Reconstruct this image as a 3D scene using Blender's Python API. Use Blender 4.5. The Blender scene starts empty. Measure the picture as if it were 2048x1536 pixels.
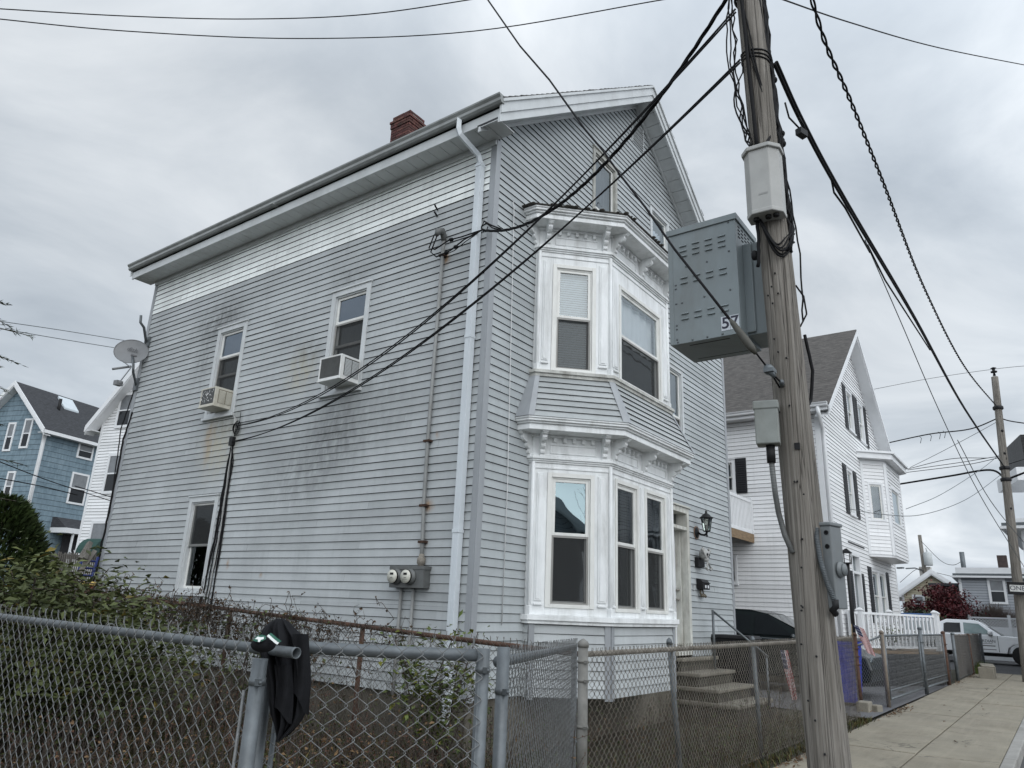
import bpy, bmesh, math, random
from mathutils import Vector, Matrix, noise as mnoise
random.seed(11)
R = math.radians
sc = bpy.context.scene
col = sc.collection

# ------------------------------------------------------------------ camera
CAM = Vector((-6.570, -5.308, 1.6))
YAW, PITCH, ROLL, FPX = R(53.378), R(17.156), R(2.4265), 1448.66
def cam_axes():
    cy, sy, cp, sp = math.cos(YAW), math.sin(YAW), math.cos(PITCH), math.sin(PITCH)
    f = Vector((sy*cp, cy*cp, sp)); r = Vector((cy, -sy, 0)); u = r.cross(f)
    cr, sr = math.cos(ROLL), math.sin(ROLL)
    return cr*r + sr*u, -sr*r + cr*u, f
CR, CU, CF = cam_axes()
cd = bpy.data.cameras.new('camera'); cam = bpy.data.objects.new('camera', cd); col.objects.link(cam)
cd.sensor_width = 36; cd.lens = FPX/2048*36; cd.clip_start = .05; cd.clip_end = 3000
M = Matrix.Identity(4)
for i in range(3):
    M[i][0] = CR[i]; M[i][1] = CU[i]; M[i][2] = -CF[i]; M[i][3] = CAM[i]
cam.matrix_world = M
sc.camera = cam
def at(x, y, d):
    """point seen at photo position (x, y), d metres away measured along the ground"""
    v = CR*((x-1024)/FPX) - CU*((y-768)/FPX) + CF
    return CAM + v*(d/math.hypot(v.x, v.y))

# ------------------------------------------------------------------ sky and light
sc.view_settings.view_transform = 'Standard'; sc.view_settings.look = 'None'
sc.view_settings.exposure = 0.0; sc.view_settings.gamma = 1.0
SUN_EL, SUN_AZ = R(33), R(212)          # behind and left of the camera, through cloud
w = bpy.data.worlds.new('World'); sc.world = w; w.use_nodes = True
nt = w.node_tree; nt.nodes.clear()
def N(t, tree=None, **kw):
    n = (tree or nt).nodes.new(t)
    for k, v in kw.items(): setattr(n, k, v)
    return n
def lk(a, b, tree=None): (tree or nt).links.new(a, b)
out = N('ShaderNodeOutputWorld'); mixs = N('ShaderNodeMixShader'); b1 = N('ShaderNodeBackground'); b2 = N('ShaderNodeBackground')
sky = N('ShaderNodeTexSky'); sky.sky_type = 'NISHITA'; sky.sun_disc = False
sky.sun_elevation = SUN_EL; sky.sun_rotation = SUN_AZ; sky.air_density = 1.5; sky.dust_density = 3
lk(sky.outputs[0], b1.inputs[0]); b1.inputs[1].default_value = .09
tc = N('ShaderNodeTexCoord'); sep = N('ShaderNodeSeparateXYZ'); lk(tc.outputs['Generated'], sep.inputs[0])
za = N('ShaderNodeMath', operation='MAXIMUM'); lk(sep.outputs[2], za.inputs[0]); za.inputs[1].default_value = 0.0
zb = N('ShaderNodeMath', operation='ADD'); lk(za.outputs[0], zb.inputs[0]); zb.inputs[1].default_value = .22
dx = N('ShaderNodeMath', operation='DIVIDE'); lk(sep.outputs[0], dx.inputs[0]); lk(zb.outputs[0], dx.inputs[1])
dy = N('ShaderNodeMath', operation='DIVIDE'); lk(sep.outputs[1], dy.inputs[0]); lk(zb.outputs[0], dy.inputs[1])
cmb = N('ShaderNodeCombineXYZ'); lk(dx.outputs[0], cmb.inputs[0]); lk(dy.outputs[0], cmb.inputs[1]); cmb.inputs[2].default_value = 3.7
n1 = N('ShaderNodeTexNoise'); n1.inputs['Scale'].default_value = 1.35; n1.inputs['Detail'].default_value = 9; n1.inputs['Roughness'].default_value = .55; n1.inputs['Distortion'].default_value = .5
lk(cmb.outputs[0], n1.inputs['Vector'])
cr_ = N('ShaderNodeValToRGB'); lk(n1.outputs['Fac'], cr_.inputs[0])
e = cr_.color_ramp.elements
e[0].position = .34; e[0].color = (.43, .485, .55, 1); e[1].position = .66; e[1].color = (.80, .845, .89, 1)
m = e.new(.49); m.color = (.575, .63, .69, 1)
# clouds are thinnest, and so brightest, near the hidden sun and towards the zenith
sd = Vector((math.sin(SUN_AZ)*math.cos(SUN_EL), math.cos(SUN_AZ)*math.cos(SUN_EL), math.sin(SUN_EL)))
dot = N('ShaderNodeVectorMath', operation='DOT_PRODUCT'); lk(tc.outputs['Generated'], dot.inputs[0]); dot.inputs[1].default_value = sd
glow = N('ShaderNodeMapRange'); lk(dot.outputs['Value'], glow.inputs[0])
glow.inputs[1].default_value = -.35; glow.inputs[2].default_value = 1; glow.inputs[3].default_value = .96; glow.inputs[4].default_value = 2.4
zen = N('ShaderNodeMapRange'); lk(sep.outputs[2], zen.inputs[0])
zen.inputs[1].default_value = .62; zen.inputs[2].default_value = 1; zen.inputs[3].default_value = 1; zen.inputs[4].default_value = 1.35
hz = N('ShaderNodeMapRange'); lk(sep.outputs[2], hz.inputs[0]); hz.inputs[1].default_value = .02; hz.inputs[2].default_value = .38; hz.inputs[3].default_value = 1.28; hz.inputs[4].default_value = 1
zz_ = N('ShaderNodeMath', operation='MULTIPLY'); lk(hz.outputs[0], zz_.inputs[0]); lk(zen.outputs[0], zz_.inputs[1])
st = N('ShaderNodeMath', operation='MULTIPLY'); lk(glow.outputs[0], st.inputs[0]); lk(zz_.outputs[0], st.inputs[1])
lk(cr_.outputs[0], b2.inputs[0]); lk(st.outputs[0], b2.inputs[1])
mixs.inputs[0].default_value = .95
lk(b1.outputs[0], mixs.inputs[1]); lk(b2.outputs[0], mixs.inputs[2]); lk(mixs.outputs[0], out.inputs[0])
sl = bpy.data.lights.new('sun', 'SUN'); sl.energy = .9; sl.angle = R(60); sl.color = (1, .97, .93)
so = bpy.data.objects.new('sun', sl); col.objects.link(so)
so.rotation_euler = (-sd).to_track_quat('-Z', 'Y').to_euler(); so.location = (0, 0, 30)

# ------------------------------------------------------------------ mesh builder
class MB:
    def __init__(s): s.v = []; s.f = []; s.mi = []; s.t = []; s.sm = []
    def add(s, vs, fs, mi=0, tint=(1, 1, 1), smooth=False):
        o = len(s.v); s.v += [tuple(p) for p in vs]
        for f in fs:
            s.f.append([i+o for i in f]); s.mi.append(mi); s.t.append(tint); s.sm.append(smooth)
        return s
    def quad(s, a, b, c, d, mi=0, tint=(1, 1, 1)): return s.add([a, b, c, d], [(0, 1, 2, 3)], mi, tint)
    def obox(s, o, ax, ay, az, mi=0, tint=(1, 1, 1)):
        """box from corner o along three edge vectors"""
        o, ax, ay, az = Vector(o), Vector(ax), Vector(ay), Vector(az)
        vs = [o, o+ax, o+ax+ay, o+ay, o+az, o+ax+az, o+ax+ay+az, o+ay+az]
        return s.add(vs, [(0, 3, 2, 1), (4, 5, 6, 7), (0, 1, 5, 4), (1, 2, 6, 5), (2, 3, 7, 6), (3, 0, 4, 7)], mi, tint)
    def box(s, a, b, mi=0, tint=(1, 1, 1)):
        lo = [min(a[i], b[i]) for i in range(3)]; hi = [max(a[i], b[i]) for i in range(3)]
        return s.obox(lo, (hi[0]-lo[0], 0, 0), (0, hi[1]-lo[1], 0), (0, 0, hi[2]-lo[2]), mi, tint)
    def prism(s, poly, z0, z1, mi=0, poly2=None, tint=(1, 1, 1)):
        n = len(poly); q = poly2 or poly
        vs = [(p[0], p[1], z0) for p in poly] + [(p[0], p[1], z1) for p in q]
        return s.add(vs, [tuple(range(n))[::-1], tuple(range(n, 2*n))] + [(i, (i+1) % n, n+(i+1) % n, n+i) for i in range(n)], mi, tint)
    def extrude(s, prof, vec, mi=0, tint=(1, 1, 1), smooth=False):
        """closed 3-D profile polygon swept along vec"""
        n = len(prof); v = Vector(vec); P = [Vector(p) for p in prof]
        return s.add(P + [p+v for p in P], [tuple(range(n))[::-1], tuple(range(n, 2*n))] + [(i, (i+1) % n, n+(i+1) % n, n+i) for i in range(n)], mi, tint, smooth)
    def tube(s, pts, r, n=8, mi=0, caps=True, tint=(1, 1, 1), smooth=True):
        pts = [Vector(p) for p in pts]; rs = r if isinstance(r, (list, tuple)) else [r]*len(pts)
        vs = []; up = None
        for i, p in enumerate(pts):
            d = (pts[min(i+1, len(pts)-1)] - pts[max(i-1, 0)])
            d = d.normalized() if d.length > 1e-9 else Vector((0, 0, 1))
            if up is None:
                a = Vector((0, 0, 1)) if abs(d.z) < .9 else Vector((1, 0, 0))
                up = (a - d*a.dot(d)).normalized()
            else:
                up = up - d*up.dot(d)
                up = up.normalized() if up.length > 1e-6 else d.orthogonal().normalized()
            b = d.cross(up)
            for k in range(n):
                t = 2*math.pi*k/n; vs.append(p + (up*math.cos(t) + b*math.sin(t))*rs[i])
        fs = [(i*n+k, i*n+(k+1) % n, (i+1)*n+(k+1) % n, (i+1)*n+k) for i in range(len(pts)-1) for k in range(n)]
        if caps: fs += [tuple(range(n))[::-1], tuple(range((len(pts)-1)*n, len(pts)*n))]
        return s.add(vs, fs, mi, tint, smooth)
    def lathe(s, o, axis, prof, n=20, mi=0, tint=(1, 1, 1), smooth=True):
        """prof: (distance along axis, radius)"""
        o = Vector(o); a = Vector(axis).normalized()
        return s.tube([o + a*p[0] for p in prof], [max(p[1], 1e-4) for p in prof], n, mi, True, tint, smooth) if all(prof[i+1][0] > prof[i][0] for i in range(len(prof)-1)) else s._lathe(o, a, prof, n, mi, tint, smooth)
    def _lathe(s, o, a, prof, n, mi, tint, smooth):
        x = a.orthogonal().normalized(); y = a.cross(x); vs = []
        for h, r in prof:
            for k in range(n):
                t = 2*math.pi*k/n; vs.append(o + a*h + (x*math.cos(t)+y*math.sin(t))*max(r, 1e-4))
        m_ = len(prof)
        fs = [(i*n+k, i*n+(k+1) % n, (i+1)*n+(k+1) % n, (i+1)*n+k) for i in range(m_-1) for k in range(n)]
        return s.add(vs, fs + [tuple(range(n))[::-1], tuple(range((m_-1)*n, m_*n))], mi, tint, smooth)
    def ball(s, c, r, mi=0, n=10, sx=1, sy=1, sz=1, tint=(1, 1, 1)):
        c = Vector(c); vs = []; m_ = max(4, n*2//3)
        for i in range(m_+1):
            ph = math.pi*i/m_
            for k in range(n):
                t = 2*math.pi*k/n
                vs.append((c.x+r*sx*math.sin(ph)*math.cos(t), c.y+r*sy*math.sin(ph)*math.sin(t), c.z+r*sz*math.cos(ph)))
        return s.add(vs, [(i*n+k, (i+1)*n+k, (i+1)*n+(k+1) % n, i*n+(k+1) % n) for i in range(m_) for k in range(n)], mi, tint, True)
    def build(s, name, mats, parent=None, bevel=0, segs=2):
        me = bpy.data.meshes.new(name)
        off = world_loc(parent) if parent else Vector((0, 0, 0))
        me.from_pydata([(p[0]-off.x, p[1]-off.y, p[2]-off.z) for p in s.v], [], s.f)
        for m_ in (mats if isinstance(mats, (list, tuple)) else [mats]): me.materials.append(m_)
        me.polygons.foreach_set('material_index', s.mi)
        me.polygons.foreach_set('use_smooth', s.sm)
        if any(t != (1, 1, 1) for t in s.t):
            at_ = me.attributes.new('tint', 'FLOAT_COLOR', 'FACE')
            at_.data.foreach_set('color', [c for t in s.t for c in (t[0], t[1], t[2], 1)])
        me.update()
        o = bpy.data.objects.new(name, me); col.objects.link(o)
        if parent: o.parent = parent
        if bevel:
            b = o.modifiers.new('bevel', 'BEVEL'); b.width = bevel; b.segments = segs; b.limit_method = 'ANGLE'; b.angle_limit = R(40)
        return o
def build_each(b, name, mats, parent=None, bevel=0):
    """every loose piece of the builder becomes an object of its own"""
    par = list(range(len(b.v)))
    def find(i):
        while par[i] != i: par[i] = par[par[i]]; i = par[i]
        return i
    for f in b.f:
        for i in f[1:]: par[find(f[0])] = find(i)
    groups = {}
    for k, f in enumerate(b.f): groups.setdefault(find(f[0]), []).append(k)
    for ks in groups.values():
        n = MB(); ids = sorted({i for k in ks for i in b.f[k]}); mp = {i: j for j, i in enumerate(ids)}
        n.v = [b.v[i] for i in ids]; n.f = [[mp[i] for i in b.f[k]] for k in ks]; n.mi = [b.mi[k] for k in ks]; n.t = [b.t[k] for k in ks]; n.sm = [b.sm[k] for k in ks]
        n.build(name, mats, parent, bevel)
def world_loc(o):
    p = Vector((0, 0, 0))
    while o is not None: p = p + o.location; o = o.parent
    return p
def tag(o, label=None, cat=None, group=None, kind=None):
    if label: o['label'] = label
    if cat: o['category'] = cat
    if group: o['group'] = group
    if kind: o['kind'] = kind
    return o
def thing(name, loc, label, cat, group=None):
    o = bpy.data.objects.new(name, None); o.empty_display_size = .2; o.location = loc; col.objects.link(o)
    return tag(o, label, cat, group)
def struct(o): o['kind'] = 'structure'; return o

# ------------------------------------------------------------------ materials
def new_mat(name):
    m_ = bpy.data.materials.new(name); m_.use_nodes = True; t = m_.node_tree
    return m_, t, t.nodes['Principled BSDF']
def ramp(t, fac, stops):
    r_ = N('ShaderNodeValToRGB', t); lk(fac, r_.inputs[0], t); el = r_.color_ramp.elements
    while len(el) < len(stops): el.new(.5)
    for i, (p, c) in enumerate(stops):
        el[i].position = p; el[i].color = (c, c, c, 1) if isinstance(c, (int, float)) else (*c, 1)
    return r_.outputs[0]
def mixc(t, fac, a, b, mode='MIX'):
    m_ = N('ShaderNodeMix', t, data_type='RGBA', blend_type=mode)
    for inp, v in ((m_.inputs[0], fac), (m_.inputs[6], a), (m_.inputs[7], b)):
        if hasattr(v, 'links') or hasattr(v, 'is_output'): lk(v, inp, t)
        elif isinstance(v, (int, float)): inp.default_value = v
        else: inp.default_value = (*v, 1) if len(v) == 3 else v
    return m_.outputs[2]
def coords(t, scale=(1, 1, 1), world=False, rot=(0, 0, 0)):
    mp = N('ShaderNodeMapping', t); mp.inputs['Scale'].default_value = scale; mp.inputs['Rotation'].default_value = rot
    if world: lk(N('ShaderNodeNewGeometry', t).outputs['Position'], mp.inputs[0], t)
    else: lk(N('ShaderNodeTexCoord', t).outputs['Object'], mp.inputs[0], t)
    return mp.outputs[0]
def noise(t, vec, scale, detail=4, rough=.55, dist=0):
    n_ = N('ShaderNodeTexNoise', t); lk(vec, n_.inputs['Vector'], t)
    n_.inputs['Scale'].default_value = scale; n_.inputs['Detail'].default_value = detail; n_.inputs['Roughness'].default_value = rough; n_.inputs['Distortion'].default_value = dist
    return n_.outputs['Fac']
def bump(t, bs, h, strength=.3, dist=.01):
    b = N('ShaderNodeBump', t); b.inputs['Strength'].default_value = strength; b.inputs['Distance'].default_value = dist
    lk(h, b.inputs['Height'], t); lk(b.outputs[0], bs.inputs['Normal'], t)
def tint_col(t, base, use_tint=True):
    if not use_tint: return base
    a = N('ShaderNodeAttribute', t); a.attribute_name = 'tint'
    return mixc(t, 1.0, base, a.outputs['Color'], 'MULTIPLY')
def paint(name, c, rough=.5, var=.12, scale=6, metal=0, dirt=None, dirt_amt=.35, bmp=.08, stretch=(1, 1, 1), tint=False, spec=.5):
    """painted or weathered surface: colour wander, grime patches, fine bump"""
    m_, t, bs = new_mat(name); v = coords(t, stretch, True)
    f1 = noise(t, v, scale, 5, .6)
    lo = tuple(x*(1-var) for x in c); hi = tuple(min(1, x*(1+var)) for x in c)
    cc = ramp(t, f1, [(.3, lo), (.7, hi)])
    if dirt:
        f2 = noise(t, coords(t, (stretch[0]*1.0, stretch[1]*1.0, stretch[2]*.45), True), scale*.55, 8, .68, .4)
        cc = mixc(t, ramp(t, f2, [(.48, 0), (.72, dirt_amt)]), cc, dirt)
    cc = tint_col(t, cc, tint)
    lk(cc, bs.inputs['Base Color'], t)
    bs.inputs['Roughness'].default_value = rough; bs.inputs['Metallic'].default_value = metal; bs.inputs['Specular IOR Level'].default_value = spec
    if bmp: bump(t, bs, noise(t, coords(t, stretch, True), scale*12, 4), bmp, .004)
    return m_
def glass(name, tintc=(.55, .6, .6), refl=.12, refl_col=(.9, .97, 1), rough=.01):
    m_, t, bs = new_mat(name); t.nodes.remove(bs)
    o = t.nodes['Material Output']; tr = N('ShaderNodeBsdfTransparent', t); tr.inputs[0].default_value = (*tintc, 1)
    gl = N('ShaderNodeBsdfGlossy', t); gl.inputs[0].default_value = (*refl_col, 1); gl.inputs['Roughness'].default_value = rough
    fr = N('ShaderNodeFresnel', t); fr.inputs[0].default_value = 1.5
    ad = N('ShaderNodeMath', t, operation='MULTIPLY_ADD'); lk(fr.outputs[0], ad.inputs[0], t); ad.inputs[1].default_value = 1.15; ad.inputs[2].default_value = refl
    ad.use_clamp = True
    # old panes are not quite flat
    b = N('ShaderNodeBump', t); b.inputs['Strength'].default_value = .05; b.inputs['Distance'].default_value = .05
    lk(noise(t, coords(t, (1, 1, 1), True), 2.2, 1), b.inputs['Height'], t); lk(b.outputs[0], gl.inputs['Normal'], t)
    mx = N('ShaderNodeMixShader', t); lk(ad.outputs[0], mx.inputs[0], t); lk(tr.outputs[0], mx.inputs[1], t); lk(gl.outputs[0], mx.inputs[2], t)
    lk(mx.outputs[0], o.inputs[0], t); return m_
def leafmat(name, a, b, rough=.55, trans=.25):
    m_, t, bs = new_mat(name)
    at_ = N('ShaderNodeAttribute', t); at_.attribute_name = 'tint'
    f = noise(t, coords(t, (1, 1, 1), True), 3.0, 3)
    cc = mixc(t, 1.0, ramp(t, f, [(.35, a), (.65, b)]), at_.outputs['Color'], 'MULTIPLY')
    lk(cc, bs.inputs['Base Color'], t); bs.inputs['Roughness'].default_value = rough; bs.inputs['Specular IOR Level'].default_value = .25
    return m_
# ------------------------------------------------------------------ shared materials
def siding_mat(name, base, chalk=.10, stains=()):
    """old aluminium clapboard: chalky fading, vertical rain streaks, mildew and rust where the photo has them"""
    m_, t, bs = new_mat(name)
    v = coords(t, (1, 1, 1), True)
    c0 = tint_col(t, ramp(t, noise(t, v, .9, 6, .62, .3), [(.30, tuple(x*(1-chalk) for x in base)), (.70, tuple(min(1, x*(1+chalk)) for x in base))]))
    streak = noise(t, coords(t, (9, 9, .7), True), 1.0, 6, .65)
    c0 = mixc(t, ramp(t, streak, [(.50, 0), (.74, .22)]), c0, tuple(x*.62 for x in base))
    fine = noise(t, coords(t, (3, 3, 22), True), 2.2, 5, .7)
    c0 = mixc(t, ramp(t, fine, [(.52, 0), (.75, .20)]), c0, tuple(min(1, x*1.3) for x in base))
    pos = N('ShaderNodeNewGeometry', t).outputs['Position']
    brk = noise(t, coords(t, (5, 5, 2.2), True), 1.7, 8, .7, .3)
    for (c, r, colr, amt) in stains:
        mp = N('ShaderNodeMapping', t); mp.vector_type = 'POINT'
        mp.inputs['Scale'].default_value = tuple(1/x for x in r); mp.inputs['Location'].default_value = tuple(-c[i]/r[i] for i in range(3))
        lk(pos, mp.inputs[0], t)
        ln = N('ShaderNodeVectorMath', t, operation='LENGTH'); lk(mp.outputs[0], ln.inputs[0], t)
        mr = N('ShaderNodeMapRange', t, interpolation_type='SMOOTHSTEP'); lk(ln.outputs['Value'], mr.inputs[0], t)
        mr.inputs[1].default_value = 1; mr.inputs[2].default_value = .1; mr.inputs[3].default_value = 0; mr.inputs[4].default_value = 1
        mu = N('ShaderNodeMath', t, operation='MULTIPLY'); lk(mr.outputs[0], mu.inputs[0], t); lk(ramp(t, brk, [(.34, 0), (.60, amt)]), mu.inputs[1], t)
        c0 = mixc(t, mu.outputs[0], c0, colr)
    lk(c0, bs.inputs['Base Color'], t); bs.inputs['Roughness'].default_value = .5; bs.inputs['Specular IOR Level'].default_value = .35
    bump(t, bs, noise(t, coords(t, (1, 1, 5), True), 3.0, 3), .10, .02)
    return m_
MIL = (.115, .120, .118); RUST = (.30, .16, .055); YEL = (.40, .37, .27)
M_SIDE = siding_mat('grey_siding', (.378, .397, .398), .15, stains=[
    ((0, 5.80, 4.05), (.4, .24, .55), RUST, .75), ((0, 5.5, 4.0), (.5, .8, .9), YEL, .75),
    ((0, 2.7, 3.8), (.5, .9, .9), MIL, .6), ((0, 3.4, 3.3), (.5, 1.0, .8), MIL, .45),
    ((0, 3.6, 4.95), (.5, .55, .55), YEL, .7), ((0, 3.45, 5.2), (.5, .5, .35), MIL, .45), ((0, 5.2, 4.3), (.5, .9, .35), MIL, .5),
    ((0, 6.1, 6.25), (.5, 1.1, .55), MIL, .8), ((0, 6.4, 5.6), (.5, .5, .9), MIL, .45), ((0, 2.7, 6.3), (.5, .6, .3), MIL, .35), ((0, 2.0, 4.2), (.5, 1.2, 1.2), MIL, .3),
    ((0, .76, 6.08), (.4, .10, .16), RUST, .9), ((0, .79, 2.74), (.4, .17, .12), RUST, .95), ((0, .80, 2.30), (.4, .11, .09), RUST, .9),
    ((0, .70, 3.62), (.4, .06, .07), RUST, .95), ((0, 4.75, 2.05), (.4, .06, .12), RUST, .6), ((0, 3.9, 1.9), (.4, .05, .06), RUST, .8)])
M_GRIME_SHADE = paint('siding_lap_grime_and_shade', (.045, .047, .05), .9, .3, 5, bmp=0)  # lap dirt plus the shade of the grooves, both put into this colour
M_WHITE = paint('peeling_white_paint', (.76, .775, .775), .55, .09, 7, dirt=(.33, .33, .31), dirt_amt=.55, stretch=(1, 1, .35), bmp=.35)
M_TRIM = paint('white_aluminium_trim', (.53, .55, .555), .42, .07, 4, dirt=(.25, .25, .24), dirt_amt=.35)
M_CORNER = paint('grey_corner_trim', (.295, .31, .325), .45, .09, 4, dirt=(.16, .16, .16), dirt_amt=.3, stretch=(1, 1, .2))
M_SASH = paint('white_vinyl_sash', (.70, .70, .67), .4, .05, 5, dirt=(.3, .29, .26), dirt_amt=.3)
M_TAN = paint('tan_storm_frame', (.26, .255, .24), .45, .08, 6)
M_GLASS = glass('window_glass', (.88, .91, .92), .10)
M_GLASS2 = glass('coated_window_glass', (.45, .50, .50), .20, (.62, .80, .86))
M_GLASSU = glass('side_upper_glass', (.55, .58, .58), .14, (.66, .76, .88))
M_GLASSD = glass('dark_window_glass', (.60, .62, .62), .05)
M_ROOM = paint('dark_room', (.018, .018, .02), .9, .3, 2, bmp=0)
M_CURT = paint('pale_curtain', (.62, .64, .66), .8, .1, 3, stretch=(8, 8, .4), bmp=0)
M_CURTD = paint('dark_curtain', (.085, .075, .07), .9, .25, 3, stretch=(8, 8, .3), bmp=0)
M_CURTG = paint('grey_curtain', (.20, .205, .20), .9, .2, 3, stretch=(8, 8, .4), bmp=0)
M_BLIND = paint('white_blind', (.62, .68, .70), .6, .05, 3, bmp=0)
def screen_mat():
    m_, t, bs = new_mat('insect_screen'); bs.inputs['Base Color'].default_value = (.05, .052, .052, 1); bs.inputs['Roughness'].default_value = .8
    bs.inputs['Alpha'].default_value = .52; bs.inputs['Specular IOR Level'].default_value = .15
    return m_
M_SCREEN = screen_mat()
def shingle_mat(name, a, b):
    m_, t, bs = new_mat(name); v = coords(t, (1, 1, 1), True)
    br = N('ShaderNodeTexBrick', t); lk(coords(t, (1, 1, 1)), br.inputs[0], t)
    br.inputs['Scale'].default_value = 1; br.inputs['Brick Width'].default_value = .30; br.inputs['Row Height'].default_value = .13; br.inputs['Mortar Size'].default_value = .008
    br.inputs['Color1'].default_value = (*a, 1); br.inputs['Color2'].default_value = (*b, 1); br.inputs['Mortar'].default_value = (.012, .012, .012, 1)
    cc = mixc(t, .55, br.outputs[0], ramp(t, noise(t, v, 14, 6, .7), [(.3, tuple(x*.5 for x in a)), (.7, tuple(min(1, x*1.5) for x in b))]))
    lk(cc, bs.inputs['Base Color'], t); bs.inputs['Roughness'].default_value = .95
    bump(t, bs, br.outputs['Fac'], -.5, .01); return m_
M_SHING = shingle_mat('asphalt_shingle', (.045, .044, .043), (.085, .082, .08))
def concrete_mat(name, c, stain=(.12, .11, .09), sc_=2.0):
    m_, t, bs = new_mat(name); v = coords(t, (1, 1, 1), True)
    a = ramp(t, noise(t, v, sc_, 8, .65), [(.3, tuple(x*.78 for x in c)), (.7, tuple(x*1.18 for x in c))])
    a = mixc(t, ramp(t, noise(t, v, 90, 3, .7), [(.42, 0), (.68, .38)]), a, tuple(x*.45 for x in c))
    a = mixc(t, ramp(t, noise(t, v, .55, 9, .72, .6), [(.50, 0), (.72, .55)]), a, stain)
    lk(a, bs.inputs['Base Color'], t); bs.inputs['Roughness'].default_value = .9
    bump(t, bs, noise(t, v, 60, 5, .7), .25, .006); return m_
M_FOUND = concrete_mat('old_foundation_render', (.135, .122, .098), (.06, .055, .038))
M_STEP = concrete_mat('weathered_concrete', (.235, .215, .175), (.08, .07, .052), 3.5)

# ------------------------------------------------------------------ builders for clapboard and windows
def siding(mb, O, U, Nn, z0, z1, c, span, holes=(), tint=None, thick=.014, gap=.0055, seg=3.0, rnd=None):
    """lapped boards as real steps: every course leans out to its butt edge above a narrow shadow gap"""
    O, U, Nn = Vector(O), Vector(U), Vector(Nn); rnd = rnd or random
    def P(s, z, d): return O + U*s + Nn*d + Vector((0, 0, z))
    k = 0; z = z0
    while z < z1 - .004:
        zt = min(z + c, z1); zf = zt - gap
        cuts = sorted({z, zf} | {h for hh in holes for h in hh[2:4] if z < h < zf})
        off = rnd.uniform(0, seg)
        for za_, zb_ in zip(cuts, cuts[1:]):
            a0, a1 = span(za_), span(zb_)
            if a0[1]-a0[0] < .02: continue
            iv = [(a0[0], a0[1], a1[0], a1[1])]
            zm = (za_+zb_)/2
            for h in holes:
                if h[2] <= zm <= h[3]:
                    nv = []
                    for (p, q, p2, q2) in iv:
                        if h[1] <= p or h[0] >= q: nv.append((p, q, p2, q2)); continue
                        if h[0] > p: nv.append((p, h[0], p2, h[0]))
                        if h[1] < q: nv.append((h[1], q, h[1], q2))
                    iv = nv
            for (p, q, p2, q2) in iv:
                js = [p]; x = p + off if off > .4 else p + off + seg
                while x < q - .5: js.append(x); x += seg*rnd.uniform(.75, 1.15)
                js.append(q)
                for i in range(len(js)-1):
                    l, r_ = js[i], js[i+1]
                    l2 = p2 if i == 0 else l; r2 = q2 if i == len(js)-2 else r_
                    tn = tint(zm, (l+r_)/2) if tint else (1, 1, 1)
                    j = rnd.uniform(-.085, .085); tn = tuple(max(0, x_*(1+j)) for x_ in tn)
                    dj = rnd.uniform(0, .003); sag = rnd.uniform(-.0045, .0015)
                    def D(zz): return thick*(1-(zz-z)/(c)) + .002 + dj
                    n_ = max(1, int((r_-l)/1.2)); ss = [l+(r_-l)*u_/n_ for u_ in range(n_+1)]
                    for u_ in range(n_):
                        A, B = ss[u_], ss[u_+1]
                        A2 = l2 if u_ == 0 else A; B2 = r2 if u_ == n_-1 else B
                        sA = .006*mnoise.noise(Vector((A*.45, z*2.6, 5)))+(sag*.4 if u_ else 0); sB = .006*mnoise.noise(Vector((B*.45, z*2.6, 5)))+(sag*.4 if u_ < n_-1 else 0)
                        mb.quad(P(A, za_+sA, D(za_)), P(B, za_+sB, D(za_)), P(B2, zb_, D(zb_)), P(A2, zb_, D(zb_)), 0, tn)
                        if za_ == z:
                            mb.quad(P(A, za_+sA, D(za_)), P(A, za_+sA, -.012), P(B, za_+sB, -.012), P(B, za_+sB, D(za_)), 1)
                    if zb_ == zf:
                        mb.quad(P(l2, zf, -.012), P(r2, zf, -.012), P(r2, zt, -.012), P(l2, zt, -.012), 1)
        z = zt; k += 1
class Face:
    """a wall plane: s along it, z up, d outwards"""
    def __init__(s, O, U, Nn): s.O, s.U, s.N = Vector(O), Vector(U).normalized(), Vector(Nn).normalized()
    def p(s, a, z, d=0): return s.O + s.U*a + s.N*d + Vector((0, 0, z))
    def box(s, mb, a0, a1, z0, z1, d0, d1, mi=0, tint=(1, 1, 1)):
        mb.obox(s.p(a0, z0, d0), s.U*(a1-a0), s.N*(d1-d0), Vector((0, 0, z1-z0)), mi, tint)
    def quad(s, mb, a0, a1, z0, z1, d, mi=0):
        if s.U.cross(Vector((0, 0, 1))).dot(s.N) < 0: a0, a1 = a1, a0
        mb.quad(s.p(a0, z0, d), s.p(a1, z0, d), s.p(a1, z1, d), s.p(a0, z1, d), mi)
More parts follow.
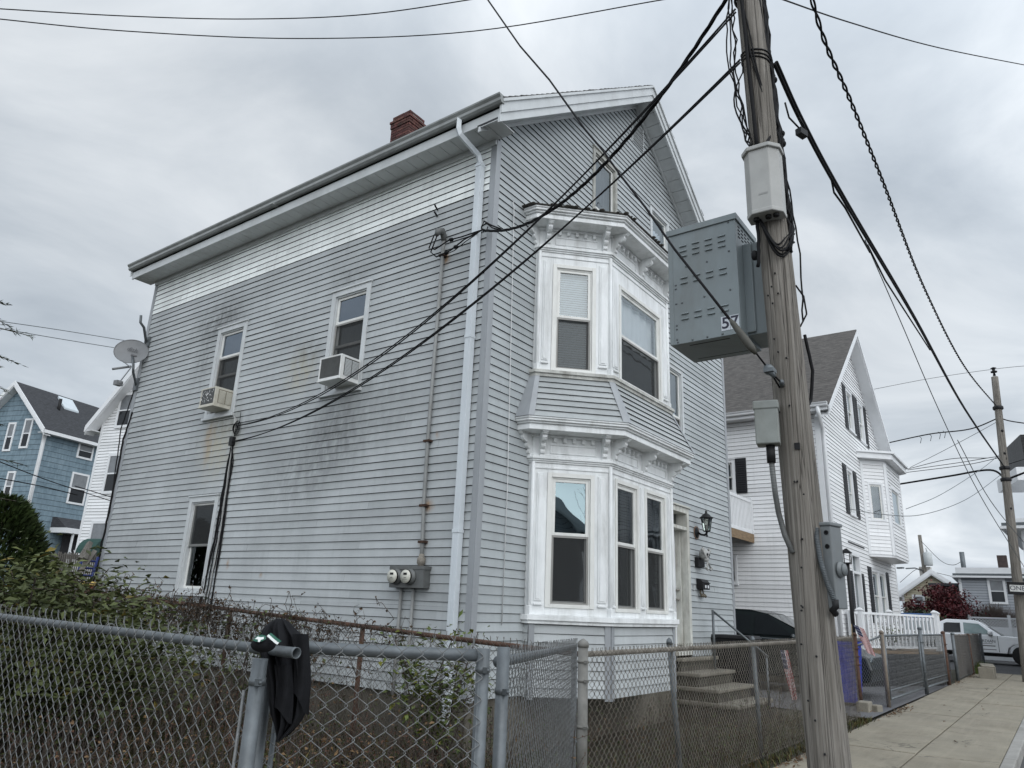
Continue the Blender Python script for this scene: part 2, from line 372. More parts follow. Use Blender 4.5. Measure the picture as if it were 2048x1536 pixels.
def window(parent, F, a0, z0, w, h, casing=.07, proud=.03, mc=None, sill=True, meet=.5, upper=None, lower=None, screen=True, blind=None, curtain=None, depth=.09, label=None, lower_frame=None, low_screen_from=0.0, mid_rail=None, cap=True, core=True):
    """double-hung window: casing (part) with sashes, panes, screen and blind as its sub-parts"""
    mc = mc or M_TRIM; a1, z1 = a0+w, z0+h; b = MB()
    F.box(b, a0, a0+casing, z0, z1, -depth, proud); F.box(b, a1-casing, a1, z0, z1, -depth, proud)
    F.box(b, a0+casing, a1-casing, z1-casing, z1, -depth, proud)
    if cap: F.box(b, a0-.015, a1+.015, z1, z1+.025, -.01, proud+.02)
    F.box(b, a0+casing, a1-casing, z0, z0+casing*.8, -depth, proud)
    if sill: F.box(b, a0-.02, a1+.02, z0-.045, z0, -.02, proud+.035)
    i0, i1, k0, k1 = a0+casing, a1-casing, z0+casing*.8, z1-casing
    F.box(b, i0, i0+.018, k0, k1, -depth+.004, proud-.022); F.box(b, i1-.018, i1, k0, k1, -depth+.004, proud-.022)
    F.box(b, i0+.018, i1-.018, k1-.02, k1, -depth+.004, proud-.022)
    wo = b.build('window', mc, parent, .004)
    if label: wo['label'] = label
    i0 += .018; i1 -= .018; k1 -= .02
    km = k0 + (k1-k0)*meet; sw = .038
    def sash(z_0, z_1, d0, d1, mat, gm):
        s_ = MB()
        F.box(s_, i0, i0+sw, z_0, z_1, d0, d1); F.box(s_, i1-sw, i1, z_0, z_1, d0, d1)
        F.box(s_, i0+sw, i1-sw, z_0, z_0+sw, d0, d1); F.box(s_, i0+sw, i1-sw, z_1-sw, z_1, d0, d1)
        s_.build('sash', mat, wo, .003)
        g = MB(); F.quad(g, i0+sw, i1-sw, z_0+sw, z_1-sw, (d0+d1)/2); g.build('pane', gm, wo)
    sash(km-.02, k1, -.052, -.018, M_SASH, upper or M_GLASS)
    sash(k0, km+.02, -.088, -.056, lower_frame or M_SASH, lower or M_GLASSD)
    if screen:
        s_ = MB(); F.quad(s_, i0+.012, i1-.012, k0+.012+low_screen_from, km-.026, -.028); s_.build('screen', M_SCREEN, wo)
        s_ = MB(); zz = k0+low_screen_from
        F.box(s_, i0, i0+.022, zz, km-.022, -.036, -.020); F.box(s_, i1-.022, i1, zz, km-.022, -.036, -.020)
        F.box(s_, i0+.022, i1-.022, zz, zz+.022, -.036, -.020); F.box(s_, i0+.022, i1-.022, km-.044, km-.022, -.036, -.020)
        s_.build('screen_frame', lower_frame or M_TAN, wo)
    if mid_rail:
        s_ = MB(); zz = k0+(k1-k0)*mid_rail; F.box(s_, i0+.022, i1-.022, zz-.02, zz+.02, -.05, -.0285); F.box(s_, i0+.022, i0+.05, k0, km, -.05, -.037); s_.build('storm_rail', M_TAN, wo)
    if blind:
        s_ = MB(); z = blind[0]*(k1-k0)+k0; top = k1
        while z < top:
            s_.obox(F.p(i0+.01, z, -.125), F.U*(i1-i0-.02), F.N*.012 + Vector((0, 0, .020)), F.N*.001+Vector((0, 0, .002))); z += .034
        s_.build('blind', M_BLIND, wo)
    if curtain:
        s_ = MB(); n_ = 36; f0, f1, c0, c1 = curtain[1:5]
        x0, x1 = i0+(i1-i0)*f0, i0+(i1-i0)*f1; y0, y1 = k0+(k1-k0)*c0, k0+(k1-k0)*c1
        for i in range(n_):
            t0, t1 = i/n_, (i+1)/n_
            d0, d1 = -.15+.018*math.sin(t0*n_*.9+math.sin(t0*7)), -.15+.018*math.sin(t1*n_*.9+math.sin(t1*7))
            s_.quad(F.p(x0+(x1-x0)*t0, y0, d0), F.p(x0+(x1-x0)*t1, y0, d1), F.p(x0+(x1-x0)*t1, y1, d1), F.p(x0+(x1-x0)*t0, y1, d0))
        s_.build('curtain', curtain[0], wo)
    return wo

# ------------------------------------------------------------------ the grey house
W_, D_, EAVE = 8.32, 8.70, 7.66
RX, RZ, RS = 4.15, 11.25, .736          # ridge and roof slope
def roof_z(x): return RZ - RS*abs(x-RX)
house = thing('clapboard_house', (W_/2, D_/2, 0), 'tall grey clapboard house with a two-storey white bay window and brick chimney', 'house')
SF = Face((0, 0, 0), (0, 1, 0), (-1, 0, 0)); FF = Face((0, 0, 0), (1, 0, 0), (0, -1, 0))
rs_ = random.Random(5)
def t_side(z, s):
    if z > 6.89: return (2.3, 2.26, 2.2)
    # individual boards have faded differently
    v = 1.0 + .06*mnoise.noise(Vector((s*.5, z*2.1, 3)))
    if z < 3.4: v *= 1.05
    return (v, v, v*1.01)
sw_holes = [(5.22, 6.07, 4.46, 6.09), (2.20, 3.05, 4.46, 6.09), (5.25, 6.07, 1.58, 3.12)]
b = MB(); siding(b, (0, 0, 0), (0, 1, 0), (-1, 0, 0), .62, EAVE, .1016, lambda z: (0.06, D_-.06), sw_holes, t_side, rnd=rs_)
b.build('side_wall', [M_SIDE, M_GRIME_SHADE], house)
def t_front(z, s):
    v = 1.0 + .05*mnoise.noise(Vector((s*.6, z*2.1, 9)))
    return (v*.97, v*.985, v)
fw_holes = [(2.56, 3.40, 7.55, 9.10), (4.74, 5.58, 7.55, 9.10), (5.20, 6.05, 4.46, 6.09), (5.32, 6.13, .5, 3.46), (1.3, 4.0, .55, 6.9)]
def gspan(z):
    i = max(0, (z - (roof_z(0)-.16))/RS)
    return (max(.06, i), min(W_-.06, 2*RX-i if i > 0 else W_-.06))
b = MB(); siding(b, (0, 0, 0), (1, 0, 0), (0, -1, 0), .62, RZ-.3, .1016, gspan, fw_holes, t_front, rnd=rs_)
b.build('front_wall', [M_SIDE, M_GRIME_SHADE], house)
# plain walls out of sight, and the dark rooms inside
b = MB(); b.box((W_-.05, .02, .6), (W_, D_, EAVE)); b.box((0.02, D_-.05, .6), (W_-.05, D_, EAVE)); b.build('wall', M_SIDE, house)
b = MB(); b.prism([(.35, .35), (W_-.35, .35), (W_-.35, D_-.35), (.35, D_-.35)], .7, 7.6); b.prism([(2.2, .4), (6.1, .4), (6.1, D_-.4), (2.2, D_-.4)], 7.62, 9.3); b.build('room', M_ROOM, house)
b = MB(); b.box((.03, .03, -.3), (W_-.03, D_-.03, .625)); b.build('foundation', M_FOUND, house)
# corner boards
for nm, x, y, ux, uy in (('corner_board', 0, 0, 1, 1), ('corner_board', 0, D_, 1, -1), ('corner_board', W_, 0, -1, 1)):
    b = MB(); z1 = EAVE if x == 0 else EAVE+.1
    b.box((x-ux*.024, y-uy*.024, .6), (x+ux*.075, y-uy*.0, z1)); b.box((x-ux*.024, y, .6), (x, y+uy*.075, z1))
    b.build(nm, M_CORNER, house, .004)
# roof: two shingled slopes with a ragged edge, fascia, soffits, rakes
FO, BO, SO = .38, .30, .43
for sgn in (-1, 1):
    b = MB(); x0 = RX; x1 = RX + sgn*(4.58); nseg = 34
    z1 = roof_z(x1)
    up = Vector((sgn*RS, 0, 1)).normalized()
    L = math.hypot(x1-x0, z1-RZ)
    nr = 36
    for i in range(nr):         # courses of shingles, each a thin lapped slab
        f0, f1 = i/nr, (i+1)/nr
        A = Vector((x0+(x1-x0)*f1, 0, RZ+(z1-RZ)*f1)); B = Vector((x0+(x1-x0)*f0, 0, RZ+(z1-RZ)*f0))
        jy = rs_.uniform(-.018, .012)
        for (h0, h1) in ((.02, .008),):
            p = [A+up*h0, B+up*h1]
            y0, y1 = -FO-.03+jy, D_+BO
            b.add([(p[0].x, y0, p[0].z), (p[1].x, y0, p[1].z), (p[1].x, y1, p[1].z), (p[0].x, y1, p[0].z),
                   (A.x, y0, A.z), (B.x, y0, B.z), (B.x, y1, B.z), (A.x, y1, A.z)],
                  [(0, 1, 2, 3), (4, 7, 6, 5), (0, 4, 5, 1), (0, 3, 7, 4), (3, 2, 6, 7)])
    b.build('roof', M_SHING, house)
    b = MB()       # deck, rake boards and rake soffit
    def along(d0, d1, y0, y1, mi=0, xa=x0, xb=x1):
        b.extrude([(xa, y0, roof_z(xa)-d1), (xa, y0, roof_z(xa)-d0), (xb, y0, roof_z(xb)-d0), (xb, y0, roof_z(xb)-d1)], (0, y1-y0, 0), mi)
    along(.004, .05, -FO-.045, -FO+.0)                  # crown strip under the shingles
    along(.05, .21, -FO-.018, -FO+.02)                  # rake board
    along(.21, .34, -FO+.004, -FO+.04)                  # lower rake board
    b.build('rake_board', M_TRIM, house)
    b = MB(); along(.05, .20, D_+BO-.03, D_+BO); b.build('rake_board', M_TRIM, house)
    b = MB(); n_ = 24                                   # boxed rake soffit in vented panels
    for i in range(n_):
        f0, f1 = i/n_ + .0012, (i+1)/n_ - .0012
        xa, xb = x0+(x1-x0)*f0, x0+(x1-x0)*f1
        along(.285, .30, -FO+.04, -.016, 0, xa, xb)
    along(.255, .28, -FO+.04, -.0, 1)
    along(.26, .36, -.05, -.017)                        # bed mould at the wall
    b.build('soffit', [M_TRIM, M_GRIME_SHADE], house)
    b = MB(); along(.03, .25, -FO+.03, D_+BO-.03, 0, x0, RX+sgn*4.49); b.build('roof_deck', M_GRIME_SHADE, house)  # near-black deck colour stands in for the shade above the fascia
# side eave: soffit panels, fascia, gutter
b = MB(); n_ = 44
for i in range(n_):
    y0 = -.30 + (D_+.55)*i/n_; y1 = -.30 + (D_+.55)*(i+1)/n_ - .008
    b.box((-.37, y0, EAVE-.012), (-.014, y1, EAVE))
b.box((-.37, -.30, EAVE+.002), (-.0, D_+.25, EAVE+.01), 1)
b.box((-.05, -.016, EAVE-.09), (-.016, D_, EAVE-.013))
b.build('soffit', [M_TRIM, M_GRIME_SHADE], house)
b = MB(); b.box((W_+.014, -.30, EAVE-.012), (W_+.40, D_+.25, EAVE)); b.build('soffit', M_TRIM, house)
b = MB(); b.box((-.40, -.36, EAVE-.03), (-.371, D_+.27, EAVE+.115)); b.build('fascia', M_TRIM, house, .004)
b = MB(); b.box((W_+.371, -.36, EAVE-.03), (W_+.42, D_+.27, EAVE+.15)); b.build('fascia', M_TRIM, house, .004)
def gutter(x, sg, y0, y1, zt, name='gutter', par=house, mat=M_TRIM):
    b = MB(); pr = [(0, -.11), (.06, -.115), (.085, -.09), (.088, -.05), (.115, -.02), (.12, 0), (.112, 0), (.10, -.025), (.075, -.055), (.075, -.085), (.055, -.105), (.006, -.10), (.006, 0), (0, 0)]
    b.extrude([(x+sg*p[0], y0, zt+p[1]) for p in pr], (0, y1-y0, 0), 0, smooth=False)
    for yy in (y0-.004, y1): b.extrude([(x+sg*p[0], yy, zt+p[1]) for p in pr[:6]+[(0, 0)]], (0, .004, 0))
    y = y0+.5
    b.box((x+sg*.0, (y0+y1)/2-.04, zt-.122), (x+sg*.124, (y0+y1)/2+.04, zt-.1))
    return b.build(name, mat, par)
gutter(-.401, -1, -FO-.03, D_+.30, EAVE+.255, mat=paint('weathered_gutter', (.30, .315, .31), .45, .12, 3, dirt=(.10, .10, .095), dirt_amt=.5))
b = MB(); b.tube([(-.46, .30, 7.83), (-.46, .30, 7.68), (-.44, .29, 7.60), (-.12, .22, 7.44), (-.075, .21, 7.32)], .045, 4, smooth=False)
b.box((-.115, .165, .35), (-.03, .255, 7.33)); b.box((-.123, .16, 7.27), (-.022, .26, 7.31)); b.box((-.123, .16, 4.8), (-.022, .26, 4.84)); b.box((-.123, .16, 2.4), (-.022, .26, 2.44))
for k_ in range(3): b.box((-.118, .18+.022*k_, .36), (-.115, .19+.022*k_, 7.26))
b.build('downspout', paint('pale_downspout', (.60, .64, .67), .4, .06, 3, dirt=(.3, .3, .28), dirt_amt=.25, stretch=(1, 1, .3)), house, .006)
# chimney of separate bricks
M_BRICK = paint('red_brick', (.095, .036, .029), .9, .35, 9, dirt=(.05, .035, .03), dirt_amt=.6, tint=True, bmp=.4)
M_MORT = paint('brick_mortar', (.20, .17, .15), .95, .2, 9)
b = MB(); cx0, cx1, cy0, cy1, cz0, cz1 = 3.22, 3.72, 5.22, 5.80, 9.6, 12.45
b.box((cx0+.012, cy0+.012, cz0), (cx1-.012, cy1-.012, cz1-.02), 1)
bh, bl = .068, .205; z = 10.4; k_ = 0
while z < cz1:
    e_ = .018 if z > cz1-.30 else 0; e_ += .018 if z > cz1-.17 else 0
    if z > cz1-.08: e_ = -.01
    for (u0, u1, ax, fx) in ((cx0, cx1, 0, cy0), (cx0, cx1, 0, cy1), (cy0, cy1, 1, cx0), (cy0, cy1, 1, cx1)):
        x = u0 - e_ - (bl/2 if k_ % 2 else 0)
        while x < u1 + e_:
            a_, c_ = max(x, u0-e_), min(x+bl-.012, u1+e_)
            if c_-a_ > .02:
                tn = rs_.uniform(.55, 1.35); sgn = -1 if fx in (cx0, cy0) else 1
                f0, f1 = (fx+sgn*e_ + rs_.uniform(-.003, .003)), fx - sgn*.05
                if ax == 0: b.box((a_, f0, z), (c_, f1, z+bh-.012), 0, (tn, tn*rs_.uniform(.85, 1.1), tn))
                else: b.box((f0, a_, z), (f1, c_, z+bh-.012), 0, (tn, tn*rs_.uniform(.85, 1.1), tn))
            x += bl
    z += bh; k_ += 1
b.box((cx0+.03, cy0+.03, cz1), (cx1-.03, cy1-.03, cz1+.04), 1)
b.build('chimney', [M_BRICK, M_MORT], house)
# side windows
window(house, SF, 5.22, 4.46, .85, 1.63, .085, .03, meet=.70, upper=M_GLASSU, lower=M_GLASSD, curtain=(M_CURTD, 0, 1, .3, 1), label='side window over the flaking air conditioner', lower_frame=M_TAN, mid_rail=.46)
window(house, SF, 2.20, 4.46, .85, 1.63, .085, .03, meet=.72, upper=M_GLASSU, lower=M_GLASSD, curtain=(M_CURTD, 0, 1, .3, 1), label='side window nearest the corner', mid_rail=.46)
window(house, SF, 5.25, 1.62, .82, 1.50, .085, .03, meet=.50, upper=M_GLASSD, lower=M_GLASSD, screen=False, curtain=(M_CURTD, 0, .3, 0, 1), label='ground-floor side window beside the cables')
b = MB(); SF.quad(b, 5.37, 5.95, 2.33, 2.99, -.015); wl = b.build('window_screen', M_SCREEN, house)
# front windows
window(house, FF, 2.56, 7.55, .84, 1.55, .075, .03, meet=.30, upper=M_GLASSD, lower=M_GLASSD, screen=False, curtain=(paint('grey_film', (.10, .11, .14), .5, .3, 3), 0, 1, 0, 1), mc=paint('dirty_attic_trim', (.36, .36, .33), .6, .2, 8, dirt=(.12, .11, .09), dirt_amt=.6), label='attic window with dark glass')
window(house, FF, 4.74, 7.55, .84, 1.55, .075, .03, meet=.25, upper=M_GLASS, lower=M_GLASSD, screen=False, curtain=(paint('white_paper', (.72, .75, .80), .8, .05, 3), 0, 1, 0, .86), label='attic window covered in white paper')
window(house, FF, 5.20, 4.46, .85, 1.63, .075, .03, meet=.42, screen=True, curtain=(M_CURTD, .05, .95, .55, 1), label='second-floor window right of the bay')
b = MB(); FF.quad(b, 5.30, 5.93, 4.95, 5.28, -.10); b.build('window_shade', M_CURT, house)
# louvred vent under the ridge
b = MB()
for i in range(9):
    z = 10.12+i*.05; hw = .22
    b.obox((4.25-hw, -.035, z), (2*hw, 0, 0), (0, .012, .03), (0, .006, -.004))
b.box((4.01, -.03, 10.08), (4.03, -.008, 10.6)); b.box((4.47, -.03, 10.08), (4.49, -.008, 10.6)); b.build('gable_vent', M_TRIM, house)

# ------------------------------------------------------------------ the bay window
BP = [(1.0, 0.0), (1.0, -.08), (1.72, -.80), (3.60, -.80), (4.32, -.08), (4.32, 0.0)]
BN = [Vector(((BP[i+1][1]-BP[i][1]), -(BP[i+1][0]-BP[i][0]))).normalized() for i in range(5)]
def ring(off, back=0.0):
    p = [(BP[0][0]-off, back)]
    for i in range(1, 5):
        n1, n2 = BN[i-1], BN[i]; q = Vector(BP[i]) + (n1+n2)*(off/(1+n1.dot(n2))); p.append((q.x, q.y))
    p.append((BP[5][0]+off, back)); return p
BF = [Face((BP[i][0], BP[i][1], 0), (BP[i+1][0]-BP[i][0], BP[i+1][1]-BP[i][1], 0), (BN[i].x, BN[i].y, 0)) for i in range(5)]
BL = [math.hypot(BP[i+1][0]-BP[i][0], BP[i+1][1]-BP[i][1]) for i in range(5)]
LF, CF_, RF = BF[1], BF[2], BF[3]
WINS = {1: [(1, .19, 1.62, .62, 1.66), (2, .13, 1.60, .68, 1.68), (2, 1.00, 1.60, .70, 1.68), (3, .20, 1.62, .62, 1.66)],
        2: [(1, .19, 4.66, .62, 1.58), (2, .26, 4.66, 1.40, 1.46), (3, .20, 4.66, .62, 1.58)]}
bay = MB()
# clapboard apron
sid = MB()
for f_, F in ((0, BF[0]), (1, LF), (2, CF_), (3, RF), (4, BF[4])):
    siding(sid, F.O, F.U, F.N, .61, 1.425, .1016, lambda z, f_=f_: (.0, BL[f_]), (), lambda z, s: (1.12, 1.12, 1.13), rnd=rs_, seg=9)
    if f_ in (1, 2, 3):
        for e0 in (0, BL[f_]-.07): F.box(sid, e0, e0+.07, .58, 1.43, 0, .022, 2)
bay.prism(ring(-.02), .60, 1.44); bay.prism(ring(.05), 1.43, 1.47); bay.prism(ring(.075), 1.47, 1.535)
for lev, (zb_, zt_) in ((1, (1.535, 3.40)), (2, (4.64, 6.41))):
    for f_ in (0, 1, 2, 3, 4):
        F = BF[f_]; L_ = BL[f_]; hs = sorted([(w_[1], w_[1]+w_[3], w_[2], w_[2]+w_[4]) for w_ in WINS[lev] if w_[0] == f_])
        x = 0
        for (h0, h1, v0, v1) in hs:
            F.box(bay, x, h0, zb_, zt_, -.10, .0); F.box(bay, h0, h1, v1, zt_, -.10, .0); F.box(bay, h0, h1, zb_, v0, -.10, .0); x = h1
        F.box(bay, x, L_, zb_, zt_, -.10, 0)
        # pilaster strips beside the openings
        if hs:
            for (p0, p1) in ([(.03, hs[0][0]-.02), (hs[-1][1]+.02, L_-.03)] + [(hs[i][1]+.02, hs[i+1][0]-.02) for i in range(len(hs)-1)]):
                wd = p1-p0
                if wd < .05: continue
                F.box(bay, p0+wd*.16, p1-wd*.16, zb_+.16, zt_-.13, 0, .014); F.box(bay, p0+wd*.30, p1-wd*.30, zb_+.18, zt_-.15, .014, .022)
                F.box(bay, p0+wd*.12, p1-wd*.12, zb_+.11, zb_+.135, 0, .03)
            F.box(bay, 0, L_, zt_-.075, zt_-.05, 0, .012)
    # corner colonettes
    for i in (1, 2, 3, 4):
        q = ring(.006)[i]; bay.tube([(q[0], q[1], zb_), (q[0], q[1], zt_)], .026, 10); bay.box((q[0]-.03, q[1]-.03, zb_), (q[0]+.03, q[1]+.03, zb_+.10))
for zb_ in (3.40, 6.41):                                              # entablature, twice
    for (a, c, o_) in ((0, .022, .018), (.022, .045, .035), (.045, .075, .055), (.075, .105, .03), (.105, .37, 0.0)):
        bay.prism(ring(o_), zb_+a, zb_+c)
    for (a, c, o_) in ((.335, .37, .035), (.37, .43, .285), (.43, .45, .27), (.45, .475, .30), (.475, .505, .33), (.505, .53, .345)):
        bay.prism(ring(o_), zb_+a, zb_+c)
    for f_ in (1, 2, 3):
        F = BF[f_]; L_ = BL[f_]
        cuts = [(.15, L_-.12)] if f_ != 2 else [(.10, L_/2-.08), (L_/2+.08, L_-.10)]
        for (p0, p1) in cuts:
            F.box(bay, p0+.06, p1-.06, zb_+.235, zb_+.25, 0, .012); F.box(bay, p0+.06, p1-.06, zb_+.125, zb_+.14, 0, .012)
            F.box(bay, p0+.06, p0+.075, zb_+.14, zb_+.235, 0, .012); F.box(bay, p1-.075, p1-.06, zb_+.14, zb_+.235, 0, .012)
            n_ = max(4, int((p1-p0-.06)/.135))
            for i in range(n_):
                s_ = p0+.06+(p1-p0-.12)*(i+.5)/n_; F.box(bay, s_-.022, s_+.022, zb_+.275, zb_+.335, .0, .045)
bay_o = bay.build('bay_window', M_WHITE, house, .004, 1)
sid.build('apron', [M_SIDE, M_GRIME_SHADE, M_CORNER], bay_o)
# scrolled brackets
def bracket(F, s_, zb_, w_=.062):
    pr = [(.0, .05), (.035, .05), (.05, .075), (.045, .10), (.07, .115), (.075, .14), (.06, .165), (.095, .18), (.115, .20), (.12, .225), (.10, .245), (.15, .25), (.19, .265), (.215, .295), (.205, .325), (.24, .335), (.255, .352), (.255, .370), (0, .370)]
    b = MB(); b.extrude([F.p(s_-w_/2, zb_+z_, d_) for d_, z_ in pr], F.U*w_)
    b.extrude([F.p(s_-w_/2-.009, zb_+z_, d_) for d_, z_ in ((0, .355), (.265, .355), (.265, .3695), (0, .3695))], F.U*(w_+.018))
    b.build('bracket', M_WHITE, bay_o, .003, 1)
for zb_ in (3.40, 6.41):
    bracket(LF, .10, zb_); bracket(LF, BL[1]-.09, zb_); bracket(CF_, .06, zb_); bracket(CF_, BL[2]/2, zb_); bracket(CF_, BL[2]-.06, zb_); bracket(RF, .10, zb_); bracket(RF, BL[3]-.1, zb_); bracket(BF[0], .03, zb_, .05)
# clapboarded skirt between the floors
b = MB(); z0, z1, o0, o1 = 3.93, 4.56, .345, .045; nk = 7
r0 = [ring(o0+(o1-o0)*(1-math.cos(k_/nk*math.pi/2*.999)) if False else o0+(o1-o0)*k_/nk) for k_ in range(nk+1)]
b.prism(ring(o0-.05), z0-.01, z1, 0, ring(o1-.03), (.93, .93, .93))
for k_ in range(nk):
    za_, zb2 = z0+(z1-z0)*k_/nk, z0+(z1-z0)*(k_+1)/nk-.0025
    A_ = ring(o0+(o1-o0)*k_/nk+.008); B_ = ring(o0+(o1-o0)*(k_+1)/nk-.012); C_ = ring(o0+(o1-o0)*k_/nk-.05)
    for i in range(5):
        j = rs_.uniform(.86, .98)
        b.quad((*A_[i], za_), (*A_[i+1], za_), (*B_[i+1], zb2), (*B_[i], zb2), 0, (j, j, j))
        b.quad((*A_[i], za_), (*C_[i], za_+.002), (*C_[i+1], za_+.002), (*A_[i+1], za_), 1)
A_, B_ = ring(o0+.012), ring(o1+.012)
for i in (1, 2, 3, 4):
    for dv in ((A_[i-1][0]-A_[i][0], A_[i-1][1]-A_[i][1]), (A_[i+1][0]-A_[i][0], A_[i+1][1]-A_[i][1])):
        d_ = Vector((*dv, 0)).normalized()*.075
        if Vector((*dv, 0)).length < .3: d_ = Vector((*dv, 0))*.9
        b.quad((*A_[i], z0), Vector((*A_[i], z0))+d_, Vector((*B_[i], z1))+d_*.8, (*B_[i], z1), 2)
b.build('skirt_roof', [M_SIDE, M_GRIME_SHADE, M_CORNER], bay_o)
b = MB(); b.prism(ring(.06), 4.555, 4.60); b.prism(ring(.085), 4.60, 4.642); b.build('sill', paint('flaking_sill', (.46, .46, .43), .7, .25, 9, dirt=(.17, .16, .14), dirt_amt=.8, bmp=.6), bay_o)
b = MB(); b.prism(ring(.365), 6.94, 6.955); b.prism(ring(.36), 6.955, 7.20, 0, [(p[0]*.8+.2*2.66, p[1]*.12) for p in ring(.36)])
for i in range(70):
    t_ = rs_.uniform(0, 4.999); k_ = int(t_); q = Vector(ring(.37)[k_]).lerp(Vector(ring(.37)[k_+1]), t_-k_); b.ball((q.x, q.y, 6.955), rs_.uniform(.012, .028), 0, 5, 1.6, 1.6, .7)
b.build('bay_roof', paint('mossy_bay_roof', (.045, .042, .036), .95, .4, 14, bmp=.8), bay_o)
b = MB(); b.prism(ring(-.24), 1.50, 3.38); b.prism(ring(-.24), 4.66, 6.40); b.build('room', M_ROOM, bay_o)
BW = [dict(upper=M_GLASS2, lower=M_GLASSD, label='bay window light on the lower left face'),
      dict(upper=M_GLASSD, lower=M_GLASSD, curtain=(M_CURTG, .66, 1, 0, .99)), dict(upper=M_GLASSD, lower=M_GLASSD, curtain=(M_CURTG, .0, .22, 0, .99)), dict()]
for (w_, kw) in zip(WINS[1], BW): window(house, BF[w_[0]], w_[1], w_[2], w_[3], w_[4], .055, .012, mc=M_SASH, sill=False, meet=.55 if w_[0] == 1 else .52, cap=False, depth=.10, **kw)
BW = [dict(upper=M_GLASS, lower=M_GLASS, lower_frame=M_TAN, blind=(0.0, 1), label='upper bay window with slatted blind', meet=.52),
      dict(upper=M_GLASS, lower=M_GLASSD, curtain=(paint('bright_shade', (.80, .80, .80), .7, .05, 3, bmp=0), 0, 1, .50, 1), label='wide upper bay window with a pale shade', meet=.5), dict()]
for (w_, kw) in zip(WINS[2], BW): window(house, BF[w_[0]], w_[1], w_[2], w_[3], w_[4], .055, .012, mc=M_SASH, sill=False, cap=False, depth=.10, **kw)

# ------------------------------------------------------------------ front door
b = MB(); FF.box(b, 5.32, 5.42, .95, 3.46, -.30, .03); FF.box(b, 6.03, 6.13, .95, 3.46, -.30, .03); FF.box(b, 5.42, 6.03, 3.36, 3.46, -.30, .03)
FF.box(b, 5.42, 6.03, 3.06, 3.12, -.30, .02); FF.box(b, 5.30, 6.15, 3.46, 3.49, -.05, .06); FF.box(b, 5.42, 6.03, .95, 1.08, -.3, .05)
for a_ in (5.44, 5.99): FF.box(b, a_, a_+.025, 1.1, 3.06, -.2, -.10)
door_o = b.build('door_frame', paint('peeling_door_trim', (.52, .52, .48), .7, .2, 10, dirt=(.24, .20, .15), dirt_amt=.7, bmp=.6, stretch=(1, 1, .4)), house, .004)
b = MB(); FF.box(b, 5.42, 6.03, 1.08, 3.06, -.24, -.20)
for (a_, c_, z_, z2) in ((5.49, 5.68, 2.35, 2.90), (5.77, 5.96, 2.35, 2.90), (5.49, 5.68, 1.75, 2.25), (5.77, 5.96, 1.75, 2.25), (5.49, 5.68, 1.2, 1.62), (5.77, 5.96, 1.2, 1.62)):
    FF.box(b, a_, c_, z_, z2, -.20, -.188); FF.box(b, a_+.03, c_-.03, z_+.04, z2-.04, -.188, -.178)
dr = b.build('door', paint('white_door', (.66, .68, .70), .4, .05, 3), house, .006)
b = MB(); M_BRASS = paint('tarnished_steel', (.35, .33, .30), .3, .1, 20, metal=1)
for z_ in (2.02, 1.86): b.lathe(FF.p(5.95, z_, -.20), (0, -1, 0), [(0, .028), (.01, .028), (.02, .012), (.045, .012), (.055, .028), (.075, .022), (.08, .0)], 14)
build_each(b, 'handle', M_BRASS, dr)
b = MB(); FF.box(b, 5.52, 5.545, 2.1, 2.42, -.176, -.172); b.build('sticker', paint('teal_sticker', (.02, .22, .24), .5, .2, 20), dr)
b = MB(); FF.quad(b, 5.42, 6.03, 3.12, 3.36, -.18); b.build('transom_pane', M_GLASSD, house)
# ------------------------------------------------------------------ things fixed to the grey house
M_STEEL = paint('dull_galvanised_steel', (.115, .128, .136), .45, .25, 14, metal=.35, dirt=(.075, .075, .072), dirt_amt=.4, bmp=.12)
M_WIRE = paint('galvanised_wire', (.175, .18, .18), .5, .3, 30, metal=.35, dirt=(.09, .08, .065), dirt_amt=.5, bmp=0)
M_DWIRE = paint('dark_weathered_wire', (.13, .118, .10), .6, .3, 20, metal=.3, dirt=(.08, .045, .025), dirt_amt=.6, bmp=0)
M_FWIRE = paint('grimy_fence_wire', (.205, .185, .155), .65, .35, 9, metal=.2, dirt=(.07, .05, .035), dirt_amt=.8, bmp=0)
M_RUST = paint('rusty_pipe', (.085, .045, .030), .9, .4, 12, dirt=(.045, .035, .03), dirt_amt=.7, bmp=.5)
M_BLACK = paint('black_cable', (.009, .009, .010), .7, .2, 10, bmp=0, spec=.15)
M_BLKM = paint('black_metal', (.013, .013, .014), .55, .3, 20, spec=.25)
M_GREYB = paint('grey_meter_paint', (.115, .12, .118), .5, .12, 12, dirt=(.06, .055, .05), dirt_amt=.5)
M_CREAM = paint('yellowed_casing', (.52, .50, .43), .5, .08, 12, dirt=(.25, .2, .12), dirt_amt=.45)
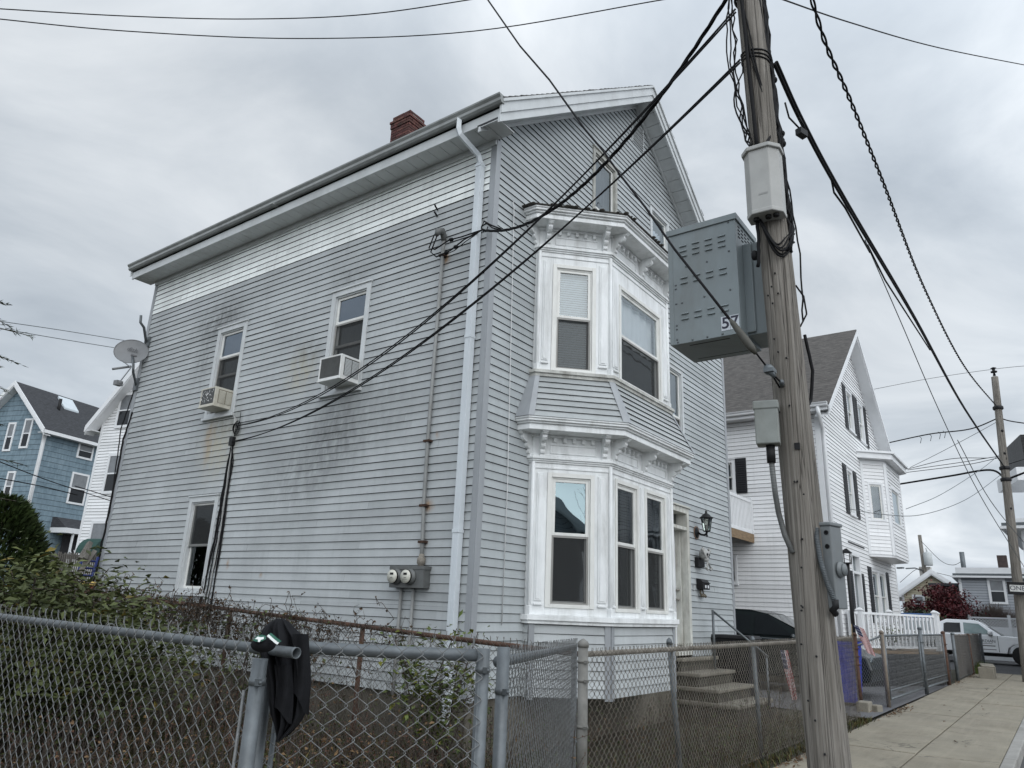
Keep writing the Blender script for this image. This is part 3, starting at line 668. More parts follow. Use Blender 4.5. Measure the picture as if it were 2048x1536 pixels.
def ac(name, y0, y1, z0, z1, dep, label, flake):
    t = thing(name, (-.1, (y0+y1)/2, z0), label, 'air conditioner', 'window air conditioners on the side wall')
    b = MB(); X0 = -dep
    b.box((X0+.02, y0, z0), (.05, y1, z1)); b.box((X0, y0, z0), (X0+.02, y0+.025, z1)); b.box((X0, y1-.025, z0), (X0+.02, y1, z1))
    b.box((X0, y0+.025, z0), (X0+.02, y1-.025, z0+.03)); b.box((X0, y0+.025, z1-.025), (X0+.02, y1-.025, z1))
    b.box((X0-.01, y0-.01, z0-.022), (.03, y1+.01, z0), 0)
    b.build('case', M_CREAM if flake else paint('white_case', (.66, .67, .66), .45, .06, 8, dirt=(.35, .24, .12), dirt_amt=.25), t, .006)
    b = MB(); b.quad((X0+.012, y0+.025, z0+.03), (X0+.012, y1-.025, z0+.03), (X0+.012, y1-.025, z1-.025), (X0+.012, y0+.025, z1-.025))
    n_ = 46
    for i in range(n_):
        yy = y0+.03+(y1-y0-.06)*i/n_; b.box((X0+.002, yy, z0+.03), (X0+.012, yy+.003, z1-.025), 1)
    if flake:                                             # torn foil that still clings to the fins
        for i in range(48):
            yy, zz = y0+.04+(y1-y0-.08)*(1-random.random()**1.5), z0+.05+(z1-z0-.09)*random.random()**.6
            pts = [(X0-.003, yy+random.uniform(.003, .011)*math.cos(a_), zz+random.uniform(.003, .016)*math.sin(a_)) for a_ in [k_*1.05 for k_ in range(6)]]
            b.add(pts, [tuple(range(6))], 2)
    b.build('grille', [paint('dark_fins', (.05, .05, .052), .7, .2, 30), M_GREYB, paint('white_foil_flake', (.75, .75, .74), .4, .05, 10)], t)
    b = MB(); ys = y0-.002                                  # louvred side facing the street
    for k_ in range(2):
        xa = X0+.07+k_*.13
        for i in range(13): b.obox((xa, ys, z0+.05+i*(z1-z0-.1)/13), (.115, 0, 0), (0, -.008, .0), (0, .004, .012), 0)
    b.box((X0+.06, ys-.001, z0+.045), (X0+.325, ys+.0015, z1-.035), 1)
    b.build('side_louvre', [M_CREAM if flake else M_TRIM, paint('louvre_dark', (.07, .068, .06) if not flake else (.19, .17, .13), .8, .3, 20)], t)
ac('air_conditioner', 5.33, 5.75, 4.55, 4.86, .33, 'older window air conditioner whose dark grille is flaking white', True)
ac('air_conditioner', 2.25, 2.71, 4.53, 4.87, .37, 'white window air conditioner with rust spots in the window nearest the corner', False)

# service mast, meters
t = thing('electric_meter_cabinet', (0, .92, 1.78), 'grey cabinet with two round electric meters on the side wall', 'electric meters')
b = MB(); b.box((-.13, .64, 1.775), (-.015, 1.19, 2.02)); b.box((-.137, .63, 1.985), (-.015, 1.20, 2.025)); b.box((-.134, .64, 1.775), (-.13, .655, 2.0)); b.build('box', M_GREYB, t, .005)
M_DIAL = paint('meter_face', (.58, .57, .50), .35, .08, 20); M_DOME = glass('meter_glass', (.9, .9, .88), .06)
for yy in (1.07, .85):
    b = MB(); b.lathe((-.13, yy, 1.90), (-1, 0, 0), [(0, .092), (.02, .092), (.022, .084), (.055, .082), (.056, .0)], 24); m_o = b.build('meter', M_GREYB, t)
    b = MB(); b.lathe((-.186, yy, 1.90), (-1, 0, 0), [(0, .078), (.035, .076), (.037, 0)], 24); b.build('dial', M_DIAL, m_o)
    b = MB(); b.box((-.2245, yy-.028, 1.918), (-.223, yy+.028, 1.943)); b.box((-.2245, yy-.02, 1.885), (-.223, yy+.02, 1.890)); b.box((-.2245, yy-.035, 1.868), (-.223, yy+.035, 1.872))
    b.lathe((-.19, yy, 1.90), (-1, 0, 0), [(0, .080), (.012, .083), (.02, .080)], 24); b.build('display', M_BLKM, m_o)
t = thing('service_conduit', (-.04, .80, 2.02), 'thin grey service conduit with rusty straps running up to a weatherhead', 'conduit')
b = MB(); b.tube([(-.05, .77, 2.02), (-.05, .775, 2.34), (-.05, .80, 2.76), (-.05, .815, 3.6), (-.05, .80, 6.36)], .024, 10)
for yy in (1.06, .86): b.tube([(-.05, yy, 1.78), (-.05, yy, .3)], .020, 8)
b.build('pipe', paint('painted_conduit', (.24, .245, .24), .5, .12, 6, dirt=(.13, .11, .09), dirt_amt=.4), t)
b = MB(); b.tube([(-.05, .77, 2.02), (-.05, .77, 2.05), (-.05, .77, 2.06), (-.05, .77, 2.12), (-.05, .77, 2.13), (-.05, .772, 2.17)], [.035, .042, .052, .050, .038, .028], 10); b.build('sealed_collar', paint('putty', (.22, .20, .17), .9, .3, 30, bmp=.8), t)
b = MB()
for z_, yy in ((2.31, .773), (2.745, .80), (3.55, .815), (6.12, .80)): b.box((-.082, yy-.05, z_-.014), (-.012, yy+.05, z_+.014))
build_each(b, 'strap', paint('rusted_strap', (.05, .025, .015), .9, .4, 20), t)
b = MB(); b.tube([(-.05, .80, 6.34), (-.06, .80, 6.42), (-.10, .80, 6.46), (-.17, .80, 6.43), (-.20, .80, 6.36)], [.034, .045, .055, .05, .03], 10); b.build('weatherhead', M_GREYB, t)
t = thing('wall_hook', (0, .965, 6.9), 'pair of small black hooks below the white boards near the corner', 'hook')
b = MB(); b.tube([(-.01, 1.0, 6.90), (-.10, .96, 6.90), (-.12, .96, 6.93)], .012, 6); b.tube([(-.01, 1.0, 6.80), (-.12, .95, 6.80)], .013, 6); build_each(b, 'hooks', M_BLKM, t)

# cables running down the side wall
def wob(pts, n, amp, rnd):
    o = []
    for a, c in zip(pts, pts[1:]):
        for i in range(n):
            f = i/n; o.append((a[0]+(c[0]-a[0])*f + rnd.uniform(0, amp*.6), a[1]+(c[1]-a[1])*f + rnd.uniform(-amp, amp), a[2]+(c[2]-a[2])*f))
    return o + [pts[-1]]
t = thing('cable_bundle', (0, 5.15, 3.9), 'black and grey cables hanging down the side wall past the window', 'cables')
b = MB()
for (y0, y1, y2, r_) in ((5.14, 5.16, 5.30, .012), (5.11, 5.12, 5.17, .010), (5.16, 5.19, 5.34, .008), (5.05, 5.00, 4.98, .012), (5.03, 4.97, 5.02, .008), (5.0, 5.03, 5.12, .007)):
    b.tube(wob([(-.03, 5.10, 4.0), (-.028, y0, 3.6), (-.03, y1, 2.4), (-.03, y2, 1.25)], 7, .012, rs_), r_, 6)
b.build('black_cables', M_BLACK, t)
b = MB(); b.tube(wob([(-.03, 5.10, 4.36), (-.03, 5.10, 3.9), (-.03, 5.05, 2.6), (-.03, 5.12, 1.2)], 6, .008, rs_), .011, 6)
b.tube([(-.03, 5.22, 4.47), (-.04, 5.12, 4.36), (-.03, 5.11, 4.1)], .012, 6); b.build('grey_cable', paint('grey_sheath', (.36, .36, .35), .5, .15, 10), t)
b = MB()
for k_ in range(5):
    b.tube([(-.04-.006*k_, 5.02+(.085-.01*k_)*math.cos(a_)+.02*k_*.4, 4.19+(.115-.012*k_)*math.sin(a_)) for a_ in [i*math.pi/9 for i in range(19)]], .005, 5)
b.tube([(-.03, 4.99, 4.45), (-.03, 4.985, 4.3), (-.03, 5.08, 4.05)], .005, 5); b.build('coil', M_BLACK, t)
b = MB(); b.box((-.07, 5.05, 3.9), (-.01, 5.14, 4.04)); b.build('clamp', M_BLKM, t)
b = MB(); b.tube(wob([(-.03, 8.62, 4.9), (-.045, 8.73, 4.3), (-.04, 8.72, 3.0), (-.05, 8.76, 1.3)], 9, .02, rs_), .018, 6); b.tube(wob([(-.03, 8.70, 5.4), (-.045, 8.90, 4.6), (-.04, 8.74, 3.4), (-.05, 8.72, 1.3)], 9, .012, rs_), .012, 6)
tag(b.build('corner_cable', M_BLACK), 'black cables hanging down the far corner of the grey house', 'cables')
b = MB(); b.tube([(.38, -.03, 6.9), (.40, -.035, 6.8), (.52, -.035, 3.0), (.53, -.03, 1.4)], .006, 5); tag(b.build('loose_cord', paint('white_cord', (.6, .6, .6), .5, .05, 10)), 'thin white cord hanging down the front wall beside the corner', 'cord')

# satellite dish and the empty mast above it
t = thing('satellite_dish', (-.05, 8.62, 5.45), 'grey satellite dish on a bent mast at the far corner', 'satellite dish')
dc = at(263, 704, 15.35); nd = Vector((-.62, -.68, .30)).normalized(); du = Vector((0, 0, 1)); du = (du-nd*du.dot(nd)).normalized(); dr_ = nd.cross(du)
roll = R(-14); du, dr_ = du*math.cos(roll)+dr_*math.sin(roll), dr_*math.cos(roll)-du*math.sin(roll)
b = MB(); vs = []; fs = []; nr, na = 6, 28
for i in range(nr+1):
    for k_ in range(na):
        a_ = 2*math.pi*k_/na; r_ = i/nr; vs.append(dc + dr_*(.315*r_*math.cos(a_)) + du*(.275*r_*math.sin(a_)) + nd*(.045*r_*r_-.02))
for i in range(nr):
    for k_ in range(na): fs.append((i*na+k_, i*na+(k_+1) % na, (i+1)*na+(k_+1) % na, (i+1)*na+k_))
b.add(vs, fs, 0, (1, 1, 1), True); b.tube([vs[nr*na+k_ % na] for k_ in range(na+1)], .008, 6)
M_DISH = paint('grey_dish_paint', (.17, .175, .18), .5, .06, 8, dirt=(.10, .10, .10), dirt_amt=.4)
b.build('reflector', M_DISH, t)
b = MB(); b.tube([(-.02, 8.68, 5.40), (-.06, 8.62, 5.45), (-.26, 8.40, 5.60), (-.30, 8.36, 5.72), dc-nd*.08], .024, 8); b.box((-.06, 8.60, 5.33), (-.005, 8.72, 5.58)); b.build('mast', M_STEEL, t)
b = MB(); lp = at(238, 766, 14.9); b.tube([dc-du*.27-nd*.0, dc-du*.30+nd*.1, at(262, 735, 15.0), lp], .012, 6); b.tube([at(225, 738, 14.95), at(262, 733, 15.1)], .022, 8); b.ball(lp, .06, 0, 8, 1, 1, .8); b.obox(lp-Vector((.06, .05, .05)), (.12, .02, .0), (-.02, .1, 0), (0, .0, .09)); b.build('feed_arm', M_DISH, t)
def text(name, s, loc, xdir, ydir, size, mat, parent, depth=.002, align='CENTER', bold=0):
    cu = bpy.data.curves.new(name, 'FONT'); cu.body = s; cu.size = size; cu.extrude = depth; cu.align_x = align; cu.align_y = 'CENTER'; cu.offset = bold
    o = bpy.data.objects.new(name, cu); col.objects.link(o); me = None
    dg = bpy.context.evaluated_depsgraph_get(); me = bpy.data.meshes.new_from_object(o.evaluated_get(dg)); bpy.data.objects.remove(o)
    xd, yd = Vector(xdir).normalized(), Vector(ydir).normalized(); zd = xd.cross(yd); loc = Vector(loc)
    me.transform(Matrix(((xd.x, yd.x, zd.x, loc.x), (xd.y, yd.y, zd.y, loc.y), (xd.z, yd.z, zd.z, loc.z), (0, 0, 0, 1))))
    if parent: me.transform(Matrix.Translation(-world_loc(parent)))
    me.materials.clear(); me.materials.append(mat); o = bpy.data.objects.new(name, me); col.objects.link(o)
    if parent: o.parent = parent
    return o
rx = dr_ if dr_.dot(CR) > 0 else -dr_
M_FADE = paint('faded_lettering', (.085, .085, .09), .6, .1, 10)
text('lettering', 'dish', dc+nd*.012+du*.05, rx, du, .13, M_FADE, t)
b = MB(); b.obox(dc+nd*.002-du*.075+rx*.02, rx*.11, du*.035, nd*.003); b.build('badge', M_FADE, t)
t = thing('empty_dish_mast', (-.05, 8.62, 6.30), 'bare bent mast without a dish at the far corner', 'mast')
b = MB(); b.tube([(-.02, 8.62, 6.28), (-.05, 8.58, 6.32), at(288, 655, 15.1), at(281, 645, 15.05), at(282, 631, 15.05)], .026, 8); b.box((-.05, 8.48, 6.22), (-.005, 8.66, 6.42)); b.build('pipe', M_STEEL, t)

# lamp, skull ornament, letterbox beside the door
t = thing('wall_lantern', (6.45, -.05, 3.1), 'black wall lantern with glass panes right of the front door', 'lantern')
lx, ly = 6.43, -.24
b = MB(); b.lathe((6.47, -.015, 3.07), (0, -1, 0), [(0, .10), (.02, .10), (.035, .06), (.05, .03)], 16); b.tube([(6.47, -.06, 3.07), (6.46, -.12, 3.03), (lx, -.20, 3.02), (lx, ly, 3.06), (lx, ly, 3.09)], .018, 8)
b.lathe((lx, ly, 2.98), (0, 0, 1), [(0, .005), (.03, .018), (.05, .01), (.09, .02), (.10, .06), (.115, .062)], 12)
b.lathe((lx, ly, 3.32), (0, 0, 1), [(0, .125), (.012, .125), (.03, .10), (.075, .055), (.09, .03), (.10, .018), (.12, .024), (.14, .008), (.165, .003)], 12)
for k_ in range(6):
    a_ = k_*math.pi/3; b.tube([(lx+.06*math.cos(a_), ly+.06*math.sin(a_), 3.09), (lx+.098*math.cos(a_), ly+.098*math.sin(a_), 3.32)], .006, 5)
b.build('frame', M_BLKM, t)
b = MB(); b.lathe((lx, ly, 3.095), (0, 0, 1), [(0, .056), (.225, .094)], 6, smooth=False); b.build('glass', glass('lantern_glass', (.75, .75, .7), .06), t)
b = MB(); b.tube([(lx, ly, 3.09), (lx, ly, 3.2)], [.02, .025], 8); b.build('bulb', M_CURT, t)
b = MB(); b.lathe((6.485, -.012, 3.07), (0, -1, 0), [(0, .125), (.014, .125), (.016, .118)], 16); b.build('mount', paint('rusty_mount', (.16, .085, .05), .9, .4, 20, dirt=(.5, .5, .48), dirt_amt=.8), t)
t = thing('skull_ornament', (6.5, -.1, 2.6), 'plastic skull with crossed bones hung over a small black box', 'ornament')
M_BONE = paint('grey_bone_plastic', (.36, .36, .35), .6, .15, 14, dirt=(.14, .13, .12), dirt_amt=.5)
b = MB(); b.ball((6.48, -.15, 2.68), .105, 0, 14, 1, .9, .95); b.ball((6.48, -.19, 2.585), .062, 0, 10, 1, .8, .8)
for sx in (-1, 1): b.ball((6.48+sx*.06, -.19, 2.65), .035, 0, 8, .8, .7, .8)
b.build('skull', M_BONE, t)
b = MB()
for sx in (-1, 1): b.ball((6.48+sx*.042, -.235, 2.672), .028, 0, 8, 1, .5, .9)
b.ball((6.48, -.245, 2.628), .013, 0, 6, 1, .5, 1.4); build_each(b, 'eye_socket', M_BLKM, t)
b = MB()
for sx in (-1, 1):
    p0, p1 = Vector((6.48-sx*.16, -.19, 2.76)), Vector((6.48+sx*.10, -.235, 2.42)); b.tube([p0, p0.lerp(p1, .5), p1], [.02, .014, .018], 8)
    for p in (p0, p1):
        for k_ in (-1, 1): b.ball(p+Vector((k_*.022, 0, .012*k_*sx)), .026, 0, 8)
build_each(b, 'bone', M_BONE, t)
b = MB(); b.box((6.36, -.09, 2.45), (6.66, -.012, 2.62)); b.build('box', M_BLKM, t, .01)
t = thing('letterbox', (6.55, -.08, 2.1), 'black letterbox with two pale windows right of the door', 'letterbox')
b = MB(); b.extrude([(6.40, -.02, 2.06), (6.40, -.14, 2.06), (6.40, -.14, 2.18), (6.40, -.10, 2.235), (6.40, -.02, 2.25)], (.33, 0, 0)); b.box((6.39, -.155, 2.17), (6.74, -.135, 2.185)); b.build('box', M_BLKM, t, .006)
b = MB()
for x_ in (6.50, 6.62): b.box((x_, -.1445, 2.085), (x_+.06, -.141, 2.135))
b.build('window', M_CURT, t)
b = MB(); b.tube([(6.50, -.05, 2.06), (6.47, -.06, 1.99), (6.52, -.07, 1.95), (6.66, -.07, 1.95)], .02, 8); b.tube([(6.60, -.05, 2.06), (6.62, -.06, 1.97)], .012, 6)
for k_ in range(5): b.ball((6.49+.04*k_, -.08, 1.945+.012*(k_ % 2)), .03, 0, 7)
b.build('paper_holder', paint('bronze_scroll', (.10, .085, .06), .6, .3, 14), t)
b = MB(); b.box((6.245, -.02, 2.03), (6.30, -.012, 2.12)); b.quad((6.25, -.0205, 2.035), (6.295, -.0205, 2.035), (6.295, -.0205, 2.115), (6.25, -.0205, 2.115), 1)
tag(b.build('doorbell', [M_GREYB, M_TRIM]), 'small pale doorbell plate between door and letterbox', 'doorbell')

# concrete steps and their rail
M_RISER = concrete_mat('dark_riser', (.075, .068, .054), (.03, .028, .02), 3)  # riser concrete, darker than the treads
t = thing('concrete_steps', (5.8, -.6, 0), 'worn concrete steps up to the front door', 'steps')
b = MB()
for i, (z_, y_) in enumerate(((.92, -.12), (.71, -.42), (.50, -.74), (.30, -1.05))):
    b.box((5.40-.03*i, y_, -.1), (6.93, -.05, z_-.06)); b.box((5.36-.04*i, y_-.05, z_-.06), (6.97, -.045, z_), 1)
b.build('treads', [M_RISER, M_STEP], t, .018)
b = MB(); b.tube([(6.62, -.22, .7), (6.62, -.22, 1.71)], .024, 8); b.tube([(6.62, -.22, 1.69), (6.66, -1.15, .98)], .018, 8); b.tube([(6.66, -1.12, .0), (6.66, -1.12, 1.0)], .02, 8); b.build('handrail', M_STEEL, t)

# ------------------------------------------------------------------ chain-link fences
def chainlink(mb, P, Q, zb0, zb1, zt0, zt1, p=.036, r=.0016, n=3, knuckle=False, barb=.03, sl=None, jit=0):
    P, Q = Vector((P[0], P[1], 0)), Vector((Q[0], Q[1], 0)); U = (Q-P); L = U.length; U.normalize(); Nn = Vector((U.y, -U.x, 0))
    nw = int(L/p); H = ((zt0-zb0)+(zt1-zb1))/2; m_ = int(H/p)
    for k in range(nw):
        pts = []
        for j in range(m_+1):
            side = (j+k) % 2; s = (k+side)*p + (r*1.1 if side else -r*1.1)
            f = s/L; zb_ = zb0+(zb1-zb0)*f; zt_ = zt0+(zt1-zt0)*f; z = zb_+(zt_-zb_)*j/m_
            d = (r*1.2 if side else -r*1.2)
            s += random.uniform(-jit, jit)
            belly = (sl(s, (z-zb_)/(zt_-zb_)) if sl else 0)
            B = P + U*s + Nn*belly
            if knuckle and 0 < j < m_:
                pts.append(B + Nn*d + Vector((0, 0, z-.0045))); pts.append(B - Nn*d*.3 + U*((.003 if side else -.003)) + Vector((0, 0, z))); pts.append(B - Nn*d + Vector((0, 0, z+.0045)))
            else: pts.append(B + Nn*d + Vector((0, 0, z)))
        e_ = pts[-1]
        if barb: pts += [e_ + Vector((0, 0, barb*.5))+U*.004, e_ + U*random.uniform(-.012, .012) + Nn*random.uniform(-.008, .008) + Vector((0, 0, barb))]
        mb.tube(pts, r, n, 0, False)
def post(par, x, y, z0, z1, r=.03, mat=None, cap=True, bands=(), name='post', lean=(0, 0)):
    b = MB(); b.tube([(x, y, z0), (x+lean[0], y+lean[1], z1)], r, 14)
    if cap: b.lathe((x+lean[0], y+lean[1], z1-.02), (0, 0, 1), [(0, r*1.12), (.03, r*1.12), (.045, r*.9), (.06, r*.35), (.066, .001)], 14)
    for z_ in bands:
        f = (z_-z0)/(z1-z0); cx, cy = x+lean[0]*f, y+lean[1]*f
        b.lathe((cx, cy, z_-.011), (0, 0, 1), [(0, r*1.10), (.022, r*1.10), (.0225, r*.9)], 14); b.box((cx-r*1.0, cy-r*1.55, z_-.010), (cx-r*.4, cy-r*.8, z_+.010)); b.ball((cx-r*.7, cy-r*1.6, z_), .007, 0, 6)
    return b.build(name, mat or M_STEEL, par)
def rail(par, P, Q, r=.021, mat=None, name='top_rail', open_end=False):
    b = MB(); b.tube([P, Vector(P).lerp(Vector(Q), .33)+Vector((0, 0, -.004)), Vector(P).lerp(Vector(Q), .66)+Vector((0, 0, -.004)), Q], r, 14, caps=not open_end)
    if open_end:
        d = (Vector(Q)-Vector(P)).normalized(); P_ = Vector(P)
        b._lathe(P_, d, [(.12, r*.86), (0, r*.86), (-.002, r*.93), (-.002, r*1.07), (.012, r*1.07), (.014, r)], 14, 0, (1, 1, 1), True); b.f.pop(-1)
    return b.build(name, mat or M_STEEL, par)
# side fence along the empty lot, nearest the camera
fa = thing('chain_link_fence', (-4.92, -1.5, 0), 'nearest galvanised chain-link fence whose top pipe ends in mid air', 'fence')
rail(fa, (-4.915, -3.235, 1.428), (-4.79, 2.6, 1.47), .0175, open_end=True)
post(fa, -4.975, -3.13, -.1, 1.405, .0255, cap=False, bands=(1.335, .45)); post(fa, -4.83, 1.1, -.1, 1.44, .028)
b = MB(); chainlink(b, (-4.955, -3.06), (-4.815, 2.6), .06, .08, 1.462, 1.50, .0362, .0017, 5, True, .032, jit=.0016); b.build('mesh', M_WIRE, fa)
b = MB()
for y_ in (-3.0, -2.55, -1.9): b.tube([(-4.905+.022*math.cos(a_)+.022*(y_+3.2), y_, 1.430+.022*math.sin(a_)+.007*(y_+3.2)) for a_ in [i*.45 for i in range(15)]], .0022, 5)
b.tube([(-4.965, -3.05, .05), (-4.965, -3.05, 1.30)], .006, 6); build_each(b, 'tie_wire', M_WIRE, fa)
fb = thing('chain_link_fence', (-4.55, -3.25, 0), 'short galvanised fence panel between the hanging black jacket and the gate', 'fence')
rail(fb, (-4.80, -2.86, 1.432), (-4.318, -3.56, 1.428), .0225); post(fb, -4.325, -3.56, -.1, 1.452, .0245, cap=False, bands=(1.38, 1.02, .85, .5)); post(fb, -4.86, -3.02, -.1, 1.39, .026, cap=False)
b = MB(); chainlink(b, (-4.88, -2.98), (-4.325, -3.60), .05, .05, 1.466, 1.462, .0362, .0017, 5, True, .032, jit=.0016); b.build('mesh', M_WIRE, fb)
b = MB(); b.tube([(-4.775, -2.99, .05), (-4.775, -2.99, 1.30)], .010, 6); b.tube([(-4.345, -3.56, .05), (-4.345, -3.56, 1.40)], .006, 6); build_each(b, 'tension_bar', M_STEEL, fb)
fg = thing('fence_gate', (-2.7, -2.9, 0), 'wide chain-link gate between the twin near posts and the corner post', 'gate')
post(fg, -4.20, -3.56, -.1, 1.455, .0245, cap=False, bands=(1.30, 1.0, .80, .55)); rail(fg, (-4.19, -3.53, 1.40), (-1.60, -2.30, 1.345), .022)
post(fg, -1.62, -2.315, -.05, 1.36, .022, cap=False, bands=(1.2, .7))
b = MB(); chainlink(b, (-4.17, -3.56), (-1.64, -2.35), .06, .06, 1.43, 1.375, .0362, .0019, 4, False, .03, jit=.001); b.build('mesh', M_WIRE, fg)
b = MB(); b.tube([(-4.42, -3.62, .98), (-4.36, -3.66, 1.015), (-4.24, -3.62, 1.01), (-4.12, -3.56, 1.005), (-4.06, -3.52, .995), (-4.05, -3.51, .98)], .0055, 7); b.build('latch_loop', M_RUST, fg)
b = MB(); b.obox((-4.16, -3.60, .895), (.035, .01, .012), (.0, .012, 0), (.012, .0, .04)); b.obox((-4.30, -3.63, .86), (.035, .0, .0), (0, .014, 0), (0, .0, .022)); b.build('orange_tag', paint('orange_plastic', (.55, .13, .06), .5, .1, 20), fg)
# front fence along the pavement
ff = thing('chain_link_fence', (2.8, -2.2, 0), 'long dark chain-link fence between the pavement and the front steps', 'fence')
post(ff, -1.305, -2.205, -.1, 1.345, .040, mat=paint('mossy_post', (.20, .195, .18), .7, .2, 10, metal=.3, dirt=(.08, .075, .06), dirt_amt=.6), bands=(1.22, 1.08, .75, .4))
M_MOSSRAIL = paint('lichened_rail', (.24, .22, .19), .85, .3, 16, dirt=(.07, .055, .04), dirt_amt=.8, bmp=.7)
rail(ff, (-1.27, -2.2, 1.272), (8.1, -2.2, 1.33), .022, M_MOSSRAIL)
for x_, ln in ((.62, (-.18, .02)), (2.95, (.05, .05)), (5.4, (0, .05))): post(ff, x_, -2.17, -.1, 1.34, .026, bands=(), lean=ln)
b = MB(); chainlink(b, (-1.25, -2.235), (8.1, -2.235), .05, .04, 1.30, 1.36, .0362, .0031, 3, False, .02, sl=lambda s, f: .03*math.sin(s*1.7)*math.sin(f*3.1), jit=.003); b.build('mesh', M_FWIRE, ff)
# rusty fence between the lot and the house
fr = thing('rusty_fence', (-1.2, 2.5, 0), 'rust-brown chain-link fence overgrown with dry vines along the house wall', 'fence')
def rz(y): return 1.285+ (1.57-1.285)*(y+1.6)/7.6 if y < 6 else 1.57
for (ya, yb) in ((-2.17, .6), (.6, 3.2), (3.2, 6.2), (6.2, 9.6)): rail(fr, (-1.2, ya, rz(ya)), (-1.2, yb, rz(yb)), .022, M_RUST)
for y_ in (.45, 2.75, 4.9, 7.2, 9.4): post(fr, -1.18, y_, -.1, rz(y_)+.02, .025, M_RUST, cap=False)
b = MB(); chainlink(b, (-1.235, 9.6), (-1.235, -2.15), .12, .05, 1.60, 1.30, .0362, .0026, 3, False, .035, jit=.001); b.build('mesh', M_DWIRE, fr)

# black jacket thrown over the end post
t = thing('draped_jacket', (-4.75, -2.95, 1.4), 'black jacket draped over the post where the nearest pipe ends', 'jacket')
b = MB(); nu, nv = 96, 40; vs = []; fs = []
vr = CR.copy(); vr.z = 0; vr.normalize(); vf = Vector((CF.x, CF.y, 0)).normalized()
SIL = [(1237, 553, 567), (1243, 541, 578), (1256, 527, 590), (1272, 519, 606), (1300, 519, 617), (1335, 528, 621), (1365, 534, 622), (1400, 537, 619), (1425, 541, 613), (1445, 549, 601), (1462, 557, 582), (1471, 563, 568)]
def sil(v):
    y = 1237+(1471-1237)*v
    for p, q in zip(SIL, SIL[1:]):
        if y <= q[0]: f = (y-p[0])/(q[0]-p[0]); return y, p[1]+(q[1]-p[1])*f, p[2]+(q[2]-p[2])*f
    return y, SIL[-1][1], SIL[-1][2]
for j in range(nv+1):
    v = j/nv; y_, l_, r_ = sil(v); L0, R0 = at(l_, y_, 2.80), at(r_, y_, 2.80); mid = (L0+R0)/2; hw_ = (R0-L0)/2
    for i in range(nu):
        a_ = 2*math.pi*i/nu; c_ = math.cos(a_); amp = min(1, v*3)*.024*(1-abs(c_)**3)
        fold = amp*(math.sin(c_*8.5+.8+v*1.1)+.7*math.sin(c_*15-1.2-v*1.6)+.45*math.sin(c_*23+v*2.1))
        dep = (.012+.045*min(1, v*3.5)**.7*(1-.35*v))*math.sin(a_)*-1
        dip = .012*max(0, math.sin(c_*9+1))*v*v
        vs.append(mid + hw_*c_ - vf*(dep+fold*(1 if math.sin(a_) < 0 else .3)) - Vector((0, 0, dip)))
for j in range(nv):
    for i in range(nu): fs.append((j*nu+i, j*nu+(i+1) % nu, (j+1)*nu+(i+1) % nu, (j+1)*nu+i))
b.add(vs, fs, 0, (1, 1, 1), True)
# a loose lower hem and a sleeve edge in front
for (yy0, yy1, x0_, x1_, dd) in ((1330, 1432, 548, 583, 2.735), (1268, 1408, 584, 617, 2.745)):
    P_ = []; n1, n2 = 14, 10
    for j in range(n1+1):
        for i in range(n2+1):
            fx, fy = i/n2, j/n1; P_.append(at(x0_+(x1_-x0_)*fx+4*math.sin(fy*3), yy0+(yy1-yy0)*fy*(1-.16*math.cos(fx*3.2)), dd+.012*math.sin(fx*7+fy*2)))
    b.add(P_, [(j*(n2+1)+i, j*(n2+1)+i+1, (j+1)*(n2+1)+i+1, (j+1)*(n2+1)+i) for j in range(n1) for i in range(n2)], 0, (1, 1, 1), True)
M_CLOTH = paint('black_cloth', (.0085, .0088, .0105), .85, .25, 30, bmp=.3, spec=.2)
b.build('cloth', M_CLOTH, t)
b = MB(); cp = at(528, 1281, 2.62)
for j in range(9):
    v = j/8
b.ball(cp+Vector((0, 0, -.012)), .040, 0, 16, 1.05, .9, .62); b.build('collar', M_CLOTH, t)
b = MB(); M_GRN = paint('green_patch', (.012, .085, .055), .7, .15, 30); M_WHP = paint('white_patch', (.62, .64, .62), .7, .05, 30)
e0 = cp - vf*.041 + Vector((0, 0, .004)); zz = (Vector((0, 0, 1))*.75+vf*.65).normalized()
def blob(pts, d, mi): b.add([e0+vr*p[0]+zz*p[1]-vf*(d-p[0]**2*8) for p in pts], [tuple(range(len(pts)))], mi)
blob([(-.022, -.004), (-.016, .014), (0, .02), (.014, .016), (.018, .004), (.008, -.006), (-.008, -.008)], .004, 0)
blob([(-.016, .002), (-.010, .012), (0, .010), (.010, .012), (.012, .004), (.004, .0), (.003, -.008), (-.003, -.008), (-.005, .001)], .006, 1)
for k_ in range(6):
    x0_, y0_ = .02+.006*k_, .022-.0052*k_; blob([(x0_, y0_), (x0_+.008, y0_-.005), (x0_+.005, y0_-.013), (x0_-.003, y0_-.007)], .003+.001*k_, 1); blob([(x0_+.005, y0_+.006), (x0_+.013, y0_+.001), (x0_+.008, y0_-.005), (x0_, y0_)], .003+.001*k_, 0)
b.build('emblem', [M_GRN, M_WHP], t)
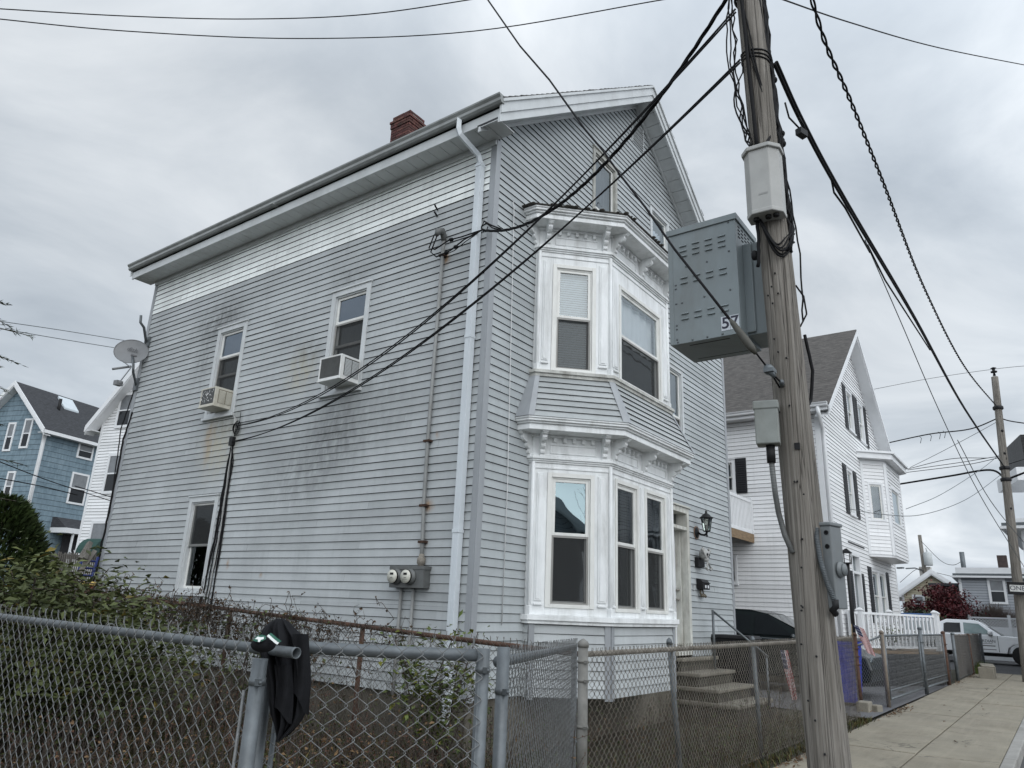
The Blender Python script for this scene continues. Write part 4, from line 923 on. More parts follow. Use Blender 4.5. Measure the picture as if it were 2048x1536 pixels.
# ------------------------------------------------------------------ the near utility pole and what hangs on it
def wood_mat(name, a, b_, crack=.9):
    m_, t, bs = new_mat(name); v = coords(t, (1, 1, 1))
    g = noise(t, coords(t, (26, 26, .55)), 1.6, 8, .66, .6); g2 = noise(t, coords(t, (60, 60, 1.0)), 1.5, 5, .7)
    c0 = ramp(t, g, [(.30, tuple(x*.7 for x in a)), (.46, a), (.62, b_), (.78, tuple(min(1, x*1.12) for x in b_))])
    c0 = mixc(t, ramp(t, g2, [(.38, .55), (.52, 0)]), c0, tuple(x*.32 for x in a))
    ck = noise(t, coords(t, (13, 13, .22)), 1.3, 3, .5, .3)
    c0 = mixc(t, ramp(t, ck, [(.490, 0), (.5, crack), (.510, 0)]), c0, (.016, .013, .011))
    c0 = mixc(t, ramp(t, noise(t, v, 1.3, 5, .6), [(.45, 0), (.75, .45)]), c0, tuple(x*.55 for x in a))
    lk(c0, bs.inputs['Base Color'], t); bs.inputs['Roughness'].default_value = .92; bs.inputs['Specular IOR Level'].default_value = .2
    ad = N('ShaderNodeMath', t, operation='ADD'); lk(g2, ad.inputs[0], t); lk(ramp(t, ck, [(.47, 1), (.5, 0), (.53, 1)]), ad.inputs[1], t)
    bump(t, bs, ad.outputs[0], .7, .012); return m_
M_POLE = wood_mat('weathered_pole_wood', (.195, .178, .156), (.275, .255, .228), .85)
PB, PT = Vector((-1.905, -4.165, 0)), Vector((-1.949, -4.008, 6.4))
def pole_c(z): return PB.lerp(PT, z/6.4)
def pole_r(z): return .1185 - .0042*z
pole = thing('utility_pole', (PB.x, PB.y, 0), 'large weathered wooden utility pole in the foreground carrying boxes and cables', 'utility pole')
b = MB(); n_, m_ = 40, 90; vs = []; fs = []
grv = [random.uniform(0, 6.28) for _ in range(9)]
ZP = 7.6
for j in range(m_+1):
    z = -.3+(ZP+.3)*j/m_; c = pole_c(z)
    for i in range(n_):
        a_ = 2*math.pi*i/n_; r_ = pole_r(z)*(1+.012*mnoise.noise(Vector((math.cos(a_)*1.5, math.sin(a_)*1.5, z*.5))))
        for g in grv:
            dd = abs(((a_-g+.15*math.sin(z*.7+g)+math.pi) % (2*math.pi))-math.pi)
            if dd < .09: r_ -= .006*(1-dd/.09)*max(0, math.sin(z*.9+g*3))
        vs.append((c.x+r_*math.cos(a_), c.y+r_*math.sin(a_), z))
for j in range(m_):
    for i in range(n_): fs.append((j*n_+i, j*n_+(i+1) % n_, (j+1)*n_+(i+1) % n_, (j+1)*n_+i))
b.add(vs, fs, 0, (1, 1, 1), True); b.build('shaft', M_POLE, pole)
toc = (CAM-PB); toc.z = 0; toc.normalize(); rgt = Vector((CR.x, CR.y, 0)).normalized()
def on_pole(z, side, out=.0):                # side -1..1 across the face seen from the street
    c = pole_c(z); r_ = pole_r(z)+out; s = max(-1.0, min(1.0, side)); return Vector((c.x, c.y, z)) + rgt*(r_*s) + toc*(r_*math.sqrt(max(0, 1-s*s)))
b = MB()
for i in range(46):
    z, s = random.uniform(.3, 4.2), random.uniform(-.9, .95); p = on_pole(z, s, 0); b.lathe(p-toc*.004, toc, [(0, .006), (.010, .0065), (.013, .001)], 6)
for z, s in ((3.55, .8), (3.0, .85), (2.62, .1), (1.9, .98), (1.86, .98), (4.05, .55), (3.2, .6)): b.box(on_pole(z, s)-Vector((.015, .015, .02)), on_pole(z, s)+Vector((.015, .015, .02)))
b.build('nail', M_BLKM, pole)
# steel strap rings near the top
b = MB()
for z in (5.62, 5.66, 5.58): b.tube([pole_c(z)+Vector((math.cos(a_)*(pole_r(z)+.006), math.sin(a_)*(pole_r(z)+.006), .03*math.sin(a_+z*9))) for a_ in [i*math.pi/12 for i in range(25)]], .006, 5)
b.tube([pole_c(6.2)+Vector((math.cos(a_)*(pole_r(6.2)+.012), math.sin(a_)*(pole_r(6.2)+.012), 0)) for a_ in [i*math.pi/12 for i in range(25)]], .012, 5)
build_each(b, 'band', M_BLKM, pole)
# cables that run up the pole
t = thing('pole_cables', (PB.x, PB.y, 3.2), 'tangle of black cables running up the foreground pole', 'cables')
b = MB()
def run(pts, r_, amp=.012, n=5): b.tube(wob3(pts, n, amp), r_, 6)
def wob3(pts, n, amp):
    o = []
    for a, c in zip(pts, pts[1:]):
        a, c = Vector(a), Vector(c)
        for i in range(n): o.append(a.lerp(c, i/n)+Vector((random.uniform(-amp, amp), random.uniform(-amp, amp), 0))*(1 if i else .4))
    return o+[Vector(pts[-1])]
for k_ in range(14):      # right-hand bundle, from the strand down behind the pale box
    s = .86+.017*k_; run([on_pole(6.5, s, .012), on_pole(5.7, s+.03, .015), on_pole(5.1, s, .02), on_pole(4.5, s, .022), on_pole(4.1, s-.02, .02), on_pole(3.97, .85-.03*k_, .03)], random.choice((.007, .009, .012)), .02)
for k_ in range(5):      # the drip loop under the pale box
    d_ = .022+.010*(k_ % 3); pts = []
    for i in range(15):
        f = i/14; s = .97-1.72*f-.05*k_*(f-.5); pts.append(on_pole(4.14-(.17+.028*k_)*math.sin(f*math.pi*(1+.03*k_))+.09*f+.012*math.sin(f*9+k_), s, d_))
    b.tube(pts, .0065, 6)
run([on_pole(4.24, -.72, .03), on_pole(4.0, -.78, .04), on_pole(3.85, -.85, .05)], .012, .006); b.ball(on_pole(3.95, -.95, .05), .03, 0, 8, .8, .8, 1.3)
for k_ in range(4):      # left-hand loose drops
    s = -1.0-.03*k_; run([on_pole(6.5, -.8, .03), on_pole(6.0, -1, .04+.02*k_), on_pole(5.5, -1, .06+.018*k_), on_pole(5.0, -1, .015+.03*(k_ % 2)), on_pole(4.72, -.8, .02)], .0055, .018)
pts = [on_pole(5.55, -.9, .01)]
for i in range(10): f = i/9; pts.append(on_pole(5.5-.55*f, -1, .01+.085*math.sin(f*math.pi)))
b.tube(pts, .006, 6)
run([on_pole(6.5, -.55, .012), on_pole(5.6, -.52, .014), on_pole(4.73, -.45, .014)], .014, .002)          # grounding riser
run([on_pole(6.3, -.75, .012), on_pole(5.6, -.3, .014), on_pole(5.0, .6, .014), on_pole(4.9, .9, .012)], .007, .003); run([on_pole(6.2, -.6, .012), on_pole(5.4, .1, .014), on_pole(4.95, .8, .012)], .006, .003)
run([on_pole(4.95, .75, .014), on_pole(4.82, .2, .016), on_pole(4.72, -.2, .016)], .011, .002)
run([on_pole(6.6, .3, .014), on_pole(6.1, .7, .016), on_pole(5.5, .9, .016)], .012, .004)
for k_ in range(9): b.ball(on_pole(4.88+random.uniform(-.05, .06), .95, random.uniform(.0, .05)), random.uniform(.014, .028), 0, 7)
b.ball(on_pole(5.42, .98, .03), .025, 0, 7); 
b.build('black_cables', M_BLACK, t)
b = MB(); run([on_pole(4.9, 1, .01), on_pole(4.4, 1, .05), on_pole(3.9, 1, .06), on_pole(3.5, 1, .03)], .006, .006); run([on_pole(3.75, .98, .01), on_pole(3.68, 1, .055), on_pole(3.55, 1, .06), on_pole(3.45, .98, .01)], .006, .001)
run([on_pole(3.4, 1, .03), on_pole(3.15, 1, .055), on_pole(2.95, 1, .02), on_pole(2.9, .9, .006)], .011, .001); b.build('loose_cable', M_BLACK, t)
# pale telecom enclosure
t = thing('telecom_box', on_pole(4.2, 0), 'pale plastic telecom enclosure strapped high on the foreground pole', 'utility box')
M_PALE = paint('pale_plastic', (.36, .36, .345), .5, .06, 8, dirt=(.2, .19, .17), dirt_amt=.3)
z0, z1 = 4.21, 4.70; c0 = pole_c(4.45); b = MB()
out_ = (toc*.97-rgt*.22).normalized(); sd_ = Vector((-out_.y, out_.x, 0)); sd_ = sd_ if sd_.dot(rgt) > 0 else -sd_
def hexp(w_, d_, z): return [Vector((c0.x, c0.y, z))+sd_*(x*w_)+out_*(y*d_) for x, y in ((-.5, .35), (-.5, .75), (-.30, 1), (.26, 1), (.5, .72), (.5, .3))]
A_ = hexp(.235, .235, z0); B_ = hexp(.235, .235, z1); Cc = hexp(.262, .25, z1-.01); Dd = hexp(.262, .25, z1+.022); E_ = hexp(.22, .21, z1+.03)
b.prism([(p.x, p.y) for p in A_], z0, z1); b.prism([(p.x, p.y) for p in Cc], z1-.012, z1+.02, 0, [(p.x, p.y) for p in Dd]); b.prism([(p.x, p.y) for p in hexp(.24, .238, z0)], z0-.012, z0+.02)
b.build('case', M_PALE, t, .006)
b = MB()
for x_ in (-.06, 0.02, .07): b.lathe(Vector((c0.x, c0.y, z0-.012))+sd_*x_+out_*.17, (0, 0, -1), [(0, .02), (.02, .02), (.022, .012)], 10)
build_each(b, 'gland', M_BLKM, t); b = MB(); b.obox(Vector((c0.x, c0.y, z0+.12))+sd_*(-.02)+out_*.2355, sd_*.06, out_*.001, Vector((0, 0, .014))); b.build('faded_mark', paint('faded_mark', (.27, .27, .26), .6, .1, 40), t)
# big grey power-supply cabinet on the far side of the pole
M_CAB = paint('blue_grey_cabinet', (.185, .215, .224), .45, .07, 5, dirt=(.115, .115, .105), dirt_amt=.45, stretch=(1, 1, .5))
t = thing('power_cabinet', (-1.68, -3.60, 3.46), 'large blue-grey louvred equipment cabinet hung behind the foreground pole', 'equipment cabinet')
X0, X1, Y0, Y1, Z0, Z1 = -1.935, -1.50, -3.80, -3.285, 3.465, 4.375
b = MB(); b.box((X0, Y0, Z0), (X1, Y1, Z1)); b.box((X0-.012, Y0-.012, Z1-.035), (X1+.012, Y1+.012, Z1+.012)); b.box((X0-.004, Y1-.03, Z0), (X0, Y1+.004, Z1-.04)); b.box((X0-.004, Y0+.03, Z0-.004), (X1, Y1, Z0))
# pressed louvres in three tiers of the street side
for (zr, rows) in ((4.245, 3), (3.985, 2), (3.70, 2)):
    for k_ in range(4):
        yc = Y0+.105+.098*k_
        for j in range(rows):
            z = zr-.042*j; b.extrude([(X0+.001, yc-.027, z), (X0-.011, yc-.027, z-.012), (X0-.011, yc-.027, z-.016), (X0+.001, yc-.027, z-.016)], (0, .054, 0))
for k_ in range(5):
    for j in range(4): b.box((X0+.05+.07*k_, Y0-.004, Z1-.07-.028*j), (X0+.09+.07*k_, Y0+.002, Z1-.062-.028*j), 1)
cab_m = b.build('body', [M_CAB, M_BLKM], t, .003)
b = MB(); b.box((X0+.16, -3.96, Z0+.03), (X1+.03, -3.79, Z1-.17)); b.box((X0+.135, -3.86, Z0+.045), (X0+.16, -3.79, Z1-.18)); b.box((X0+.21, -3.985, Z0+.02), (X0+.235, -3.96, Z1-.2))
b.build('pole_bracket', M_CAB, t, .005)

b = MB()
for (yy, zz) in [(Y1-.05, z) for z in (3.50, 3.58, 3.61, 3.78, 3.90, 3.93)]+[(Y0+.02+.11*k_, Z0+.014) for k_ in range(5)]+[(Y0+.05, 4.33), (Y0+.06, 3.80), (Y0+.25, 3.79), (Y0+.42, 3.78), (Y0+.22, 4.06), (Y0+.38, 4.06), (Y0+.055, 4.10)]:
    b.ball((X0-.002, yy, zz), .008, 0, 8, .6, 1, 1)
for z in (3.55, 3.8, 4.03, 4.19): b.ball((X0+.19, -3.962, z), .011, 0, 8); b.box((X0+.19, -3.966, z-.004), (X0+.225, -3.962, z+.004))
b.build('rivet', M_STEEL, t)
b = MB()
for z in (3.56, 3.90): b.box((X0+.30, -3.9615, z), (X0+.318, -3.958, z+.055))
b.box((X0+.05, Y0+.10, Z0-.0045), (X0+.065, Y1-.12, Z0-.002)); b.box((X1-.08, Y0+.06, Z0-.0045), (X1-.07, Y1-.06, Z0-.002)); build_each(b, 'slot', M_BLKM, t)
M_PLATE = paint('pale_number_plate', (.50, .53, .57), .5, .04, 20); M_INK = paint('black_ink', (.012, .012, .03), .5, .1, 20)
for (ch, yy) in (('5', Y0+.105), ('7', Y0+.04)):
    b = MB(); b.box((X0-.0025, yy-.031, 3.50), (X0-.0005, yy+.031, 3.605)); pl = b.build('number_plate', M_PLATE, t); text('numeral', ch, (X0-.003, yy, 3.552), (0, -1, 0), (0, 0, 1), .118, M_INK, pl, .0006, bold=.002)
# disconnect box with flexible conduit, lower down
t = thing('disconnect_box', on_pole(2.7, -1), 'small grey-green box with a hanging conduit on the left of the foreground pole', 'utility box')
pz0, pz1 = 2.625, 2.895; bc = on_pole(2.76, -.92, .06)+toc*.02; b = MB()
ux = (rgt*.93+toc*.37).normalized(); uy = Vector((-ux.y, ux.x, 0)); M_GG = paint('grey_green_box', (.21, .225, .21), .5, .1, 12, dirt=(.12, .11, .09), dirt_amt=.45)
b.obox(Vector((bc.x, bc.y, pz0))-ux*.08-uy*.055, ux*.14, uy*.11, Vector((0, 0, pz1-pz0))); b.obox(Vector((bc.x, bc.y, pz1-.05))-ux*.086-uy*.061, ux*.152, uy*.122, Vector((0, 0, .055))); b.build('box', M_GG, t, .008)
b = MB(); q = Vector((bc.x, bc.y, pz0)); b.tube([q+Vector((0, 0, .01)), q-Vector((0, 0, .11))], .026, 10); b.build('fitting', M_BLKM, t)
b = MB(); cp_ = [q-Vector((0, 0, .10)), q+ux*.01-Vector((0, 0, .3)), on_pole(2.22, -1.0, .04), on_pole(2.08, -.94, .02), on_pole(1.98, -.85, -.01)]
b.tube(cp_, .016, 10)
for a, c in zip(cp_, cp_[1:]):
    for i in range(12): b.ball(a.lerp(c, i/12), .0188, 0, 8, 1, 1, .25)
b.build('conduit', M_GREYB, t)
# meter pedestal on the right of the pole
t = thing('meter_box', on_pole(1.8, 1), 'narrow grey meter box with ribbed steel conduit on the right of the foreground pole', 'utility box')
M_MB = paint('meter_box_grey', (.15, .163, .168), .45, .08, 10, dirt=(.11, .11, .1), dirt_amt=.35)
ux = (toc*-.80+rgt*.60).normalized(); uy = (rgt*.80+toc*.60).normalized(); Z_ = Vector((0, 0, 1))
mo = on_pole(1.66, .62, .0); mo.z = 1.67
b = MB(); b.obox(mo, uy*.07, ux*.13, Z_*.47); b.obox(mo-uy*.006-ux*.008+Z_*.47, uy*.084, ux*.145, Z_*.022); b.build('case', M_MB, t, .006)
b = MB(); fc = mo+uy*.07+ux*.065+Z_*.22; b.lathe(fc, uy, [(0, .046), (.010, .046), (.012, .041), (.024, .039), (.026, .0)], 20); b.build('meter', M_MB, t)
b = MB(); b.lathe(fc+uy*.026, uy, [(0, .037), (.010, .033), (.015, 0.001)], 20); b.build('meter_dome', M_MB, t)
for zz in (.43, .35): b = MB(); b._lathe(mo+uy*.045-ux*.001+Z_*zz, -ux, [(0, .014), (.002, .014), (.002, .009), (0, .009)], 16, 0, (1, 1, 1), False); build_each(b, 'knockout', M_BLKM, t)
fp = [mo-uy*.0-ux*.018+Z_*.455, mo+uy*.004-ux*.034+Z_*.40, mo+uy*.018-ux*.04+Z_*.27, mo+uy*.045-ux*.036+Z_*.13, mo+uy*.078-ux*.03+Z_*.03]
b = MB(); b.tube(fp, .013, 10)
for a, c in zip(fp, fp[1:]):
    d_ = (c-a).normalized(); L_ = (c-a).length; k_ = int(L_/.009)
    for i in range(k_): b.lathe(a+d_*(L_*i/k_), d_, [(0, .013), (.0025, .0168), (.005, .0168), (.0075, .013)], 10)
b.build('flexible_conduit', M_STEEL, t); b = MB(); b.tube([fp[-1]+Z_*.02, fp[-1]-Z_*.02, fp[-1]-Z_*.04-uy*.02, mo+uy*.06-Z_*.03], .019, 8); b.build('elbow', M_BLKM, t)

# ------------------------------------------------------------------ overhead wires
def cat(P, Q, sag, n=28):
    P, Q = Vector(P), Vector(Q); return [P.lerp(Q, i/n) - Vector((0, 0, sag*4*(i/n)*(1-i/n))) for i in range(n+1)]
def smooth(pts, k=8):
    P = [Vector(p) for p in pts]
    if len(P) < 3 or len(P) > 9: return P
    P = [P[0]*2-P[1]]+P+[P[-1]*2-P[-2]]; o = []
    for i in range(1, len(P)-2):
        a, b_, c, d = P[i-1:i+3]
        for j in range(k):
            t_ = j/k; o.append(.5*((b_*2)+(c-a)*t_+(a*2-b_*5+c*4-d)*t_*t_+(-a+b_*3-c*3+d)*t_**3))
    return o+[P[-2]]
def wire(name, label, runs, r, category='overhead wire', mat=None):
    b = MB()
    for pts in runs: b.tube(smooth(pts), r, 6)
    return tag(b.build(name, mat or M_BLACK), label, category)
def twist(pts, rad, pitch, strands):
    o = [[] for _ in range(strands)]; s = 0; prev = Vector(pts[0]); dense = []
    for a, c in zip(pts, pts[1:]):
        for i in range(8): dense.append(Vector(a).lerp(Vector(c), i/8))
    dense.append(Vector(pts[-1]))
    for i, p in enumerate(dense):
        s += (p-prev).length; prev = p; d = (dense[min(i+1, len(dense)-1)]-dense[max(i-1, 0)]).normalized(); u = d.orthogonal().normalized(); v = d.cross(u)
        for k_ in range(strands):
            a_ = s/pitch*2*math.pi+2*math.pi*k_/strands; o[k_].append(p+(u*math.cos(a_)+v*math.sin(a_))*rad)
    return o
PTOP = on_pole(6.22, -.8, .05)
# service drop to the corner, then slack tails to the weatherhead
drop = cat(PTOP, (-.12, .069, 6.261), .62, 40); b = MB()
for s_ in twist(drop, .009, .55, 3): b.tube(s_, .009, 5)
t = tag(b.build('service_drop', M_BLACK), 'thick twisted service cable from the pole top to the corner of the grey house', 'overhead wire')
b = MB(); e_ = Vector((-.12, .069, 6.261))
D1, D2 = drop[-6], drop[-4]
b.tube([D1+Vector((0, 0, .02)), D2+Vector((0, .05, .10)), e_+Vector((0, -.02, .12)), e_+Vector((0, .02, .03)), e_], .010, 6); b.tube([D1, D2+Vector((0, .02, .05)), e_+Vector((0, -.06, .08)), e_+Vector((.0, .02, .05)), e_], .009, 6)
b.tube([e_, (-.14, .40, 6.245), (-.14, .62, 6.26), (-.15, .86, 6.18), (-.19, .93, 6.20), (-.20, .84, 6.38)], .010, 6); b.tube([e_, (-.13, .36, 6.20), (-.13, .60, 6.10), (-.15, .82, 6.06), (-.18, .90, 6.14), (-.18, .80, 6.38)], .010, 6); b.tube([e_, (-.12, .34, 6.17), (-.10, .55, 6.10), (-.05, .74, 6.12)], .006, 6); b.tube([e_, e_+Vector((0, -.06, -.05)), e_+Vector((0, -.09, .02))], .006, 6)
for p in ((-.14, .58, 6.255), (-.13, .66, 6.085), (-.13, .50, 6.13)): b.lathe(Vector(p)-Vector((0, .03, 0)), (0, 1, 0), [(0, .014), (.01, .024), (.05, .026), (.06, .014)], 8)
tag(b.build('service_tail', M_BLACK), 'looped cable tails with connectors below the weatherhead', 'cables')
P1 = on_pole(5.55, -.9, .03); E1 = Vector((-.05, 5.02, 4.22)); E2 = Vector((-.05, 5.07, 3.95))
wire('drop_wire', 'upper pair of thin drop wires crossing the side wall from the pole', [cat(on_pole(6.02, -.9, .03), E1, .68, 40), cat(on_pole(6.05, -.9, .03), E1+Vector((0, .03, .0)), .73, 40)], .0075)
wire('drop_wire', 'lower pair of thin drop wires crossing the side wall from the pole', [cat(P1, E2, .54, 40), cat(P1+Vector((0, 0, .025)), E2+Vector((0, .03, .02)), .59, 40)], .0075)
# span guy with its strain insulator
GP = on_pole(3.02, -.35, .03); GF = at(955, -30, 6.6)
b = MB(); g1 = at(1540, 742, 4.50); g0 = at(1470, 652, 4.44); b.tube([GP, g1], .006, 6); b.tube([GP+Vector((.02, .02, -.02)), g1], .006, 6); b.tube([g1, g0], .006, 6); b.tube([g0, at(1400, 563, 4.62), at(1348, 497, 4.82), at(1291, 415, 5.02), at(1242, 352, 5.2), at(1205, 300, 5.35), at(1170, 259, 5.5), at(1099, 160, 5.85), at(1040, 92, 6.15), GF], .0095, 6)
gt = tag(b.build('guy_wire', M_BLACK), 'steel guy wire from the middle of the foreground pole up to the left', 'guy wire')
b = MB(); d_ = (g0-GF).normalized(); b.lathe(g0-d_*.06, d_, [(0, .01), (.04, .018), (.2, .026), (.26, .024), (.31, .012)], 10); b.build('insulator_sleeve', paint('olive_sleeve', (.045, .042, .032), .6, .2, 20), gt)
b = MB(); b.lathe(g1-d_*.05, d_, [(0, .012), (.02, .03), (.05, .034), (.07, .02), (.1, .012)], 10); b.box(g1-Vector((.035, .03, .012)), g1+Vector((.035, .03, .012))); b.tube([GP+toc*.03, GP, GP-toc*.06], .016, 8); build_each(b, 'clamp', M_STEEL, gt)
# street wires above
wire('street_wire', 'uppermost street wire crossing the top left of the sky', [[at(-60, 14, 16), at(250, 32, 15), at(500, 38, 14), at(740, 28, 13), at(1000, -10, 12)]], .012)
wire('street_wire', 'second street wire sagging across the upper sky under the first', [[at(-60, 32, 16), at(250, 62, 15), at(600, 77, 14), at(950, 62, 13), at(1345, -4, 12)]], .012)
wire('street_wire', 'wire sloping down from the top edge right of the foreground pole', [[at(1540, -10, 9), at(1700, 45, 12), at(1880, 96, 16), at(2080, 136, 22)]], .012)
# strand from this pole to the next
P2T = Vector((23.42, -4.55, 10.3))
def p2(z): return Vector((23.42-.03*(10.3-z)/7, -4.55+.30*(10.3-z)/7.3, z))
b = MB()
st_ = [on_pole(5.55, .95, .05), at(1605, 250, 5.6), at(1690, 405, 7.2), at(1830, 640, 12.0), at(1930, 820, 20), p2(6.9)]
for a_ in (Vector((0, 0, 0)), Vector((.012, -.012, .02))): b.tube(smooth([p+a_ for p in st_]), .014, 6)
t = tag(b.build('strand_cable', M_BLACK), 'thick lashed cable strand sloping from the foreground pole to the one-way pole', 'overhead wire')
b = MB(); b.obox(at(1597, 262, 5.5)-Vector((.045, .03, .05)), (.09, -.03, 0), (.02, .05, 0), (0, 0, .055)); b.tube([at(1570, 205, 5.35), at(1578, 235, 5.4), at(1600, 258, 5.5)], .008, 6); b.tube([at(1576, 185, 5.35), at(1592, 225, 5.45), at(1608, 252, 5.5)], .008, 6); b.build('splice', M_BLKM, t)
b = MB(); b.tube([at(1660, 345, 6.6), at(1668, 385, 6.8), at(1690, 415, 7.1), at(1740, 505, 8.3)], .010, 6); b.tube([at(1735, 490, 8.2), at(1770, 560, 9.3), at(1860, 700, 13)], .010, 6); b.build('slack_loop', M_BLACK, t)
wire('twisted_service_wire', 'twisted service wire dropping steeply to the top of the one-way pole', twist(smooth([at(1618, -20, 6.4), at(1652, 90, 7.0), at(1700, 200, 8.0), at(1768, 370, 10.2), at(1850, 580, 15), at(1930, 735, 21), p2(9.05)]), .015, .42, 2), .011)
wire('thin_guy_wire', 'pale thin wires slanting steeply down past the one-way pole', [[at(1730, 480, 8.2), at(1800, 640, 10), at(1880, 825, 12), at(1960, 990, 14), at(2052, 1140, 17)], [at(1915, 880, 12), at(1980, 1000, 14), at(2052, 1090, 17)]], .006, mat=M_STEEL)
# ------------------------------------------------------------------ ground, pavement, road
def soil_mat():
    m_, t, bs = new_mat('yard_soil'); v = coords(t, (1, 1, 1), True)
    c0 = ramp(t, noise(t, v, 1.3, 8, .68, .4), [(.32, (.035, .032, .022)), (.5, (.060, .054, .038)), (.68, (.052, .060, .028))])
    c0 = mixc(t, ramp(t, noise(t, v, 40, 4, .7), [(.45, 0), (.62, .7)]), c0, (.030, .026, .018))
    lk(c0, bs.inputs['Base Color'], t); bs.inputs['Roughness'].default_value = 1; bump(t, bs, noise(t, v, 30, 6, .75), .8, .03); return m_
def asphalt_mat(name, c):
    m_, t, bs = new_mat(name); v = coords(t, (1, 1, 1), True)
    c0 = ramp(t, noise(t, v, 150, 3, .8), [(.35, tuple(x*.55 for x in c)), (.65, tuple(x*1.5 for x in c))])
    c0 = mixc(t, ramp(t, noise(t, v, .5, 6, .6), [(.4, 0), (.7, .4)]), c0, tuple(x*.6 for x in c))
    lk(c0, bs.inputs['Base Color'], t); bs.inputs['Roughness'].default_value = .95; bump(t, bs, noise(t, v, 120, 3, .8), .4, .006); return m_
M_SOIL = soil_mat(); M_ASPH = asphalt_mat('road_asphalt', (.075, .075, .077)); M_DRIVE = asphalt_mat('driveway_asphalt', (.115, .115, .12))
def pave_mat():
    m_ = concrete_mat('pavement_concrete', (.245, .220, .170), (.130, .105, .070), 1.1); t = m_.node_tree; bs = t.nodes['Principled BSDF']
    src = bs.inputs['Base Color'].links[0].from_socket; v = coords(t, (1, 1, 1), True)
    wv = N('ShaderNodeVectorMath', t, operation='ADD'); lk(v, wv.inputs[0], t); nn = N('ShaderNodeTexNoise', t); lk(v, nn.inputs['Vector'], t); nn.inputs['Scale'].default_value = 1.6; nn.inputs['Detail'].default_value = 6
    sc2 = N('ShaderNodeVectorMath', t, operation='SCALE'); lk(nn.outputs['Color'], sc2.inputs[0], t); sc2.inputs['Scale'].default_value = .9; lk(sc2.outputs[0], wv.inputs[1], t)
    vo = N('ShaderNodeTexVoronoi', t, feature='DISTANCE_TO_EDGE'); lk(wv.outputs[0], vo.inputs['Vector'], t); vo.inputs['Scale'].default_value = .42
    gate = ramp(t, noise(t, v, .5, 2), [(.50, 0), (.58, .75)])
    mk = N('ShaderNodeMath', t, operation='MULTIPLY'); lk(ramp(t, vo.outputs['Distance'], [(.003, 1), (.008, 0)]), mk.inputs[0], t); lk(gate, mk.inputs[1], t)
    c1 = mixc(t, mk.outputs[0], src, (.035, .030, .022))
    spot = ramp(t, noise(t, v, 7, 2, .5), [(.70, 0), (.735, .55)]); c1 = mixc(t, spot, c1, (.06, .052, .042))
    strk = ramp(t, noise(t, coords(t, (.5, 7, 1), True), 1.4, 5, .6), [(.5, 0), (.72, .4)]); c1 = mixc(t, strk, c1, (.31, .275, .215))
    lk(c1, bs.inputs['Base Color'], t); return m_
M_PAVE = pave_mat()
b = MB(); n_ = 60; xs_ = [-1500, -300, -80, -30]+[-14+.9*i for i in range(40)]+[40, 120, 400, 1500]; ys_ = [-4.5, -3.9, -2.5]+[-2.2+.35*i for i in range(34)]+[14, 30, 100, 400, 1500]
vs = []
for y_ in ys_:
    for x_ in xs_:
        z = -.02 + (.05*mnoise.noise(Vector((x_*.8, y_*.8, 1))) if (-14 < x_ < 22 and -2.3 < y_ < 9.6) else 0)
        if y_ <= -2.2: z = -.06
        vs.append((x_, y_, z))
W2 = len(xs_); b.add(vs, [(j*W2+i, j*W2+i+1, (j+1)*W2+i+1, (j+1)*W2+i) for j in range(len(ys_)-1) for i in range(W2-1)], 0, (1, 1, 1), True)
struct(b.build('ground', M_SOIL))
b = MB(); b.quad((-1500, -1500, -.135), (1500, -1500, -.135), (1500, -4.4, -.135), (-1500, -4.4, -.135)); struct(b.build('road', M_ASPH))
b = MB(); b.add([(27.5, -60, -.131), (27.5, -3.0, -.04), (29, 60, .16), (31.5, 60, .24), (31.5, -3, .14), (30.5, -60, .0)], [(0, 1, 4, 5), (1, 2, 3, 4)]); b.add([(31.5, -60, .0), (31.5, -3, .14), (31.5, 60, .24), (70, 60, .5), (70, -3, .4), (70, -60, .2)], [(0, 1, 4, 5), (1, 2, 3, 4)]); struct(b.build('side_road', M_ASPH))
b = MB(); x_ = -16.0
joints = []
while x_ < 26.5:
    L_ = 1.75
    for (y0, y1) in ((-3.50, -2.42), (-4.42, -3.520)):
        j = random.uniform(-.006, .006); tn = random.uniform(.90, 1.06); b.box((x_+.011, y0, -.1), (x_+L_-.011, y1, j), 0, (tn, tn*.99, tn*.97))
    x_ += L_
pv = b.build('pavement', M_PAVE, None, .006, 1); struct(pv)
b = MB(); b.quad((-16, -4.42, -.03), (26.5, -4.42, -.03), (26.5, -2.35, -.03), (-16, -2.35, -.03)); struct(b.build('pavement_bed', paint('joint_dirt', (.055, .048, .038), 1, .3, 9)))
b = MB(); x_ = -16.
while x_ < 26: b.box((x_+.004, -4.57, -.25), (x_+1.79, -4.425, .0)); x_ += 1.8
struct(b.build('kerb', concrete_mat('granite_kerb', (.30, .29, .27)), None, .015))
b = MB(); b.add([(8.45, -2.32, -.004), (19.0, -2.40, -.004), (19.0, -1.2, .0), (14.0, -.6, .01), (14.0, 12, .05), (8.45, 12, .05)], [(0, 1, 2, 3, 4, 5)]); struct(b.build('driveway', M_DRIVE))
